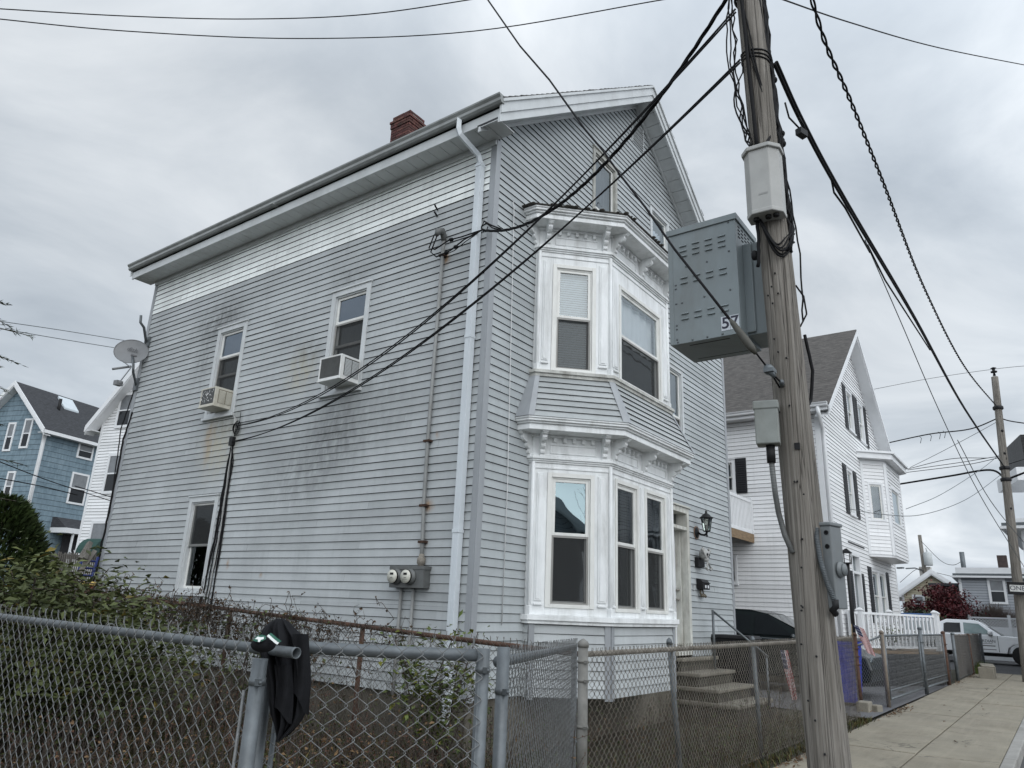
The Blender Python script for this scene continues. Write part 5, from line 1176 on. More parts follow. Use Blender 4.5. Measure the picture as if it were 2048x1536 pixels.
# fallen leaves and litter along the fences (nobody could count them)
def leaf(mb, c, d, nrm, L_, w_, tint=(1, 1, 1), fold=.25, mi=0):
    d = d.normalized(); s = d.cross(nrm)
    s = s.normalized() if s.length > 1e-5 else d.orthogonal().normalized(); n2 = s.cross(d)
    p0 = c; p1 = c+d*(L_*.42)+s*(w_*.5)+n2*(w_*fold); p2_ = c+d*L_; p3 = c+d*(L_*.42)-s*(w_*.5)+n2*(w_*fold); m2 = c+d*(L_*.5)
    mb.add([p0, p1, p2_, p3, m2], [(0, 1, 4), (1, 2, 4), (0, 4, 3), (4, 2, 3)], mi, tint)
def rv(): return Vector((random.gauss(0, 1), random.gauss(0, 1), random.gauss(0, 1))).normalized()
M_DEAD = leafmat('dead_leaf', (.085, .050, .026), (.17, .105, .055)); M_GREEN = leafmat('green_leaf', (.045, .062, .024), (.085, .105, .040)); M_STRAW = leafmat('straw', (.16, .13, .075), (.25, .21, .13)); M_TWIG = paint('bare_twig', (.060, .046, .036), .9, .3, 20, bmp=0)
b = MB()
for i in range(1500):
    if i < 420: x_, y_, z = random.choice((1.5, 3.2, 4.4, 9.6, 10.4, 20.5, 24))+random.gauss(0, .55), -2.44-abs(random.gauss(0, .09)), .01
    elif i < 455: x_, y_, z = random.uniform(-4, 22), random.uniform(-4.3, -2.4), .008
    else: x_, y_, z = random.uniform(-4.5, 9), random.uniform(-2.3, 2.5), .06
    tn = random.uniform(.5, 1.4); leaf(b, Vector((x_, y_, z)), Vector((random.gauss(0, 1), random.gauss(0, 1), random.uniform(-.1, .3))), Vector((random.gauss(0, .3), random.gauss(0, .3), 1)), random.uniform(.025, .07), random.uniform(.02, .045), (tn, tn*.95, tn*.9))
tag(b.build('leaf_litter', M_DEAD), 'brown fallen leaves scattered along the fence foot and pavement', 'leaf litter', kind='stuff')

# ------------------------------------------------------------------ weeds and bushes
def grass(mb, c, n, h, spread, tints):
    for i in range(n):
        p = Vector(c)+Vector((random.gauss(0, spread), random.gauss(0, spread), 0)); hh = h*random.uniform(.5, 1.2); ln = Vector((random.gauss(0, .35), random.gauss(0, .35), 1))
        tn = random.choice(tints); k_ = random.uniform(.7, 1.25); tn = tuple(x*k_ for x in tn); w_ = .0035+.003*random.random(); s = Vector((random.gauss(0, 1), random.gauss(0, 1), 0)).normalized()*w_
        m1 = p+ln*(hh*.5); m2 = p+ln*(hh*.9)+Vector((ln.x, ln.y, -.35))*hh*.35
        mb.add([p-s, p+s, m1+s*.8, m1-s*.8, m2], [(0, 1, 2, 3), (3, 2, 4)], 0, tn)
b = MB(); GT = [(.6, .75, .33), (.45, .62, .25), (1.1, .92, .5), (.75, .5, .3), (.32, .26, .18), (.4, .38, .2)]
M_GRASS = leafmat('mixed_grass', (.075, .072, .045), (.12, .11, .07))
for i in range(1100):
    x_, y_ = random.uniform(-4.7, -.1), random.triangular(-3.0, 9, -1)
    if x_ > -1.3 and y_ < -2.0: continue
    grass(b, (x_, y_, 0), 12, random.choice((.10, .16, .25, .4)), .10, GT)
for i in range(330): grass(b, (random.uniform(-1.2, 7.8), -2.2+abs(random.gauss(0, .5)), 0), 10, random.choice((.07, .12, .2)), .09, GT)
for i in range(150): grass(b, (random.uniform(-1.2, 8), -2.36, 0), 9, .11, .05, GT)
for i in range(120): grass(b, (random.uniform(-4.75, -1.4), random.uniform(-3.5, -2.2), 0), 12, random.choice((.1, .2, .3)), .1, GT)
tag(b.build('weedy_grass', M_GRASS), 'dry weedy grass covering the yard behind the chain-link fences', 'grass', kind='stuff')
b = MB()
for i in range(2600):                   # low broad-leaf ground cover
    q = random.random()
    if q < .6: x_, y_ = random.uniform(-4.7, -1.3), random.triangular(-3.2, 6, -1.5)
    elif q < .8: x_, y_ = random.uniform(-1.1, -.05), random.uniform(-2, 6)
    else: x_, y_ = random.uniform(-1.2, 5), random.uniform(-2.1, -.9)
    k_ = random.uniform(.55, 1.3); z = random.uniform(.02, .32 if q < .8 else .10)
    leaf(b, Vector((x_, y_, z)), Vector((random.gauss(0, 1), random.gauss(0, 1), random.uniform(-.3, .6))), Vector((random.gauss(0, .4), random.gauss(0, .4), 1)), random.uniform(.03, .09), random.uniform(.02, .05), (k_, k_*random.uniform(.85, 1.1), k_*.8))
tag(b.build('ground_cover', M_GREEN), 'low green weeds growing between the fences and the house', 'weeds', kind='stuff')
M_RED = leafmat('reddish_seed_head', (.065, .028, .018), (.11, .05, .03))
def weed_mass(name, label, area, n, hmin, hmax, mats, leafy, seed=.5, zb=0.0):
    b = MB(); 
    for i in range(n):
        x_, y_ = area(); h = random.uniform(hmin, hmax); p = Vector((x_, y_, zb)); tip = p+Vector((random.gauss(0, .10)*h, random.gauss(0, .10)*h, h)); mid = p.lerp(tip, .5)+Vector((random.gauss(0, .03), random.gauss(0, .03), 0))
        b.tube([p, mid, tip], [.004, .003, .0018], 3, 0, False)
        for k_ in range(random.randint(1, 4)):
            f = random.uniform(.35, .9); q = p.lerp(tip, f); e_ = q+Vector((random.gauss(0, .09), random.gauss(0, .09), random.uniform(.05, .16))); b.tube([q, e_], [.0022, .0012], 3, 0, False)
            if random.random() < seed:
                for u_ in range(7): g = random.random(); k2 = random.uniform(.6, 1.3); leaf(b, q.lerp(e_, .3+.8*g), rv(), rv(), random.uniform(.008, .02), random.uniform(.006, .014), (k2,)*3, .2, 1)
        for k_ in range(int(leafy*random.uniform(.5, 1.5))):
            f = random.uniform(.1, 1.0); k2 = random.uniform(.6, 1.35); leaf(b, p.lerp(tip, f), Vector((random.gauss(0, 1), random.gauss(0, 1), random.uniform(-.5, .5))), Vector((random.gauss(0, .5), random.gauss(0, .5), 1)), random.uniform(.02, .055), random.uniform(.012, .03), (k2, k2, k2*.9), .25, 2)
    return tag(b.build(name, mats), label, 'weeds', kind='stuff')
weed_mass('dry_weeds', 'tall dry reddish weeds standing in the lot behind the nearest fence', lambda: (random.uniform(-4.4, -1.35), random.triangular(-2.9, 4.5, -1.2)), 620, .3, .95, [M_TWIG, M_RED, M_DEAD], 5, .7)
weed_mass('green_weeds', 'green leafy weeds between the rusty fence and the side wall', lambda: (random.uniform(-1.15, -.1), random.uniform(-1.9, 8.5)), 420, .3, .85, [M_TWIG, M_RED, M_GREEN], 9, .3)
weed_mass('fence_vines', 'dry brown weeds and vines along the pavement fence and under the bay', lambda: (random.choice((random.gauss(1.2, .9), random.uniform(-1, 7), random.uniform(0, 4.8))), random.uniform(-2.25, -.95)), 330, .2, .75, [M_TWIG, M_DEAD, M_GREEN], 4, .4)
# dead vine tangle hanging in the rusty fence
b = MB()
for i in range(900):
    y_ = random.triangular(-.6, 9, 3.6); z = rz(y_)-abs(random.gauss(0, .22))+.05; p = Vector((-1.22, y_, z)); pts = [p]
    for k_ in range(6): p = p+Vector((random.gauss(0, .012), random.gauss(0, .075), random.gauss(-.012, .06))); p.x = min(-1.15, max(-1.30, p.x)); pts.append(p)
    b.tube(pts, random.uniform(.0018, .0042), 3, 0, False)
    for k_ in range(4): k2 = random.uniform(.3, .9); leaf(b, random.choice(pts), rv(), rv(), random.uniform(.02, .05), random.uniform(.012, .03), (k2,)*3, .3, 1)
for i in range(240):
    y_ = random.triangular(.5, 8.5, 3.2); p = Vector((-1.22, y_, rz(y_)-random.uniform(-.03, 1.0))); k2 = random.uniform(.6, 1.2); leaf(b, p, rv(), rv(), random.uniform(.02, .05), random.uniform(.02, .04), (k2, k2, k2), .2, 2)
tag(b.build('dead_vines', [M_TWIG, M_DEAD, M_GREEN]), 'tangle of dead vines clinging to the rusty fence', 'vines', kind='stuff')
def shrub(name, label, base, stems, hgt, spread, nleaf, ls, mats, cat_='shrub', lean=(0, 0), tints=None, group=None, clump=.10):
    """stems that branch, with leaf clusters round the branch ends"""
    t = thing(name, base, label, cat_, group); b = MB(); ends = []
    B0 = Vector(base)
    for i in range(stems):
        p = B0+Vector((random.gauss(0, spread[0]*.25), random.gauss(0, spread[1]*.25), 0)); h = hgt*random.uniform(.55, 1.0)
        tip = B0+Vector((random.gauss(0, spread[0]*.5)+lean[0], random.gauss(0, spread[1]*.5)+lean[1], h)); mid = p.lerp(tip, .5)+Vector((0, 0, .12*h)); b.tube([p, mid, tip], [.012, .008, .004], 5, 0, False); ends.append(tip)
        for k_ in range(5):
            f = random.uniform(.3, .95); q = (p.lerp(mid, f*2) if f < .5 else mid.lerp(tip, f*2-1)); e_ = q+Vector((random.gauss(0, spread[0]*.28), random.gauss(0, spread[1]*.28), random.uniform(-.02, .22)*hgt*.5)); b.tube([q, e_], [.005, .002], 4, 0, False); ends += [e_, q.lerp(e_, .6)]
    b.build('stems', M_TWIG, t); b = MB()
    for i in range(nleaf):
        c = random.choice(ends)+Vector((random.gauss(0, clump), random.gauss(0, clump), random.gauss(0, clump))); k_ = random.uniform(.55, 1.3); tn = (k_, k_, k_*.85)
        if tints and random.random() < tints[1]: tn = tuple(x*k_ for x in tints[0])
        if c.z < .03: c.z = .05+random.random()*.1
        leaf(b, c, Vector((random.gauss(0, 1), random.gauss(0, 1), random.uniform(-.8, .3))), Vector((random.gauss(0, .5), random.gauss(0, .5), 1)), ls*random.uniform(.6, 1.3), ls*.45*random.uniform(.7, 1.3), tn, .22)
    b.build('leaves', mats, t); return t
M_BUSHL = leafmat('bush_leaf', (.045, .058, .024), (.085, .098, .040))
shrub('leafy_shrub', 'broad olive-green shrub at the left edge behind the nearest fence', (-3.3, 2.9, 0), 64, 1.80, (1.15, 1.8), 17000, .095, M_BUSHL, tints=((1.5, 1.0, .5), .05), clump=.13)
shrub('leafy_shrub', 'dark leafy shrub between the left shrub and the rusty fence', (-2.5, 3.7, 0), 26, 1.20, (.9, 1.3), 5200, .08, M_BUSHL, tints=((1.3, .85, .45), .06), clump=.12)
shrub('climbing_shrub', 'fresh green climbing shrub poking over the rusty fence near the house corner', (-1.1, -.55, 0), 12, 1.50, (.28, .65), 1100, .08, leafmat('fresh_leaf', (.07, .10, .03), (.13, .16, .055)), tints=((1.5, 1.2, .5), .15), clump=.06)
shrub('climbing_shrub', 'small green creeper on the rusty fence left of the jacket', (-1.25, 2.3, 0), 6, 1.6, (.15, .8), 420, .06, M_GREEN, clump=.06)
shrub('climbing_shrub', 'wispy plant against the far bottom corner of the house', (-.5, 8.3, 0), 9, 1.95, (.6, .7), 520, .07, M_BUSHL, clump=.07)
# evergreens at the left edge
def conifer(name, label, base, h, r_, n, mat, dens=1, shape=1.0):
    t = thing(name, base, label, 'tree'); b = MB(); B0 = Vector(base); b.tube([B0, B0+Vector((0, 0, h*.95))], [.10, .02], 8); b.build('trunk', M_TWIG, t); b = MB()
    for i in range(n):
        f = random.random()**.8; z = h*f; rr = r_*(1-f)**shape*(.45+.65*random.random()**.5)+.02; a_ = random.uniform(0, 6.283); c = B0+Vector((rr*math.cos(a_), rr*math.sin(a_), z)); k_ = random.uniform(.45, 1.4)*(1+.45*mnoise.noise(c*2.2)); d = Vector((math.cos(a_), math.sin(a_), random.uniform(.3, 1.6)))
        leaf(b, c, d, rv(), random.uniform(.10, .20), random.uniform(.03, .06), (k_, k_, k_*.8), .1)
    b.build('crown', mat, t); return t
M_EVER = leafmat('evergreen', (.018, .030, .012), (.036, .055, .020))
conifer('arborvitae', 'rounded dark evergreen tree at the left edge before the blue house', at(-22, 1150, 15)-Vector((0, 0, at(-22, 1150, 15).z)), 3.0, 1.25, 12000, M_EVER, shape=.55)
t = thing('conifer_tree', (at(-60, 700, 14).x, at(-60, 700, 14).y, 0), 'thin drooping conifer twigs just entering the left edge', 'tree'); b = MB(); q0 = Vector(t.location); b.tube([q0, q0+Vector((0, 0, 6.5))], [.12, .03], 8); b.build('trunk', M_TWIG, t); b = MB(); b2 = MB()
for i in range(46):
    z = 2.6+3.6*i/46; a_ = i*2.4; L_ = random.uniform(.45, .95)*(1.25-.10*(z-2.6)); e_ = q0+Vector((L_*math.cos(a_), L_*math.sin(a_), z-.12)); s_ = q0+Vector((0, 0, z)); b.tube([s_, e_], [.012, .004], 4, 0, False)
    for k_ in range(46): c = s_.lerp(e_, random.uniform(.25, 1.05)); g = random.uniform(.5, 1.3); leaf(b2, c, Vector((math.cos(a_)+random.gauss(0, .6), math.sin(a_)+random.gauss(0, .6), random.uniform(-.6, .4))), rv(), random.uniform(.06, .13), .014, (g,)*3, 0)
b.build('branches', M_TWIG, t); b2.build('needles', M_EVER, t)
# small yellow flowers in the weeds
b = MB()
for i in range(26):
    p = Vector((random.uniform(-4.0, -2.6), random.uniform(-2.6, -.6), random.uniform(.15, .5)))
    for k_ in range(5): leaf(b, p, Vector((math.cos(k_*1.26), math.sin(k_*1.26), .2)), Vector((0, 0, 1)), .018, .010)
tag(b.build('yellow_flowers', paint('yellow_petal', (.55, .45, .06), .7, .1, 20, bmp=0)), 'tiny yellow flowers dotted through the weeds', 'flowers', kind='stuff')
# ------------------------------------------------------------------ right-hand fences, bins, flags, car
fs_ = thing('chain_link_fence', (10.2, -2.0, 0), 'short chain-link panel with a rusty post beside the blue bin', 'fence')
post(fs_, 9.95, -1.86, -.1, 1.36, .045, M_RUST, bands=(1.1, .95, .8)); post(fs_, 10.75, -2.22, -.1, 1.42, .04, paint('brown_post', (.17, .14, .11), .8, .2, 12, dirt=(.07, .05, .04), dirt_amt=.6), bands=()); rail(fs_, (9.95, -1.86, 1.15), (10.75, -2.22, 1.36), .02, M_STEEL)
b = MB(); chainlink(b, (9.98, -1.9), (10.72, -2.24), .05, .05, 1.15, 1.34, .040, .0030, 3, False, 0); b.build('mesh', M_WIRE, fs_)
def leafgate(name, label, P, Q, par_cat='gate', m_post=None):
    g = thing(name, (P[0], P[1], 0), label, par_cat, 'double driveway gate leaves'); b = MB(); r_ = .024
    P, Q = Vector((P[0], P[1], 0)), Vector((Q[0], Q[1], 0)); zt, zb_ = 1.36, .14
    for z in (zt, zb_, .30): b.tube([P+Vector((0, 0, z)), Q+Vector((0, 0, z))], r_ if z != .30 else .014, 10)
    for q in (P, Q): b.tube([q+Vector((0, 0, zb_)), q+Vector((0, 0, zt))], r_, 10)
    b.build('frame', M_STEEL, g); b = MB(); chainlink(b, P, Q, zb_, zb_, zt, zt, .06, .0040, 3, False, 0); b.build('mesh', M_WIRE, g)
    return g
leafgate('driveway_gate', 'left leaf of the chain-link driveway gate next to the rusty flag post', (10.85, -2.24), (14.75, -2.33)); leafgate('driveway_gate', 'right leaf of the chain-link driveway gate against the grey boards', (15.05, -2.34), (18.45, -2.42))
g = thing('gate_post', (14.9, -2.36, 0), 'leaning grey post where the two driveway gate leaves meet', 'post'); post(g, 14.9, -2.36, -.05, 1.52, .045, M_STEEL, bands=(1.2, .5)); 
g = thing('gate_post', (18.75, -2.42, 0), 'rust-brown post at the far end of the driveway gate', 'post'); post(g, 18.75, -2.42, -.1, 1.42, .05, M_RUST, bands=(1.1, .4))
b = MB(); b.box((9.35, -2.12, -.05), (9.72, -1.9, .17)); b.obox((9.62, -2.22, -.05), (.2, -.06, 0), (.05, .14, 0), (0, 0, .16)); tag(b.build('concrete_block', M_STEP, None, .02), 'broken concrete blocks at the foot of the rusty post', 'concrete block')
def bin_(name, label, x, y, w_, d_, h, mat, lidm, rz_=0):
    t = thing(name, (x, y, 0), label, 'wheeled bin'); b = MB()
    b.prism([(x-w_*.40, y-d_*.40), (x+w_*.40, y-d_*.40), (x+w_*.40, y+d_*.36), (x-w_*.40, y+d_*.36)], .06, h*.9, 0, [(x-w_*.5, y-d_*.5), (x+w_*.5, y-d_*.5), (x+w_*.5, y+d_*.5), (x-w_*.5, y+d_*.5)])
    b.box((x-w_*.53, y-d_*.53, h*.84), (x+w_*.53, y+d_*.53, h*.9))
    b.add([(x-w_*.505, y-d_*.2, h*.62), (x-w_*.54, y-d_*.1, h*.70), (x-w_*.54, y+d_*.3, h*.70), (x-w_*.505, y+d_*.36, h*.62)], [(0, 1, 2, 3)]); b.build('body', mat, t, .012)
    b = MB(); b.prism([(x-w_*.56, y-d_*.56), (x+w_*.56, y-d_*.56), (x+w_*.56, y+d_*.6), (x-w_*.56, y+d_*.6)], h*.905, h*.945, 0, [(x-w_*.5, y-d_*.5), (x+w_*.5, y-d_*.5), (x+w_*.5, y+d_*.54), (x-w_*.5, y+d_*.54)]); b.tube([(x-w_*.4, y+d_*.6, h*.90), (x+w_*.4, y+d_*.6, h*.90)], .02, 8); b.build('lid', lidm, t, .01)
    b = MB()
    for sx in (-.42, .38): b.lathe((x+w_*sx, y+d_*.42, .11), (1, 0, 0), [(0, .11), (.05, .11)], 16)
    build_each(b, 'wheel', M_BLKM, t); return t
bin_('recycling_bin', 'bright blue wheeled bin beside the foreground pole', 10.45, -1.46, .70, .70, 1.36, paint('blue_plastic', (.003, .028, .42), .42, .08, 6), paint('dark_bin_lid', (.02, .022, .03), .5, .1, 8))
bin_('rubbish_bin', 'black wheeled bin behind the step handrail', 7.35, -.35, .62, .7, 1.36, M_BLKM, M_BLKM)
def flag_mat():
    m_, t, bs = new_mat('striped_flag'); uv = N('ShaderNodeAttribute', t); uv.attribute_name = 'tint'; lk(uv.outputs['Color'], bs.inputs['Base Color'], t); bs.inputs['Roughness'].default_value = .8; return m_
M_FLAG = flag_mat()
def flag(label, top, along, down, w_, h_, cat_='flag', fold=.012, stick=None):
    t = thing('small_flag', top, label, cat_); b = MB(); top, along, down = Vector(top), Vector(along).normalized(), Vector(down).normalized(); nrm = along.cross(down); nu, nv = 26, 26
    def P(i, j): u, v = i/nu, j/nv; return top+down*(w_*u)+along*(h_*v*(1-.25*u))+nrm*(fold*math.sin(v*9+u*4)*(.3+u))
    for i in range(nu):
        for j in range(nv):
            u, v = (i+.5)/nu, (j+.5)/nv
            if u < .4 and v < .54: c = (.45, .46, .5) if (i % 3 == 1 and j % 3 == 1) else (.012, .016, .06)
            else: c = (.30, .022, .03) if int(v*13) % 2 == 0 else (.55, .53, .52)
            b.add([P(i, j), P(i+1, j), P(i+1, j+1), P(i, j+1)], [(0, 1, 2, 3)], 0, c, True)
    b.build('cloth', M_FLAG, t)
    if stick: b = MB(); b.tube(stick, .006, 6); b.build('stick', paint('flag_stick', (.3, .22, .12), .7, .1, 10), t)
f0 = at(1706, 1248, 16.6); flag('small stars-and-stripes flag hanging from the rusty post', f0, rgt*.6-Vector((0, 0, .25)), Vector((.25, -.1, -1))+rgt*.28, .60, .22, stick=[f0-rgt*.03, f0+Vector((.0, .0, -.5))-rgt*.05])
f0 = at(1560, 1300, 11.6); flag('limp stars-and-stripes flag hanging inside the pavement fence', f0, rgt, Vector((0, 0, -1))+rgt*.18, .66, .11, fold=.02)
M_CWS = paint('car_windscreen_glass', (.05, .058, .058), .08, .1, 3, bmp=0)
M_CSG = paint('car_side_glass', (.015, .018, .02), .05, .1, 3, bmp=0)
# dark car in the drive, nose towards the street
M_CARB = paint('dark_green_car_paint', (.016, .021, .022), .22, .05, 3, spec=.6, bmp=0); M_CGL = glass('car_glass', (.25, .28, .28), .10); M_TYRE = paint('tyre', (.015, .015, .015), .9, .1, 10)
def wheel(par, c, ax, r_, w_, rimm=None):
    b = MB(); b.lathe(Vector(c)-Vector(ax)*(w_/2), ax, [(0, r_*.86), (w_*.12, r_), (w_*.88, r_), (w_, r_*.86)], 28); o = b.build('wheel', M_TYRE, par)
    b = MB(); s = Vector(ax)*(w_*.5+.004)
    b._lathe(Vector(c)-Vector(ax)*(w_/2+.004), Vector(ax), [(.05, .02), (.03, r_*.2), (.012, r_*.56), (0, r_*.64), (.02, r_*.66)], 20, 0, (1, 1, 1), True)
    b.build('rim', rimm or M_STEEL, o)
car = thing('parked_car', (10.4, 1.0, 0), 'dark hatchback-shaped car parked in the driveway with its windscreen facing the street', 'car')
def pz(prof, x0, x1, inset=0, zc=9): return None
b = MB(); cx, hw = 10.4, .90
lower = [(-1.85, .35), (-1.92, .62), (-1.85, .88), (-1.05, 1.10), (-.72, 1.17), (3.0, 1.22), (3.35, 1.05), (3.42, .5), (3.3, .32)]
b.extrude([(cx-hw, y, z) for y, z in lower], (2*hw, 0, 0)); b.build('body', M_CARB, car, .06, 3)
b = MB(); roofp = [(-.80, 1.15), (.35, 1.72), (.75, 1.80), (2.3, 1.82), (3.0, 1.68), (3.2, 1.2)]; iw = .20
vs = [(cx-hw+.04+(iw if z > 1.4 else 0)*(1), y, z) for y, z in roofp]+[(cx+hw-.04-(iw if z > 1.4 else 0), y, z) for y, z in roofp]; n_ = len(roofp)
gm = [(0, 1, n_+1, n_)]; bm_ = [(i, i+1, n_+i+1, n_+i) for i in range(1, n_-1)]
b.add(vs, bm_, 0); 
for s0 in (0, n_):
    b.add([vs[s0], vs[s0+1], vs[s0+2], vs[s0+3], vs[s0+4], vs[s0+5]], [(0, 1, 2, 3, 4, 5)], 0)
b.build('roof', M_CARB, car, .04, 2)
b = MB(); b.add([Vector(vs[0])+Vector((.06, -.02, .03)), Vector(vs[1])+Vector((.06, -.02, -.01)), Vector(vs[n_+1])+Vector((-.06, -.02, -.01)), Vector(vs[n_])+Vector((-.06, -.02, .03))], [(3, 2, 1, 0)]); b.build('windscreen', M_CWS, car)
for (ya, yb, sg) in [(p_, q_, s_) for p_, q_ in ((-.30, .62), (.72, 1.75), (1.85, 2.8)) for s_ in (-1, 1)]:
    b = MB()
    if True:
        xb_, xt_ = cx+sg*(hw-.035), cx+sg*(hw-.04-iw+.015); za_, zt_ = 1.24, 1.68
        b.add([(xb_+sg*.004, ya, za_), (xb_+sg*.004, yb, za_), (xt_+sg*.02, yb, zt_), (xt_+sg*.02, max(ya, .32), zt_)], [(0, 1, 2, 3)])
    b.build('side_window', M_CSG, car)
for y_ in (-1.05, 2.3):
    for sg in (-1, 1): wheel(car, (cx+sg*(hw-.10), y_, .33), (sg, 0, 0), .33, .22)
b = MB()
for sg in (-1, 1): b.ball((cx+sg*(hw+.08), -.32, 1.22), .10, 0, 10, 1, .6, .7)
build_each(b, 'mirror', M_CARB, car); b = MB()
for sg in (-1, 1): b.ball((cx+sg*.65, -1.86, .78), .13, 0, 10, 1.2, .4, .7)
build_each(b, 'headlight', M_GLASS, car)

car.location = car.location + Vector((2.1, .1, 0))
# ------------------------------------------------------------------ the white house next door
M_VINYL = siding_mat('white_vinyl', (.75, .755, .76), .03)
M_VTRIM = paint('white_vinyl_trim', (.70, .71, .72), .4, .04, 4); M_SHUT = paint('black_shutter', (.014, .015, .018), .5, .15, 8); M_DECKW = paint('weathered_deck_wood', (.21, .145, .085), .85, .25, 6, stretch=(1, 1, 4))
wh = thing('white_gable_house', (18.8, 4.5, 0), 'white gable house with black shutters and an upper bay beyond the driveway', 'house')
X0, X1, Y0, Y1, EV, RX2, RZ2 = 14.05, 23.6, -.60, 10.4, 7.12, 18.85, 11.15; RS2 = (RZ2-EV-.12)/(RX2-X0+.35)
WS = Face((X0, Y0, 0), (0, 1, 0), (-1, 0, 0)); WF = Face((X0, Y0, 0), (1, 0, 0), (0, -1, 0)); r2 = random.Random(8)
def rf2(x): return RZ2-RS2*abs(x-RX2)
b = MB(); siding(b, WS.O, WS.U, WS.N, .3, EV, .115, lambda z: (.1, Y1-Y0), [(2.40, 3.1, 5.02, 6.0), (2.48, 3.1, 2.50, 3.25)], None, rnd=r2, seg=9); b.build('wall', [M_VINYL, M_GRIME_SHADE], wh)
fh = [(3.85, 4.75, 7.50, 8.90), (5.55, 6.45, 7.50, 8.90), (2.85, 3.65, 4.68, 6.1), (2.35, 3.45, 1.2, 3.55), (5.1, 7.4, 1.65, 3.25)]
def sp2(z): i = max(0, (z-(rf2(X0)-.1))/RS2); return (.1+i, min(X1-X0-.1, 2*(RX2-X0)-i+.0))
b = MB(); siding(b, WF.O, WF.U, WF.N, .3, RZ2-.35, .115, sp2, fh, None, rnd=r2, seg=9); b.build('wall', [M_VINYL, M_GRIME_SHADE], wh)
b = MB(); b.box((X1-.03, Y0+.02, .3), (X1, Y1, EV)); b.box((X0+.02, Y1-.03, .3), (X1, Y1, EV)); b.build('wall', M_VINYL, wh); b = MB(); b.box((X0+.3, Y0+.3, .3), (X1-.3, Y1-.3, EV)); b.prism([(X0+3, Y0+.3), (X1-3, Y0+.3), (X1-3, Y1-.3), (X0+3, Y1-.3)], EV+.02, 9.0); b.build('room', M_ROOM, wh)
b = MB(); b.box((X0+.03, Y0+.03, -.2), (X1-.03, Y1, .3)); b.build('foundation', M_FOUND, wh)
for (x, sx) in ((X0, 1), (X1, -1)): b = MB(); b.box((x-sx*.03, Y0-.03, .3), (x+sx*.11, Y0, EV+.1)); b.box((x-sx*.03, Y0, .3), (x, Y0+.11, EV+.1)); b.build('corner_board', M_VTRIM, wh)
b = MB()
for sg in (-1, 1):
    xe = RX2+sg*(RX2-X0+.35) if sg < 0 else X1+.35
    b.add([(RX2, Y0-.38, RZ2+.02), (xe, Y0-.38, rf2(xe)+.02), (xe, Y1+.3, rf2(xe)+.02), (RX2, Y1+.3, RZ2+.02)], [(0, 1, 2, 3)])
    b.add([(RX2, Y0-.38, RZ2-.04), (xe, Y0-.38, rf2(xe)-.04), (xe, Y1+.3, rf2(xe)-.04), (RX2, Y1+.3, RZ2-.04)], [(0, 3, 2, 1)]); b.add([(RX2, Y0-.38, RZ2+.02), (RX2, Y0-.38, RZ2-.04), (xe, Y0-.38, rf2(xe)-.04), (xe, Y0-.38, rf2(xe)+.02)], [(0, 1, 2, 3)])
rfm = b.build('roof', None or M_SHING, wh)
def roof_shingle(name, c, s1=.14):
    m_, t, bs = new_mat(name); pos = coords(t, (1, 1, 1), True); nz = noise(t, coords(t, (2.2, 2.2, 9), True), 2.0, 4, .7); n2 = noise(t, pos, 30, 4, .7)
    wv = N('ShaderNodeTexWave', t, wave_type='BANDS', bands_direction='Z'); lk(coords(t, (1, 1, 1/s1*.5), True), wv.inputs[0], t); wv.inputs['Scale'].default_value = 1.0; wv.inputs['Distortion'].default_value = 1.2; wv.inputs['Detail Scale'].default_value = 4
    c0 = ramp(t, nz, [(.35, tuple(x*.6 for x in c)), (.65, tuple(x*1.5 for x in c))]); c0 = mixc(t, ramp(t, wv.outputs['Fac'], [(.0, .55), (.25, 0)]), c0, tuple(x*.4 for x in c)); c0 = mixc(t, ramp(t, n2, [(.4, .4), (.6, 0)]), c0, tuple(x*.5 for x in c))
    lk(c0, bs.inputs['Base Color'], t); bs.inputs['Roughness'].default_value = .95; return m_
rfm.data.materials.clear(); rfm.data.materials.append(roof_shingle('grey_brown_shingle', (.085, .078, .072)))
b = MB()
for sg in (-1, 1):
    xe = X0-.35 if sg < 0 else X1+.35
    for (d0, d1, y0, y1) in ((.03, .22, Y0-.40, Y0-.36), (.22, .30, Y0-.37, Y0-.33), (.30, .32, Y0-.36, Y0)):
        b.extrude([(RX2, y0, RZ2-d1), (RX2, y0, RZ2-d0), (xe, y0, rf2(xe)-d0), (xe, y0, rf2(xe)-d1)], (0, y1-y0, 0))
b.build('rake_board', M_VTRIM, wh)
b = MB(); b.box((X0-.35, Y0-.33, EV-.02), (X0, Y1+.2, EV)); b.box((X0-.38, Y0-.34, EV-.03), (X0-.35, Y1+.25, EV+.13)); b.build('soffit', M_VTRIM, wh); gutter(X0-.38, -1, Y0-.35, Y1+.3, EV+.17, par=wh, mat=M_VTRIM)
b = MB(); b.tube([(X0-.42, Y0-.1, EV+.05), (X0-.42, Y0-.12, EV-.15), (X0+.02, Y0-.09, EV-.45), (X0+.05, Y0-.09, EV-.8), (X0+.05, Y0-.09, .2)], .055, 6); b.build('downspout', M_VTRIM, wh)
vp = Vector((X0+1.9, 2.9, rf2(X0+1.9))); b = MB(); b.tube([vp-Vector((0, 0, .2)), vp+Vector((0, 0, .95))], .05, 8); b.build('vent_pipe', M_GREYB, wh); b = MB(); b.lathe(vp+Vector((0, 0, -.05)), (0, 0, 1), [(0, .22), (.06, .14), (.2, .08)], 10); b.build('flashing', M_STEEL, wh)
def shutter(F, a0, a1, z0, z1, par):
    b = MB(); F.box(b, a0, a1, z0, z1, .0, .035)
    n_ = int((z1-z0)/.07)
    for i in range(n_): z = z0+.05+(z1-z0-.1)*i/n_; b.obox(F.p(a0+.04, z, .036), F.U*(a1-a0-.08), F.N*.014, Vector((0, 0, .03)))
    b.build('shutter', M_SHUT, par, .004)
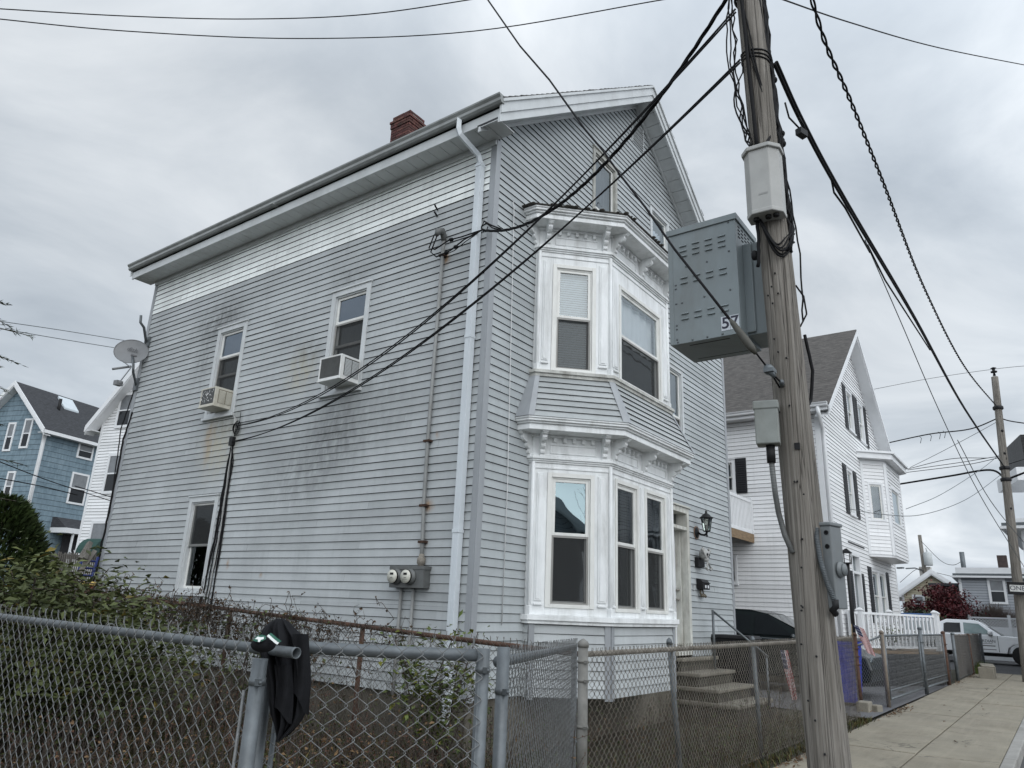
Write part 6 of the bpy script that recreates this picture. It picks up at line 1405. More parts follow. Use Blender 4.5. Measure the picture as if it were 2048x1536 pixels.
kw = dict(screen=False, curtain=(M_CURT, .05, .35, .1, 1), mc=M_VTRIM)
window(wh, WF, 3.85, 7.50, .90, 1.40, .09, .03, **kw); window(wh, WF, 5.55, 7.50, .90, 1.40, .09, .03, **kw); shutter(WF, 3.40, 3.82, 7.45, 8.95, wh); shutter(WF, 4.78, 5.14, 7.45, 8.95, wh); shutter(WF, 5.17, 5.52, 7.45, 8.95, wh); shutter(WF, 6.48, 6.95, 7.45, 8.95, wh)
window(wh, WF, 2.85, 4.68, .80, 1.42, .09, .03, **kw); shutter(WF, 2.35, 2.82, 4.65, 6.13, wh); shutter(WF, 3.70, 4.20, 4.65, 6.13, wh)
window(wh, WS, 2.40, 5.02, .70, .98, .09, .03, screen=False, curtain=(M_CURT, 0, 1, 0, 1), mc=M_VTRIM); shutter(WS, 2.07, 2.39, 5.0, 6.02, wh); window(wh, WS, 2.48, 2.50, .62, .75, .07, .03, screen=False, mc=M_VTRIM, curtain=(M_CURT, 0, .5, 0, 1))
b = MB(); WF.box(b, 2.35, 2.45, 1.2, 3.55, -.1, .04); WF.box(b, 3.35, 3.45, 1.2, 3.55, -.1, .04); WF.box(b, 2.45, 3.35, 3.45, 3.55, -.1, .04); WF.box(b, 2.45, 3.35, 2.95, 3.02, -.1, .03); b.build('door_frame', M_VTRIM, wh); b = MB(); WF.quad(b, 2.45, 3.35, 1.2, 3.45, -.08); b.build('glazed_door', M_GLASSD, wh); b = MB(); WF.quad(b, 2.5, 3.3, 1.9, 2.9, -.10); b.build('curtain', paint('painted_brick_reflection', (.20, .12, .09), .9, .3, 9), wh)  # brick-toned panel: a reflection painted in behind the door glass
shutter(WF, 2.0, 2.33, 1.3, 3.0, wh); shutter(WF, 3.48, 3.85, 1.2, 3.0, wh)
window(wh, WF, 5.1, 1.65, 1.15, 1.6, .08, .03, **dict(kw, curtain=None)); window(wh, WF, 6.25, 1.65, 1.15, 1.6, .08, .03, **dict(kw, curtain=None)); shutter(WF, 4.55, 5.07, 1.6, 3.28, wh); shutter(WF, 7.43, 7.95, 1.6, 3.28, wh)
b = MB(); WF.box(b, 2.2, 4.4, 3.78, 3.83, 0, .02, 0); b.build('loose_strip', M_GRIME_SHADE, wh)
# cantilevered upper bay
bp2 = [(19.1, -.6), (19.75, -1.25), (22.3, -1.25), (22.95, -.6)]
b = MB(); b.prism(bp2, 6.62, 6.75); b.prism([(18.75, -.6), (19.6, -1.5), (22.45, -1.5), (23.3, -.6)], 6.75, 6.93); b.prism([(18.68, -.6), (19.57, -1.57), (22.48, -1.57), (23.37, -.6)], 6.93, 7.0); bo2 = b.build('upper_bay', M_VTRIM, wh); b = MB(); b.prism(bp2, 3.62, 3.70); b.build('bay_floor', M_VTRIM, bo2)
b = MB()
for i in range(3):
    p, q = Vector((*bp2[i], 0)), Vector((*bp2[i+1], 0)); U = (q-p); L_ = U.length; U.normalize(); F = Face(p, U, (U.y, -U.x, 0)); hl = [(L_*.22, L_*.82, 4.75, 6.0)]
    siding(b, F.O, F.U, F.N, 3.70, 6.62, .115, lambda z, L_=L_: (.0, L_), hl, None, rnd=r2, seg=9)
    for a0 in (0, L_-.09): F.box(b, a0, a0+.09, 3.68, 6.65, .0, .03, 2)
    window(wh, F, L_*.22, 4.75, L_*.60, 1.25, .07, .02, screen=False, mc=M_VTRIM, sill=False, meet=.02, curtain=(paint('grey_net', (.16, .165, .17), .9, .2, 4, stretch=(9, 9, 1)), 0, 1, 0, 1), cap=False)
b.build('bay_siding', [M_VINYL, M_GRIME_SHADE, M_VTRIM], bo2)
b = MB(); b.prism([(19.5, -.6), (20.0, -1.05), (22.1, -1.05), (22.6, -.6)], 3.75, 6.6); b.build('room', M_ROOM, bo2); b = MB(); b.box((22.55, -1.12, 4.05), (22.72, -.95, 4.3)); b.box((22.5, -1.05, 4.2), (22.62, -.9, 4.28)); b.build('bracket', M_BLKM, bo2)
# side balcony
b = MB(); b.box((11.6, 1.36, 3.60), (X0, 1.42, 3.83)); b.box((11.6, 1.42, 3.78), (X0, 3.0, 3.84)); bal = b.build('balcony', M_DECKW, wh); b = MB()
for x_ in [11.7+.11*i for i in range(22)]: b.box((x_, 1.385, 3.90), (x_+.07, 1.405, 4.72))
b.box((11.6, 1.37, 4.70), (X0, 1.43, 4.78)); b.box((11.6, 1.37, 3.84), (X0, 1.43, 3.92)); b.box((X0-.10, 1.35, 3.84), (X0-.02, 1.44, 4.84)); b.build('balustrade', M_VTRIM, bal)
# porch: deck, skirting boards, railings
po = thing('porch', (16.8, -1.6, 0), 'white-railed entrance porch on dark grey boards in front of the white house', 'porch')
b = MB(); b.prism([(15.2, -.62), (15.3, -.78), (18.5, -2.28), (20.4, -2.28), (20.4, -.62)], .82, .90); b.build('deck', M_DECKW, po)
M_SKIRT = paint('grey_skirting_board', (.020, .020, .021), .7, .15, 6); b = MB()
def vrun(P, Q, z0, z1, w_, gap, th, mb):
    P, Q = Vector(P), Vector(Q); U = Q-P; L_ = U.length; U.normalize(); Nn = Vector((U.y, -U.x, 0)); s = 0
    while s < L_-.01: e_ = min(s+w_, L_); mb.obox(P+U*s+Vector((0, 0, z0)), U*(e_-s), Nn*th, Vector((0, 0, z1-z0))); s += w_+gap
vrun((15.3, -.80, 0), (18.5, -2.30, 0), 0, .82, .20, .012, .02, b); vrun((18.5, -2.30, 0), (20.4, -2.30, 0), 0, .82, .20, .012, .02, b); b.build('skirting', M_SKIRT, po)
b = MB(); vrun((15.3, -.76, 0), (18.5, -2.24, 0), 1.02, 1.82, .05, .125, .04, b); vrun((18.5, -2.24, 0), (19.0, -2.24, 0), 1.02, 1.82, .035, .105, .035, b); b.build('balusters', M_VTRIM, po)
b = MB(); vrun((15.3, -.75, 0), (18.5, -2.23, 0), 1.82, 1.88, 9, .1, .07, b); vrun((15.3, -.75, 0), (18.5, -2.23, 0), .96, 1.02, 9, .1, .06, b); b.build('rail', M_VTRIM, po)
for (px, py, h) in ((15.45, -.9, 1.98), (16.2, -.72, 1.98), (17.35, -1.3, 1.98), (17.75, -1.25, 1.98), (18.62, -2.28, 2.02), (19.1, -2.28, 2.0)):
    b = MB(); b.box((px-.06, py-.06, .9), (px+.06, py+.06, h-.06)); b.box((px-.085, py-.085, h-.07), (px+.085, py+.085, h-.04)); b.prism([(px-.08, py-.08), (px+.08, py-.08), (px+.08, py+.08), (px-.08, py+.08)], h-.04, h+.01, 0, [(px-.02, py-.02), (px+.02, py-.02), (px+.02, py+.02), (px-.02, py+.02)]); b.build('post', M_VTRIM, po, .006)
b = MB(); b.box((18.66, -2.31, .9), (19.1, -2.26, 1.86)); b.box((15.0, -.75, .9), (15.3, -.68, 1.9)); b.build('solid_panel', M_VTRIM, po)
pt = thing('porch_lamp', (15.75, -.8, .9), 'black post lantern standing on the porch by the glazed door', 'lamp'); b = MB(); lp = at(1704, 1225, 22.0); b.tube([(lp.x, lp.y, .9), (lp.x, lp.y, 3.1)], .05, 8); b.box((lp.x-.10, lp.y-.10, 3.1), (lp.x+.10, lp.y+.10, 3.13)); b.box((lp.x-.12, lp.y-.12, 3.38), (lp.x+.12, lp.y+.12, 3.41)); b.prism([(lp.x-.11, lp.y-.11), (lp.x+.11, lp.y-.11), (lp.x+.11, lp.y+.11), (lp.x-.11, lp.y+.11)], 3.41, 3.5, 0, [(lp.x-.02, lp.y-.02), (lp.x+.02, lp.y-.02), (lp.x+.02, lp.y+.02), (lp.x-.02, lp.y+.02)])
for sx in (-1, 1):
    for sy in (-1, 1): b.box((lp.x+sx*.09-.01, lp.y+sy*.09-.01, 3.12), (lp.x+sx*.09+.01, lp.y+sy*.09+.01, 3.4))
b.build('lantern', M_BLKM, pt)
shrub('potted_plant', 'small green plants behind the porch rail', (17.6, -1.15, .9), 8, .7, (1.2, .5), 260, .10, M_GREEN, 'plant')
# slatted chain-link fence beyond the porch
sf = thing('slatted_fence', (24, -2.4, 0), 'brown-slatted chain-link fence beyond the porch', 'fence'); M_SLAT = paint('brown_slat', (.17, .135, .105), .9, .35, 20, dirt=(.09, .05, .035), dirt_amt=.6)
post(sf, 21.0, -2.42, -.1, 1.38, .05, M_STEEL); post(sf, 30.0, -2.46, -.1, 1.36, .05, M_STEEL); post(sf, 25.5, -2.44, -.1, 1.33, .045, M_RUST)
b = MB(); x_ = 21.05
while x_ < 29.9: h = 1.30+random.uniform(-.03, .03); b.obox((x_, -2.40, .05), (.055, random.uniform(-.01, .01), 0), (0, .006, 0), (random.uniform(-.01, .01), 0, h)); x_ += .064
b.build('slats', M_SLAT, sf); b = MB(); chainlink(b, (21.0, -2.43), (30.0, -2.47), .05, .05, 1.34, 1.32, .05, .003, 3, False, 0); b.build('mesh', M_WIRE, sf)
b = MB()
for i in range(30): grass(b, (26.8+random.gauss(0, .5), -2.5, 0), 14, .5, .12, [(.6, 1.1, .35), (.9, 1.2, .4)])
tag(b.build('grass_tuft', M_GRASS), 'tall green grass tuft growing against the slatted fence', 'grass', kind='stuff')
b = MB(); q = at(1972, 1340, 30.5); b.box((q.x-.4, q.y-.25, -.1), (q.x+.5, q.y+.2, .35)); b.obox((q.x-.3, q.y-.3, .35), (.7, .1, .05), (-.05, .4, 0), (0, 0, .05)); tag(b.build('stone_block', M_STEP, None, .03), 'rough stone block at the end of the slatted fence', 'stone')

# ------------------------------------------------------------------ pickup on the side road
M_TRK = paint('white_truck_paint', (.86, .87, .88), .25, .03, 2, spec=.6, bmp=0); M_DGL = paint('dark_truck_glass', (.012, .014, .017), .08, .1, 3, bmp=0, spec=.25)
xt = 31.4; yf = at(2044, 1300, 38).y; zt0 = .17
tr = thing('pickup_truck', (xt+.9, yf+1.6, zt0), 'white pickup with a shield emblem and company lettering on the side road', 'truck')
def ty(s): return yf+s                      # s metres behind the front wheel; the truck faces right
TZ = zt0
prof = [(-.92, .42), (-.95, .72), (-.88, .98), (-.55, 1.06), (.55, 1.12), (.68, 1.14), (3.05, 1.14), (3.05, 1.10), (4.35, 1.10), (4.42, .62), (4.3, .44), (3.6, .44), (3.55, .70), (3.35, .82), (3.05, .84), (2.85, .76), (2.75, .46), (.52, .44), (.45, .66), (.25, .80), (0, .83), (-.27, .78), (-.43, .60), (-.46, .42)]
b = MB(); b.extrude([(xt, ty(s), z+TZ) for s, z in prof], (1.85, 0, 0)); b.build('body', M_TRK, tr, .04, 2)
cabp = [(.62, 1.12), (1.38, 1.66), (1.60, 1.73), (2.6, 1.74), (2.88, 1.62), (2.98, 1.12)]; inx = .22; n_ = len(cabp)
vl = [(xt+.04+(inx if z > 1.4 else 0), ty(s), z+TZ) for s, z in cabp]; vr_ = [(xt+1.81-(inx if z > 1.4 else 0), ty(s), z+TZ) for s, z in cabp]
b = MB(); b.add(vl+vr_, [tuple(range(n_)), tuple(range(n_, 2*n_))[::-1]]+[(i, n_+i, n_+i+1, i+1) for i in range(n_-1)]); b.build('cab', M_TRK, tr, .05, 3)
def sidepane(pts, name, mat):
    b = MB()
    def X(z): f = min(1, max(0, (z-1.12)/.54)); return xt+.04+inx*f-.035
    b.add([(X(z), ty(s), z+TZ) for s, z in pts], [tuple(range(len(pts)))]); b.build(name, mat, tr)
sidepane([(.95, 1.18), (1.42, 1.58), (1.98, 1.62), (1.98, 1.18)], 'door_window', paint('greenish_glass', (.18, .25, .25), .05, .2, 2, bmp=0)); sidepane([(2.10, 1.22), (2.10, 1.60), (2.62, 1.60), (2.72, 1.55), (2.74, 1.20)], 'rear_window', M_DGL)
b = MB(); b.add([Vector(vl[0])+Vector((.1, -.015, .03)), Vector(vl[1])+Vector((.1, -.015, -.03)), Vector(vr_[1])+Vector((-.1, -.015, -.03)), Vector(vr_[0])+Vector((-.1, -.015, .03))], [(0, 1, 2, 3)]); b.build('windscreen', M_DGL, tr)
b = MB(); b.prism([(xt+.05, ty(3.06)), (xt+1.8, ty(3.06)), (xt+1.8, ty(4.38)), (xt+.05, ty(4.38))], 1.10+TZ, 1.74+TZ, 0, [(xt+.2, ty(3.12)), (xt+1.65, ty(3.12)), (xt+1.65, ty(4.3)), (xt+.2, ty(4.3))]); b.build('bed_cap', M_TRK, tr, .04); b = MB(); b.add([(xt+.065, ty(3.2), 1.22+TZ), (xt+.165, ty(3.2), 1.62+TZ), (xt+.165, ty(4.2), 1.62+TZ), (xt+.065, ty(4.2), 1.22+TZ)], [(0, 1, 2, 3)]); b.build('cap_window', paint('pale_cap_glass', (.40, .44, .46), .1, .1, 3, bmp=0), tr)
b = MB(); b.tube([(xt+.4, ty(2.95), 1.86+TZ), (xt+.4, ty(4.5), 1.86+TZ)], .07, 8); b.box((xt+.3, ty(3.1), 1.74+TZ), (xt+.9, ty(4.3), 1.90+TZ)); b.build('roof_load', paint('blue_tarp', (.03, .11, .30), .5, .2, 5), tr); b = MB(); b.ball((xt+.4, ty(2.95), 1.88+TZ), .12, 0, 8); b.build('tan_wrap', paint('tan_wrap', (.40, .30, .16), .8, .1, 9), tr)
for s in (0, 3.2):
    for sx in (xt+.10, xt+1.75): wheel(tr, (sx, ty(s), .37+TZ), (-1 if sx < xt+1 else 1, 0, 0), .37, .24)
b = MB(); b.box((xt+.02, ty(.55), .40+TZ), (xt+.06, ty(2.75), .46+TZ)); b.box((xt+.2, ty(-.5), .30+TZ), (xt+1.6, ty(3.8), .42+TZ)); b.build('chassis', M_BLKM, tr)
b = MB(); b.ball((xt-.10, ty(1.02), 1.24+TZ), .11, 0, 10, .8, .9, 1); b.build('mirror', M_TRK, tr); b = MB(); b.box((xt-.10, ty(.95), 1.13+TZ), (xt+.02, ty(1.1), 1.17+TZ)); b.build('mirror_base', M_BLKM, tr)
b = MB(); b.box((xt-.006, ty(2.02), .48+TZ), (xt-.003, ty(2.035), 1.12+TZ)); b.box((xt-.006, ty(.78), .48+TZ), (xt-.003, ty(.795), 1.12+TZ)); b.box((xt-.02, ty(1.86), .98+TZ), (xt-.003, ty(1.99), 1.01+TZ)); b.build('door_seam', M_BLKM, tr)
b = MB(); sh = [(-.14, .14), (.14, .14), (.15, .0), (.09, -.12), (0, -.2), (-.09, -.12), (-.15, 0)]; cy_, cz_ = ty(1.78), .86+TZ
b.add([(xt-.008, cy_+p[0], cz_+p[1]) for p in sh], [tuple(range(7))]); b.build('shield', paint('shield_brown', (.06, .035, .025), .5, .3, 9, bmp=0), tr); b = MB(); b.add([(xt-.010, cy_+p[0]*.5-.04, cz_+p[1]*.6+.02) for p in sh], [tuple(range(7))]); b.build('shield_emblem', paint('shield_gold', (.35, .24, .10), .5, .2, 9, bmp=0), tr)
text('lettering', 'GUARDIAN', (xt-.009, ty(1.70), .90+TZ), (0, -1, 0), (0, 0, 1), .16, M_INK, tr, .001, 'LEFT'); b = MB(); b.box((xt-.006, ty(.9), .70+TZ), (xt-.003, ty(1.62), .735+TZ)); b.box((xt-.006, ty(.88), .56+TZ), (xt-.003, ty(1.95), .585+TZ)); b.box((xt-.006, ty(1.0), .80+TZ), (xt-.003, ty(1.55), .815+TZ)); b.build('stripe', paint('grey_stripe', (.10, .085, .08), .5, .1, 9), tr)

# ------------------------------------------------------------------ one-way pole and its wires
p2o = thing('utility_pole', (p2(0).x, p2(0).y, 0), 'second utility pole at the right edge carrying the one-way sign', 'utility pole')
b = MB(); zs = [-.2+10.4*i/30 for i in range(31)]; b.tube([p2(z) for z in zs], [.17-.006*z for z in zs], 14); b.build('shaft', M_POLE, p2o)
b = MB(); b.lathe(p2(10.25), (0, 0, 1), [(0, .05), (.10, .03), (.12, .10), (.16, .11), (.18, .05), (.26, .05), (.28, .10), (.32, .02)], 10)
for z in (9.05, 6.9, 6.5): b.lathe(p2(z-.06), (0, 0, 1), [(0, .15), (.02, .165), (.10, .165), (.12, .15)], 12)
for z in (8.2, 7.4, 5.5): b.ball(p2(z)-Vector((.1, .05, 0)), .05, 0, 6)
build_each(b, 'fitting', M_BLKM, p2o)
sg = thing('one_way_sign', at(2035, 1180, 29.6), 'black and white one way sign strapped to the second pole', 'sign'); sc_ = at(2062, 1178, 29.6); sn = (CAM-sc_); sn.z = 0; sn.normalize(); sx_ = Vector((-sn.y, sn.x, 0)); sx_ = sx_ if sx_.dot(CR) > 0 else -sx_; sx_ = (sx_*1.0-Vector((0, 0, .035))).normalized(); sz_ = sn.cross(sx_); sz_ = sz_ if sz_.z > 0 else -sz_
b = MB(); b.obox(sc_-sx_*.64-sz_*.20-sn*.01, sx_*1.28, sz_*.40, sn*.012); b.build('panel', M_BLKM, sg, .004)
b = MB(); b.add([sc_+sx_*p[0]+sz_*p[1]+sn*.004 for p in ((-.57, -.105), (.34, -.105), (.34, -.16), (.58, 0), (.34, .16), (.34, .105), (-.57, .105))], [tuple(range(7))]); b.build('arrow', paint('sign_white', (.55, .55, .53), .5, .1, 9), sg); text('lettering', 'ONE WAY', sc_+sn*.006-sx_*.10, sx_, sz_, .20, M_INK, sg, .001)
for (nm, lab, runs, r_, mt) in (
    ('overhead_wire', 'black strand with hanging hooks running left from the second pole', [[at(1775, 886, 32), at(1860, 868, 31), at(1940, 858, 30.4), p2(8.7)]], .022, M_BLACK),
    ('overhead_wire', 'black strand continuing right from the second pole top', [[p2(8.7), at(2020, 842, 30), at(2060, 848, 30)]], .02, M_BLACK),
    ('overhead_wire', 'heavy black cable running left from the second pole at balcony height', [[at(1800, 968, 33), at(1900, 952, 31.5), at(1980, 940, 30.2), p2(6.5)], [p2(6.5), at(2060, 941, 30)]], .035, M_BLACK),
    ('overhead_wire', 'group of thin wires running left from the second pole above the heavy cable', [[at(1815, 940, 33), at(1920, 925, 31.5), at(2005, 913, 30), p2(7.0)], [at(1815, 938, 33), at(1900, 918, 31), at(1975, 916, 30.2)], [at(1812, 945, 33), at(1930, 930, 31), at(2000, 915, 30)], [p2(7.0), at(2060, 915, 30)]], .012, M_BLACK),
    ('overhead_wire', 'thin high wire crossing the sky behind the second pole', [[at(1740, 780, 46), at(1860, 757, 46), at(1990, 738, 46), at(2070, 730, 46)]], .012, M_BLACK),
    ('overhead_wire', 'slack grey drop wires sagging from the second pole to the white house', [[at(1812, 1018, 25), at(1880, 990, 27), at(1960, 940, 29), at(2004, 905, 30)], [at(1700, 1018, 23.4), at(1760, 1028, 24), at(1840, 1030, 26), at(1930, 1000, 28), at(2008, 945, 30)], [at(1820, 935, 33), at(1880, 905, 31), at(1950, 868, 30), p2(8.6)]], .010, M_STEEL)):
    wire(nm, lab, runs, r_, mat=mt)
b = MB()
for px in (1838, 1858, 1876, 1886): q = at(px, 872-(px-1838)*.22, 31); b.tube([q, q+Vector((.0, .03, -.08))+rgt*.12, q+rgt*.02+Vector((0, 0, -.28))], .012, 5)
tag(b.build('wire_hooks', M_STEEL), 'row of small hooks hanging from the black strand by the second pole', 'hooks')

# ------------------------------------------------------------------ houses, trees and pole beyond the side road
def far_house(name, label, E, phi, W, D, zb_, zeave, rise, mats, left_gable=False, win=(), ov=.35, course=.14, roofm=None, flat=False):
    """E: near corner; front runs W along phi; side runs D behind it; gable over the front or over the side"""
    t = thing(name, (E[0], E[1], zb_), label, 'house'); U = Vector((math.cos(R(phi)), math.sin(R(phi)), 0)); V = Vector((-U.y, U.x, 0)); O = Vector((E[0], E[1], 0))
    Ff = Face(O, U, -V); Fs = Face(O+V*D, -V, -U); wallm, trimm, rm = mats; rr = random.Random(3)
    z1 = zeave
    def spf(z): 
        if left_gable or flat or z < zeave: return (0, W)
        i = (z-zeave)/rise*W/2; return (i, W-i)
    def sps(z):
        if not left_gable or flat or z < zeave: return (0, D)
        i = (z-zeave)/rise*D/2; return (i, D-i)
    b = MB(); siding(b, O, U, -V, zb_, zeave+(rise-.1 if not (left_gable or flat) else 0), course, spf, [], None, rnd=rr, seg=20, thick=.02, gap=.012); b.build('wall', [wallm, M_GRIME_SHADE], t)
    b = MB(); siding(b, Fs.O, Fs.U, Fs.N, zb_, zeave+(rise-.1 if (left_gable and not flat) else 0), course, sps, [], None, rnd=rr, seg=20, thick=.02, gap=.012); b.build('wall', [wallm, M_GRIME_SHADE], t)
    b = MB(); b.quad(O+U*W+Vector((0, 0, zb_)), O+U*W+V*D+Vector((0, 0, zb_)), O+U*W+V*D+Vector((0, 0, zeave)), O+U*W+Vector((0, 0, zeave))); b.quad(O+V*D+Vector((0, 0, zb_)), O+U*W+V*D+Vector((0, 0, zb_)), O+U*W+V*D+Vector((0, 0, zeave)), O+V*D+Vector((0, 0, zeave))); b.build('wall', wallm, t)
    b = MB(); tb = MB(); Z = Vector((0, 0, 1))
    if flat:
        b.obox(O-U*ov-V*ov+Z*zeave, U*(W+2*ov), V*(D+2*ov), Z*.12); tb.obox(O-U*(ov+.05)-V*(ov+.05)+Z*(zeave-.1), U*(W+2*ov+.1), V*(D+2*ov+.1), Z*.10); tb.obox(O-U*.1-V*.1+Z*(zeave+.12), U*(W+.2), V*(D+.2), Z*rise)
    else:
        A, B, S_, LA, LB = (V, U, D, W, D) if left_gable else (U, V, W, D, W)
        # ridge runs along B, slopes fall along +-A
        half = S_/2; sl_ = rise/half
        for sgn in (-1, 1):
            r0 = O+A*half-B*ov+Z*(zeave+rise); e0 = O+A*(half+sgn*(half+ov))-B*ov+Z*(zeave-sl_*ov); Lb = LA+2*ov
            b.add([r0+Z*.05, e0+Z*.05, e0+B*Lb+Z*.05, r0+B*Lb+Z*.05], [(0, 1, 2, 3)]); b.add([r0-Z*.02, e0-Z*.02, e0+B*Lb-Z*.02, r0+B*Lb-Z*.02], [(0, 3, 2, 1)])
            for w0, d0, d1 in ((-.02, -.02, .22), (.02, .22, .32)): tb.add([r0+B*w0+Z*.06-Z*d0*1, e0+B*w0+Z*.06-Z*d0, e0+B*w0-Z*d1, r0+B*w0-Z*d1, r0+B*(w0+.05)+Z*.06-Z*d0, e0+B*(w0+.05)+Z*.06-Z*d0, e0+B*(w0+.05)-Z*d1, r0+B*(w0+.05)-Z*d1], [(0, 1, 2, 3), (7, 6, 5, 4), (0, 4, 5, 1), (3, 2, 6, 7)])
            tb.obox(e0-Z*.18, B*Lb, A*(sgn*.05), Z*.2); tb.obox(e0-Z*.16, B*Lb, A*(-sgn*ov), Z*.03)
            tb.add([r0-Z*.30, e0-Z*.30, e0+B*ov-Z*.30, r0+B*ov-Z*.30], [(0, 1, 2, 3)])
    b.build('roof', rm, t); tb.build('trim', trimm, t)
    cb = MB()
    for F, L_ in ((Ff, W), (Fs, D)):
        for a0 in (0, L_-.12): F.box(cb, a0, a0+.12, zb_, zeave, 0, .035)
    build_each(cb, 'corner_board', trimm, t)
    for (f_, a0, z0, w_, h_) in win:
        F = Ff if f_ == 0 else Fs; b = MB(); c_ = .12
        F.box(b, a0-c_, a0, z0-c_, z0+h_+c_, 0, .06); F.box(b, a0+w_, a0+w_+c_, z0-c_, z0+h_+c_, 0, .06); F.box(b, a0, a0+w_, z0+h_, z0+h_+c_, 0, .06); F.box(b, a0, a0+w_, z0-c_, z0, 0, .08); F.box(b, a0, a0+w_, z0+h_*.48, z0+h_*.52, .0, .05); wo = b.build('window', trimm, t)
        b = MB(); F.quad(b, a0, a0+w_, z0, z0+h_*.48, .03); F.quad(b, a0, a0+w_, z0+h_*.52, z0+h_, .035, 1); b.build('pane', [M_DGL, paint('pane_grey', (.16, .17, .18), .12, .2, 3, bmp=0)], wo)
    return t, Ff, Fs
M_BLUE = siding_mat('blue_shingle_wall', (.120, .220, .300), .10); M_BLUE_N = None
def blue_shingles():
    m_, t, bs = new_mat('blue_shingle_siding'); v = coords(t, (1, 1, 1), True); br = N('ShaderNodeTexVoronoi', t); lk(coords(t, (5, 5, 2.2), True), br.inputs['Vector'], t); br.inputs['Scale'].default_value = 1
    c0 = ramp(t, noise(t, coords(t, (4, 4, 1.2), True), 1.5, 5, .7), [(.32, (.115, .165, .20)), (.5, (.155, .22, .262)), (.7, (.235, .305, .345))]); c0 = mixc(t, .35, c0, ramp(t, br.outputs['Color'], [(.2, (.11, .16, .195)), (.8, (.19, .26, .30))]))
    lk(c0, bs.inputs['Base Color'], t); bs.inputs['Roughness'].default_value = .8; return m_
M_DKROOF = roof_shingle('charcoal_shingle', (.040, .042, .047), .2)
E = at(92, 860, 52)
blue, bf, bs_ = far_house('blue_shingle_house', 'blue shingled gable house with dark roof at the far left', E, 18, 9, 5.9, 1.0, 11.2, 2.75, (blue_shingles(), M_VTRIM, M_DKROOF), True,
    [(0, 2.55, 9.75, .95, .8), (0, 2.55, 6.85, 1.05, 1.75), (1, 5.9-1.75, 9.85, .48, 1.65), (1, 5.9-3.08, 9.7, .42, 1.6), (1, 5.9-2.12, 6.6, .42, 1.6), (1, 5.9-3.6, 6.6, .42, 1.6)], .5, .32)
b = MB(); b.tube([bf.p(-.42, 10.75, .35), bf.p(-.1, 10.3, .08), bf.p(-.05, 10.0, .08), bf.p(-.05, 2, .08)], .07, 8); b.build('downspout', M_VTRIM, blue)
b = MB(); pr_ = [bf.p(1.75, 4.9, 0), bf.p(1.75, 4.9, 1.3), bf.p(5.2, 4.9, 1.3), bf.p(5.2, 4.9, 0)]; b.prism([(p.x, p.y) for p in pr_], 4.85, 5.15); b.prism([(p.x, p.y) for p in pr_], 5.15, 5.8, 1, [(p.x, p.y) for p in (bf.p(1.75, 0, 0), bf.p(1.9, 0, .2), bf.p(5.2, 0, .2), bf.p(5.2, 0, 0))]); b.build('porch_roof', [M_VTRIM, M_DKROOF], blue); b = MB(); bf.box(b, 2.4, 2.5, 2, 4.85, 1.1, 1.2); bf.box(b, 2.5, 4.4, 2, 4.85, .3, .35, 1)
for i in range(7): b.tube([bf.p(2.5+.25*i, 2.6, 1.15), bf.p(3.1+.25*i, 3.9, 1.15)], .02, 5); b.tube([bf.p(3.1+.25*i, 2.6, 1.15), bf.p(2.5+.25*i, 3.9, 1.15)], .02, 5)
b.build('porch', [M_VTRIM, M_ROOM], blue)
bu, bv = bf.U, -bf.N; q = bf.O+bu*2.3+bv*1.75+Vector((0, 0, 11.2+2.75*1.75/2.95)); b = MB(); b.obox(q, bu*1.1, bv*.8+Vector((0, 0, .84)), (0, 0, .16)); b.build('skylight', paint('pale_skylight', (.5, .55, .58), .2, .05, 3), blue); q = bf.O+bu*1.75+bv*1.55+Vector((0, 0, 11.2+2.75*1.55/2.95)); b = MB(); b.tube([q-Vector((0, 0, .3)), q+Vector((0, 0, .75))], .10, 8); b.lathe(q-Vector((0, 0, .25)), (0, 0, 1), [(0, .3), (.2, .1)], 8); b.build('vent_pipe', M_BLKM, blue)
E = at(202, 865, 36)
rw, rf_, rs2 = far_house('white_rear_house', 'white clapboard house seen between the blue house and the grey house', E, -78, 8.0, 9, .6, 8.85, 4.3, (M_VINYL, M_VTRIM, M_DKROOF), False, [(0, .95, 8.45, .95, 1.35), (0, 1.0, 5.6, .95, 1.5), (0, .8, 2.9, .95, 1.35)], .45, .13)
# back-yard fence, ladder and awning at the far corner
df = thing('picket_fence', (1.0, 12, 0), 'weathered grey wooden fence behind the grey house', 'fence'); M_GWOOD = paint('grey_fence_wood', (.15, .14, .125), .9, .3, 9, stretch=(3, 3, .5)); b = MB(); p0, p1 = at(95, 1110, 18), at(235, 1102, 18); p0.z = p1.z = 0
n_ = 34
for i in range(n_): p = p0.lerp(p1, i/n_); b.obox(p+Vector((0, 0, .9)), (p1-p0)*(.62/n_), Vector((.0, .02, 0)), Vector((0, 0, 1.42+random.uniform(-.03, .03))))
b.obox(p0+Vector((0, .03, 2.2)), p1-p0, (0, .04, 0), (0, 0, .09)); b.obox(p0+Vector((0, .03, 1.0)), p1-p0, (0, .04, 0), (0, 0, .09)); b.build('pickets', M_GWOOD, df)
t = thing('green_awning', at(165, 1100, 33), 'dark green barrel awning low on the white rear house', 'awning'); q = at(150, 1106, 33); e_ = at(186, 1106, 33); ax_ = (e_-q); b = MB(); up_ = Vector((0, 0, 1)); bk = Vector((CF.x, CF.y, 0)).normalized()
pf = [q+bk*.9+up_*.0]+[q+bk*(.9-.9*math.sin(k_*math.pi/12))+up_*(.55*(1-math.cos(k_*math.pi/12))*0+.62*math.cos(k_*math.pi/12)) for k_ in range(7)]; b.extrude(pf, ax_); b.build('canopy', paint('green_canvas', (.015, .05, .042), .8, .1, 5), t)
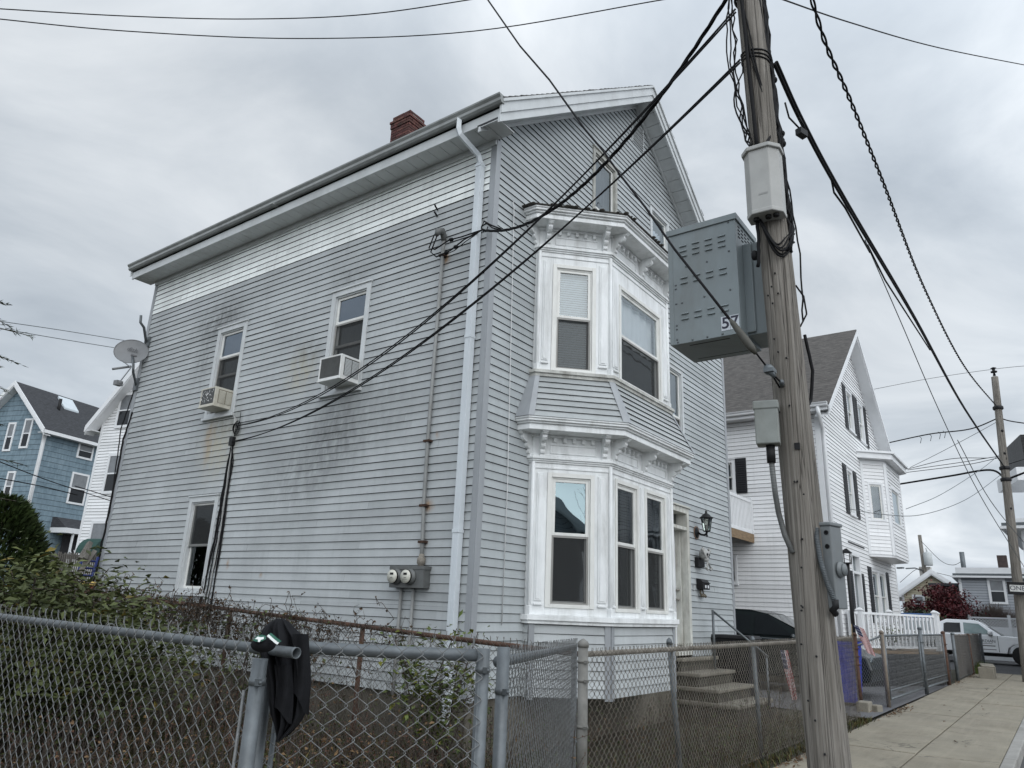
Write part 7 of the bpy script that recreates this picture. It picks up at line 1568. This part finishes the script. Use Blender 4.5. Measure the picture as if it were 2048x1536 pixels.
t = thing('blue_ladder', at(170, 1150, 15), 'blue ladder and grey planks leaning behind the rusty fence at the house corner', 'ladder'); b = MB(); M_BLU = paint('blue_frame', (.015, .03, .16), .5, .1, 9)
a0, a1, c0_, c1_ = at(150, 1170, 15), at(166, 1112, 15.3), at(178, 1172, 15), at(196, 1115, 15.3); b.tube([a0, a1], .025, 6); b.tube([c0_, c1_], .025, 6)
for f in (.1, .35, .6, .85): b.tube([a0.lerp(a1, f), c0_.lerp(c1_, f)], .016, 6)
b.build('frame', M_BLU, t); b = MB()
for (x0_, y0_, x1_, y1_) in ((148, 1160, 190, 1102), (168, 1118, 180, 1085), (158, 1120, 178, 1088)): p, q = at(x0_, y0_, 14.8), at(x1_, y1_, 15); b.tube([p, q], .05, 4, smooth=False)
b.build('plank', M_GWOOD, t)
t = thing('orange_bucket', at(175, 1168, 14.4), 'orange and yellow container behind the rusty fence at the far corner', 'container'); q = at(175, 1172, 14.4); b = MB(); b.lathe(q-Vector((0, 0, .12)), (0, 0, 1), [(0, .09), (.13, .11)], 14); b.build('body', paint('red_plastic', (.22, .04, .02), .5, .2, 9), t); b = MB(); b.lathe(q+Vector((0, 0, .01)), (0, 0, 1), [(0, .118), (.03, .12), (.06, .118), (.065, .02)], 14); b.build('lid', paint('yellow_lid', (.75, .55, .18), .5, .1, 9), t)
# yellow house, flat-roofed grey house, right-hand house
M_YEL = siding_mat('cream_clapboard', (.44, .40, .29), .04); M_LGREY = siding_mat('pale_grey_clapboard', (.30, .32, .345), .04)
E = at(1797, 1187, 57); yh, yf_, ys2 = far_house('cream_gable_house', 'cream gabled house far down the side road', (E.x, E.y-.2, 0), -82, 3.7, 9, .3, 3.75, 1.35, (M_YEL, M_VTRIM, roof_shingle('grey_roof', (.12, .12, .12))), False, [(0, .7, 2.45, .5, .95), (0, .7, .95, .5, .85)], .35, .16)
q = at(1852, 1160, 60); b = MB(); b.box((q.x, q.y-.35, 3.5), (q.x+.7, q.y+.35, q.z+.9)); b.build('chimney', paint('pale_chimney', (.45, .43, .40), .8, .1, 5), yh)
E = at(1916, 1150, 48); gh, gf, gs = far_house('flat_roofed_house', 'pale grey flat-roofed house beyond the white fence', (E.x, E.y, 0), -87, 8.5, 9, .3, 4.28, .32, (M_LGREY, M_VTRIM, M_STEEL), False, [(0, 1.42, 2.95, .58, 1.1)], .25, .14, flat=True)
q = at(2003, 1123, 51); b = MB(); b.box((q.x, q.y-.27, 4.4), (q.x+.6, q.y+.2, q.z+.35)); b.build('chimney', paint('dark_brick_chimney', (.040, .028, .025), .9, .4, 9), gh); q = at(1926, 1125, 51); b = MB(); b.tube([(q.x, q.y, 4.4), (q.x, q.y, q.z+.6)], .13, 8); b.build('vent', M_STEEL, gh)
t = thing('dark_roofed_shed', at(1880, 1172, 55), 'low dark roof behind the red tree', 'shed'); q = at(1868, 1170, 56); b = MB(); b.box((q.x, q.y-3.2, .2), (q.x+4, q.y, q.z-.05)); b.build('wall', M_LGREY, t); b = MB(); b.box((q.x-.3, q.y-3.5, q.z-.05), (q.x+4.3, q.y+.3, q.z+.12)); b.build('roof', M_DKROOF, t)
E = at(2036, 1060, 33); rh, r_f, r_s = far_house('grey_corner_house', 'grey house just entering the right edge behind the second pole', (E.x, E.y-.1, 0), -92, 7, 8, -.1, E.z+.1, .2, (M_LGREY, M_VTRIM, M_STEEL), False, [], .55, .14, flat=True)
b = MB(); q = at(2036, 960, 33.3); b.obox(q, (1.2, -4, 0), (3, .8, 0), (0, 0, .5)); b.build('upper_eave', M_VTRIM, rh); b = MB(); b.obox(q+Vector((.3, -.3, .5)), (1.0, -3.6, 0), (2.5, .6, 0), (0, 0, 1.3)); b.build('upper_storey', M_LGREY, rh)
p3 = thing('utility_pole', (at(1862, 1230, 60).x, at(1862, 1230, 60).y, 0), 'distant utility pole with a grey transformer above the red tree', 'utility pole'); qb, qt = at(1863, 1235, 60), at(1839, 1070, 60); qb.z = .2; b = MB(); b.tube([qb, qt], [.17, .12], 10); b.build('shaft', M_POLE, p3); b = MB(); q = at(1856, 1118, 59.6); b.lathe(q-Vector((0, 0, .45)), (0, 0, 1), [(0, .24), (.05, .27), (.85, .27), (.9, .2), (.95, .05)], 12); b.tube([q+Vector((0, 0, .45)), q+Vector((0, .05, .75))], .04, 5); b.build('transformer', paint('transformer_grey', (.42, .44, .44), .5, .08, 4), p3); b = MB(); b.tube([at(1846, 1142, 60), at(1830, 1136, 59), at(1812, 1137, 58)], .045, 6); b.obox(at(1806, 1136, 58)-Vector((.1, .1, .05)), (.3, .4, 0), (-.2, .1, 0), (0, 0, .1)); b.build('street_light', M_STEEL, p3)
wire('overhead_wire', 'thin wires reaching the distant transformer pole', [[at(1842, 1082, 60), at(1880, 1120, 56), at(1905, 1130, 52), at(1925, 1122, 51)], [at(1862, 1143, 60), at(1900, 1152, 54), at(1930, 1162, 48)], [at(1800, 1165, 60), at(1830, 1140, 60), at(1845, 1138, 60)]], .016)
def tree(name, label, base, h, r_, n, mat, trunk_h, sq=.8, ls=.16):
    t = thing(name, base, label, 'tree'); B0 = Vector(base); b = MB(); b.tube([B0, B0+Vector((.05, 0, trunk_h))], [.14, .10], 8); ends = []
    for i in range(22):
        a_, el = random.uniform(0, 6.28), random.uniform(.1, 1.4); e_ = B0+Vector((math.cos(a_)*math.cos(el)*r_*.85, math.sin(a_)*math.cos(el)*r_*.85, trunk_h+(h-trunk_h)*math.sin(el)*.92)); b.tube([B0+Vector((.05, 0, trunk_h)), (B0+Vector((0, 0, trunk_h))).lerp(e_, .5)+Vector((0, 0, .15)), e_], [.06, .035, .01], 5, 0, False); ends += [e_, (B0+Vector((0, 0, trunk_h))).lerp(e_, .65)]
    b.build('trunk', M_TWIG, t); b = MB()
    for i in range(n):
        c = random.choice(ends)+Vector((random.gauss(0, r_*.17), random.gauss(0, r_*.17), random.gauss(0, r_*.10))); k_ = random.uniform(.4, 1.5); leaf(b, c, rv(), Vector((random.gauss(0, .4), random.gauss(0, .4), 1)), ls*random.uniform(.6, 1.3), ls*.55, (k_, k_*random.uniform(.8, 1.1), k_), .15)
    b.build('crown', mat, t); return t
q = at(1888, 1240, 43); tree('red_maple', 'round dark red Japanese maple beyond the porch', (q.x, q.y, .3), 3.1, 1.75, 7500, leafmat('maroon_leaf', (.055, .010, .012), (.11, .020, .022)), 1.1)
q = at(1842, 1240, 40); tree('green_shrub', 'low dark green shrub left of the red maple', (q.x, q.y, .2), 2.05, 1.3, 1800, M_EVER, .6)
t = thing('bare_shrub', (at(1990, 1240, 44).x, at(1990, 1240, 44).y, .3), 'wide bare twiggy shrub in front of the flat-roofed house', 'shrub'); b = MB(); B0 = Vector(t.location)
for i in range(520):
    a_, r_ = random.uniform(0, 6.28), random.random(); e_ = B0+Vector((math.cos(a_)*r_*1.0, math.sin(a_)*2.0*r_, 1.5+.75*(1-r_*r_)*random.uniform(.7, 1.05))); m_ = B0+Vector((math.cos(a_)*r_*.5, math.sin(a_)*1.0*r_, 1.1)); b.tube([B0, m_, e_], [.015, .012, .005], 3, 0, False)
    for k_ in range(3): b.tube([m_.lerp(e_, random.uniform(.3, .9)), e_+rv()*.3], [.007, .004], 3, 0, False)
b.build('twigs', paint('grey_twig', (.10, .08, .07), .9, .3, 9, bmp=0), t)
lf = thing('lattice_fence', (at(1990, 1250, 42).x, at(1990, 1250, 42).y, .2), 'white lattice-topped vinyl fence beyond the pickup', 'fence'); p0, p1 = at(1940, 1262, 42), at(2075, 1266, 42); p0.z = p1.z = .2; U = (p1-p0).normalized(); L_ = (p1-p0).length; b = MB(); Nn = Vector((U.y, -U.x, 0))
b.obox(p0, U*L_, Nn*.03, Vector((0, 0, 1.45))); b.obox(p0+Vector((0, 0, 1.82)), U*L_, Nn*.05, Vector((0, 0, .06))); b.build('panel', M_VTRIM, lf); b = MB(); s = 0
while s < L_-.3: a_ = p0+U*s+Vector((0, 0, 1.45)); b.tube([a_, a_+U*.37+Vector((0, 0, .37))], .018, 4, 0, False); b.tube([a_+U*.37, a_+Vector((0, 0, .37))], .018, 4, 0, False); s += .13
b.build('lattice', M_VTRIM, lf)
for s in (0, 1.55, 3.1): b = MB(); b.obox(p0+U*s-Nn*.05, U*.13, Nn*.13, Vector((0, 0, 2.0))); b.build('post', M_VTRIM, lf)
# thin wires at the left
wire('overhead_wire', 'two faint wires entering at the left edge behind the satellite dish', [[at(-10, 641, 22), at(120, 660, 23), at(255, 682, 24)], [at(-10, 655, 22), at(110, 676, 23), at(245, 698, 24)]], .010, mat=M_STEEL)
wire('overhead_wire', 'dark wires crossing in front of the blue and white rear houses', [[at(-10, 955, 20), at(80, 972, 21), at(155, 990, 22)], [at(-10, 920, 20), at(100, 962, 22), at(222, 1002, 24)], [at(150, 972, 22), at(225, 995, 24)]], .012)

# ------------------------------------------------------------------ across the street: what the bay panes mirror
o1, _f, _s = far_house('mirrored_gable_house', 'grey gabled house across the street, seen only mirrored in the lower bay pane', (-10.75, -21.0, 0), 148, 8.5, 9, -.1, 5.3, 3.6, (M_LGREY, M_VTRIM, M_DKROOF), False, [(0, 2.2, 2.2, .9, 1.5), (0, 5.2, 2.2, .9, 1.5), (0, 3.7, 5.9, .9, 1.4)], .4, .15)
o2, _f, _s = far_house('mirrored_white_house', 'white gabled house across the street, seen only mirrored in the front bay panes', (31.8, -13.5, 0), 180, 8.5, 9, -.1, 6.4, 3.2, (M_VINYL, M_VTRIM, M_DKROOF), False, [(0, 1.2, 1.4, .9, 1.5), (0, 3.7, 1.4, .9, 1.5), (0, 6.2, 1.4, .9, 1.5), (0, 1.2, 4.2, .9, 1.5), (0, 3.7, 4.2, .9, 1.5), (0, 6.2, 4.2, .9, 1.5)], .4, .15)
t = thing('bare_street_tree', (-13.2, -27, -.1), 'bare tree across the street, seen only mirrored in the bay pane', 'tree'); b = MB(); B0 = Vector(t.location); b.tube([B0, B0+Vector((.1, 0, 3.2))], [.2, .14], 8); b.build('trunk', M_TWIG, t); b = MB()
for i in range(26):
    a_, el = random.uniform(0, 6.28), random.uniform(.9, 1.5); e_ = B0+Vector((2.6*math.cos(a_)*math.cos(el), 2.6*math.sin(a_)*math.cos(el), 3.2+6.0*math.sin(el)*random.uniform(.6, 1))); m_ = (B0+Vector((.1, 0, 3.2))).lerp(e_, .5)+Vector((random.gauss(0, .3), random.gauss(0, .3), .4)); b.tube([B0+Vector((.1, 0, 3.1)), m_, e_], [.03, .015, .005], 4, 0, False)
    for k_ in range(4): q = m_.lerp(e_, random.random()); b.tube([q, q+rv()*.5+Vector((0, 0, .4))], [.008, .003], 3, 0, False)
b.build('branches', M_TWIG, t)
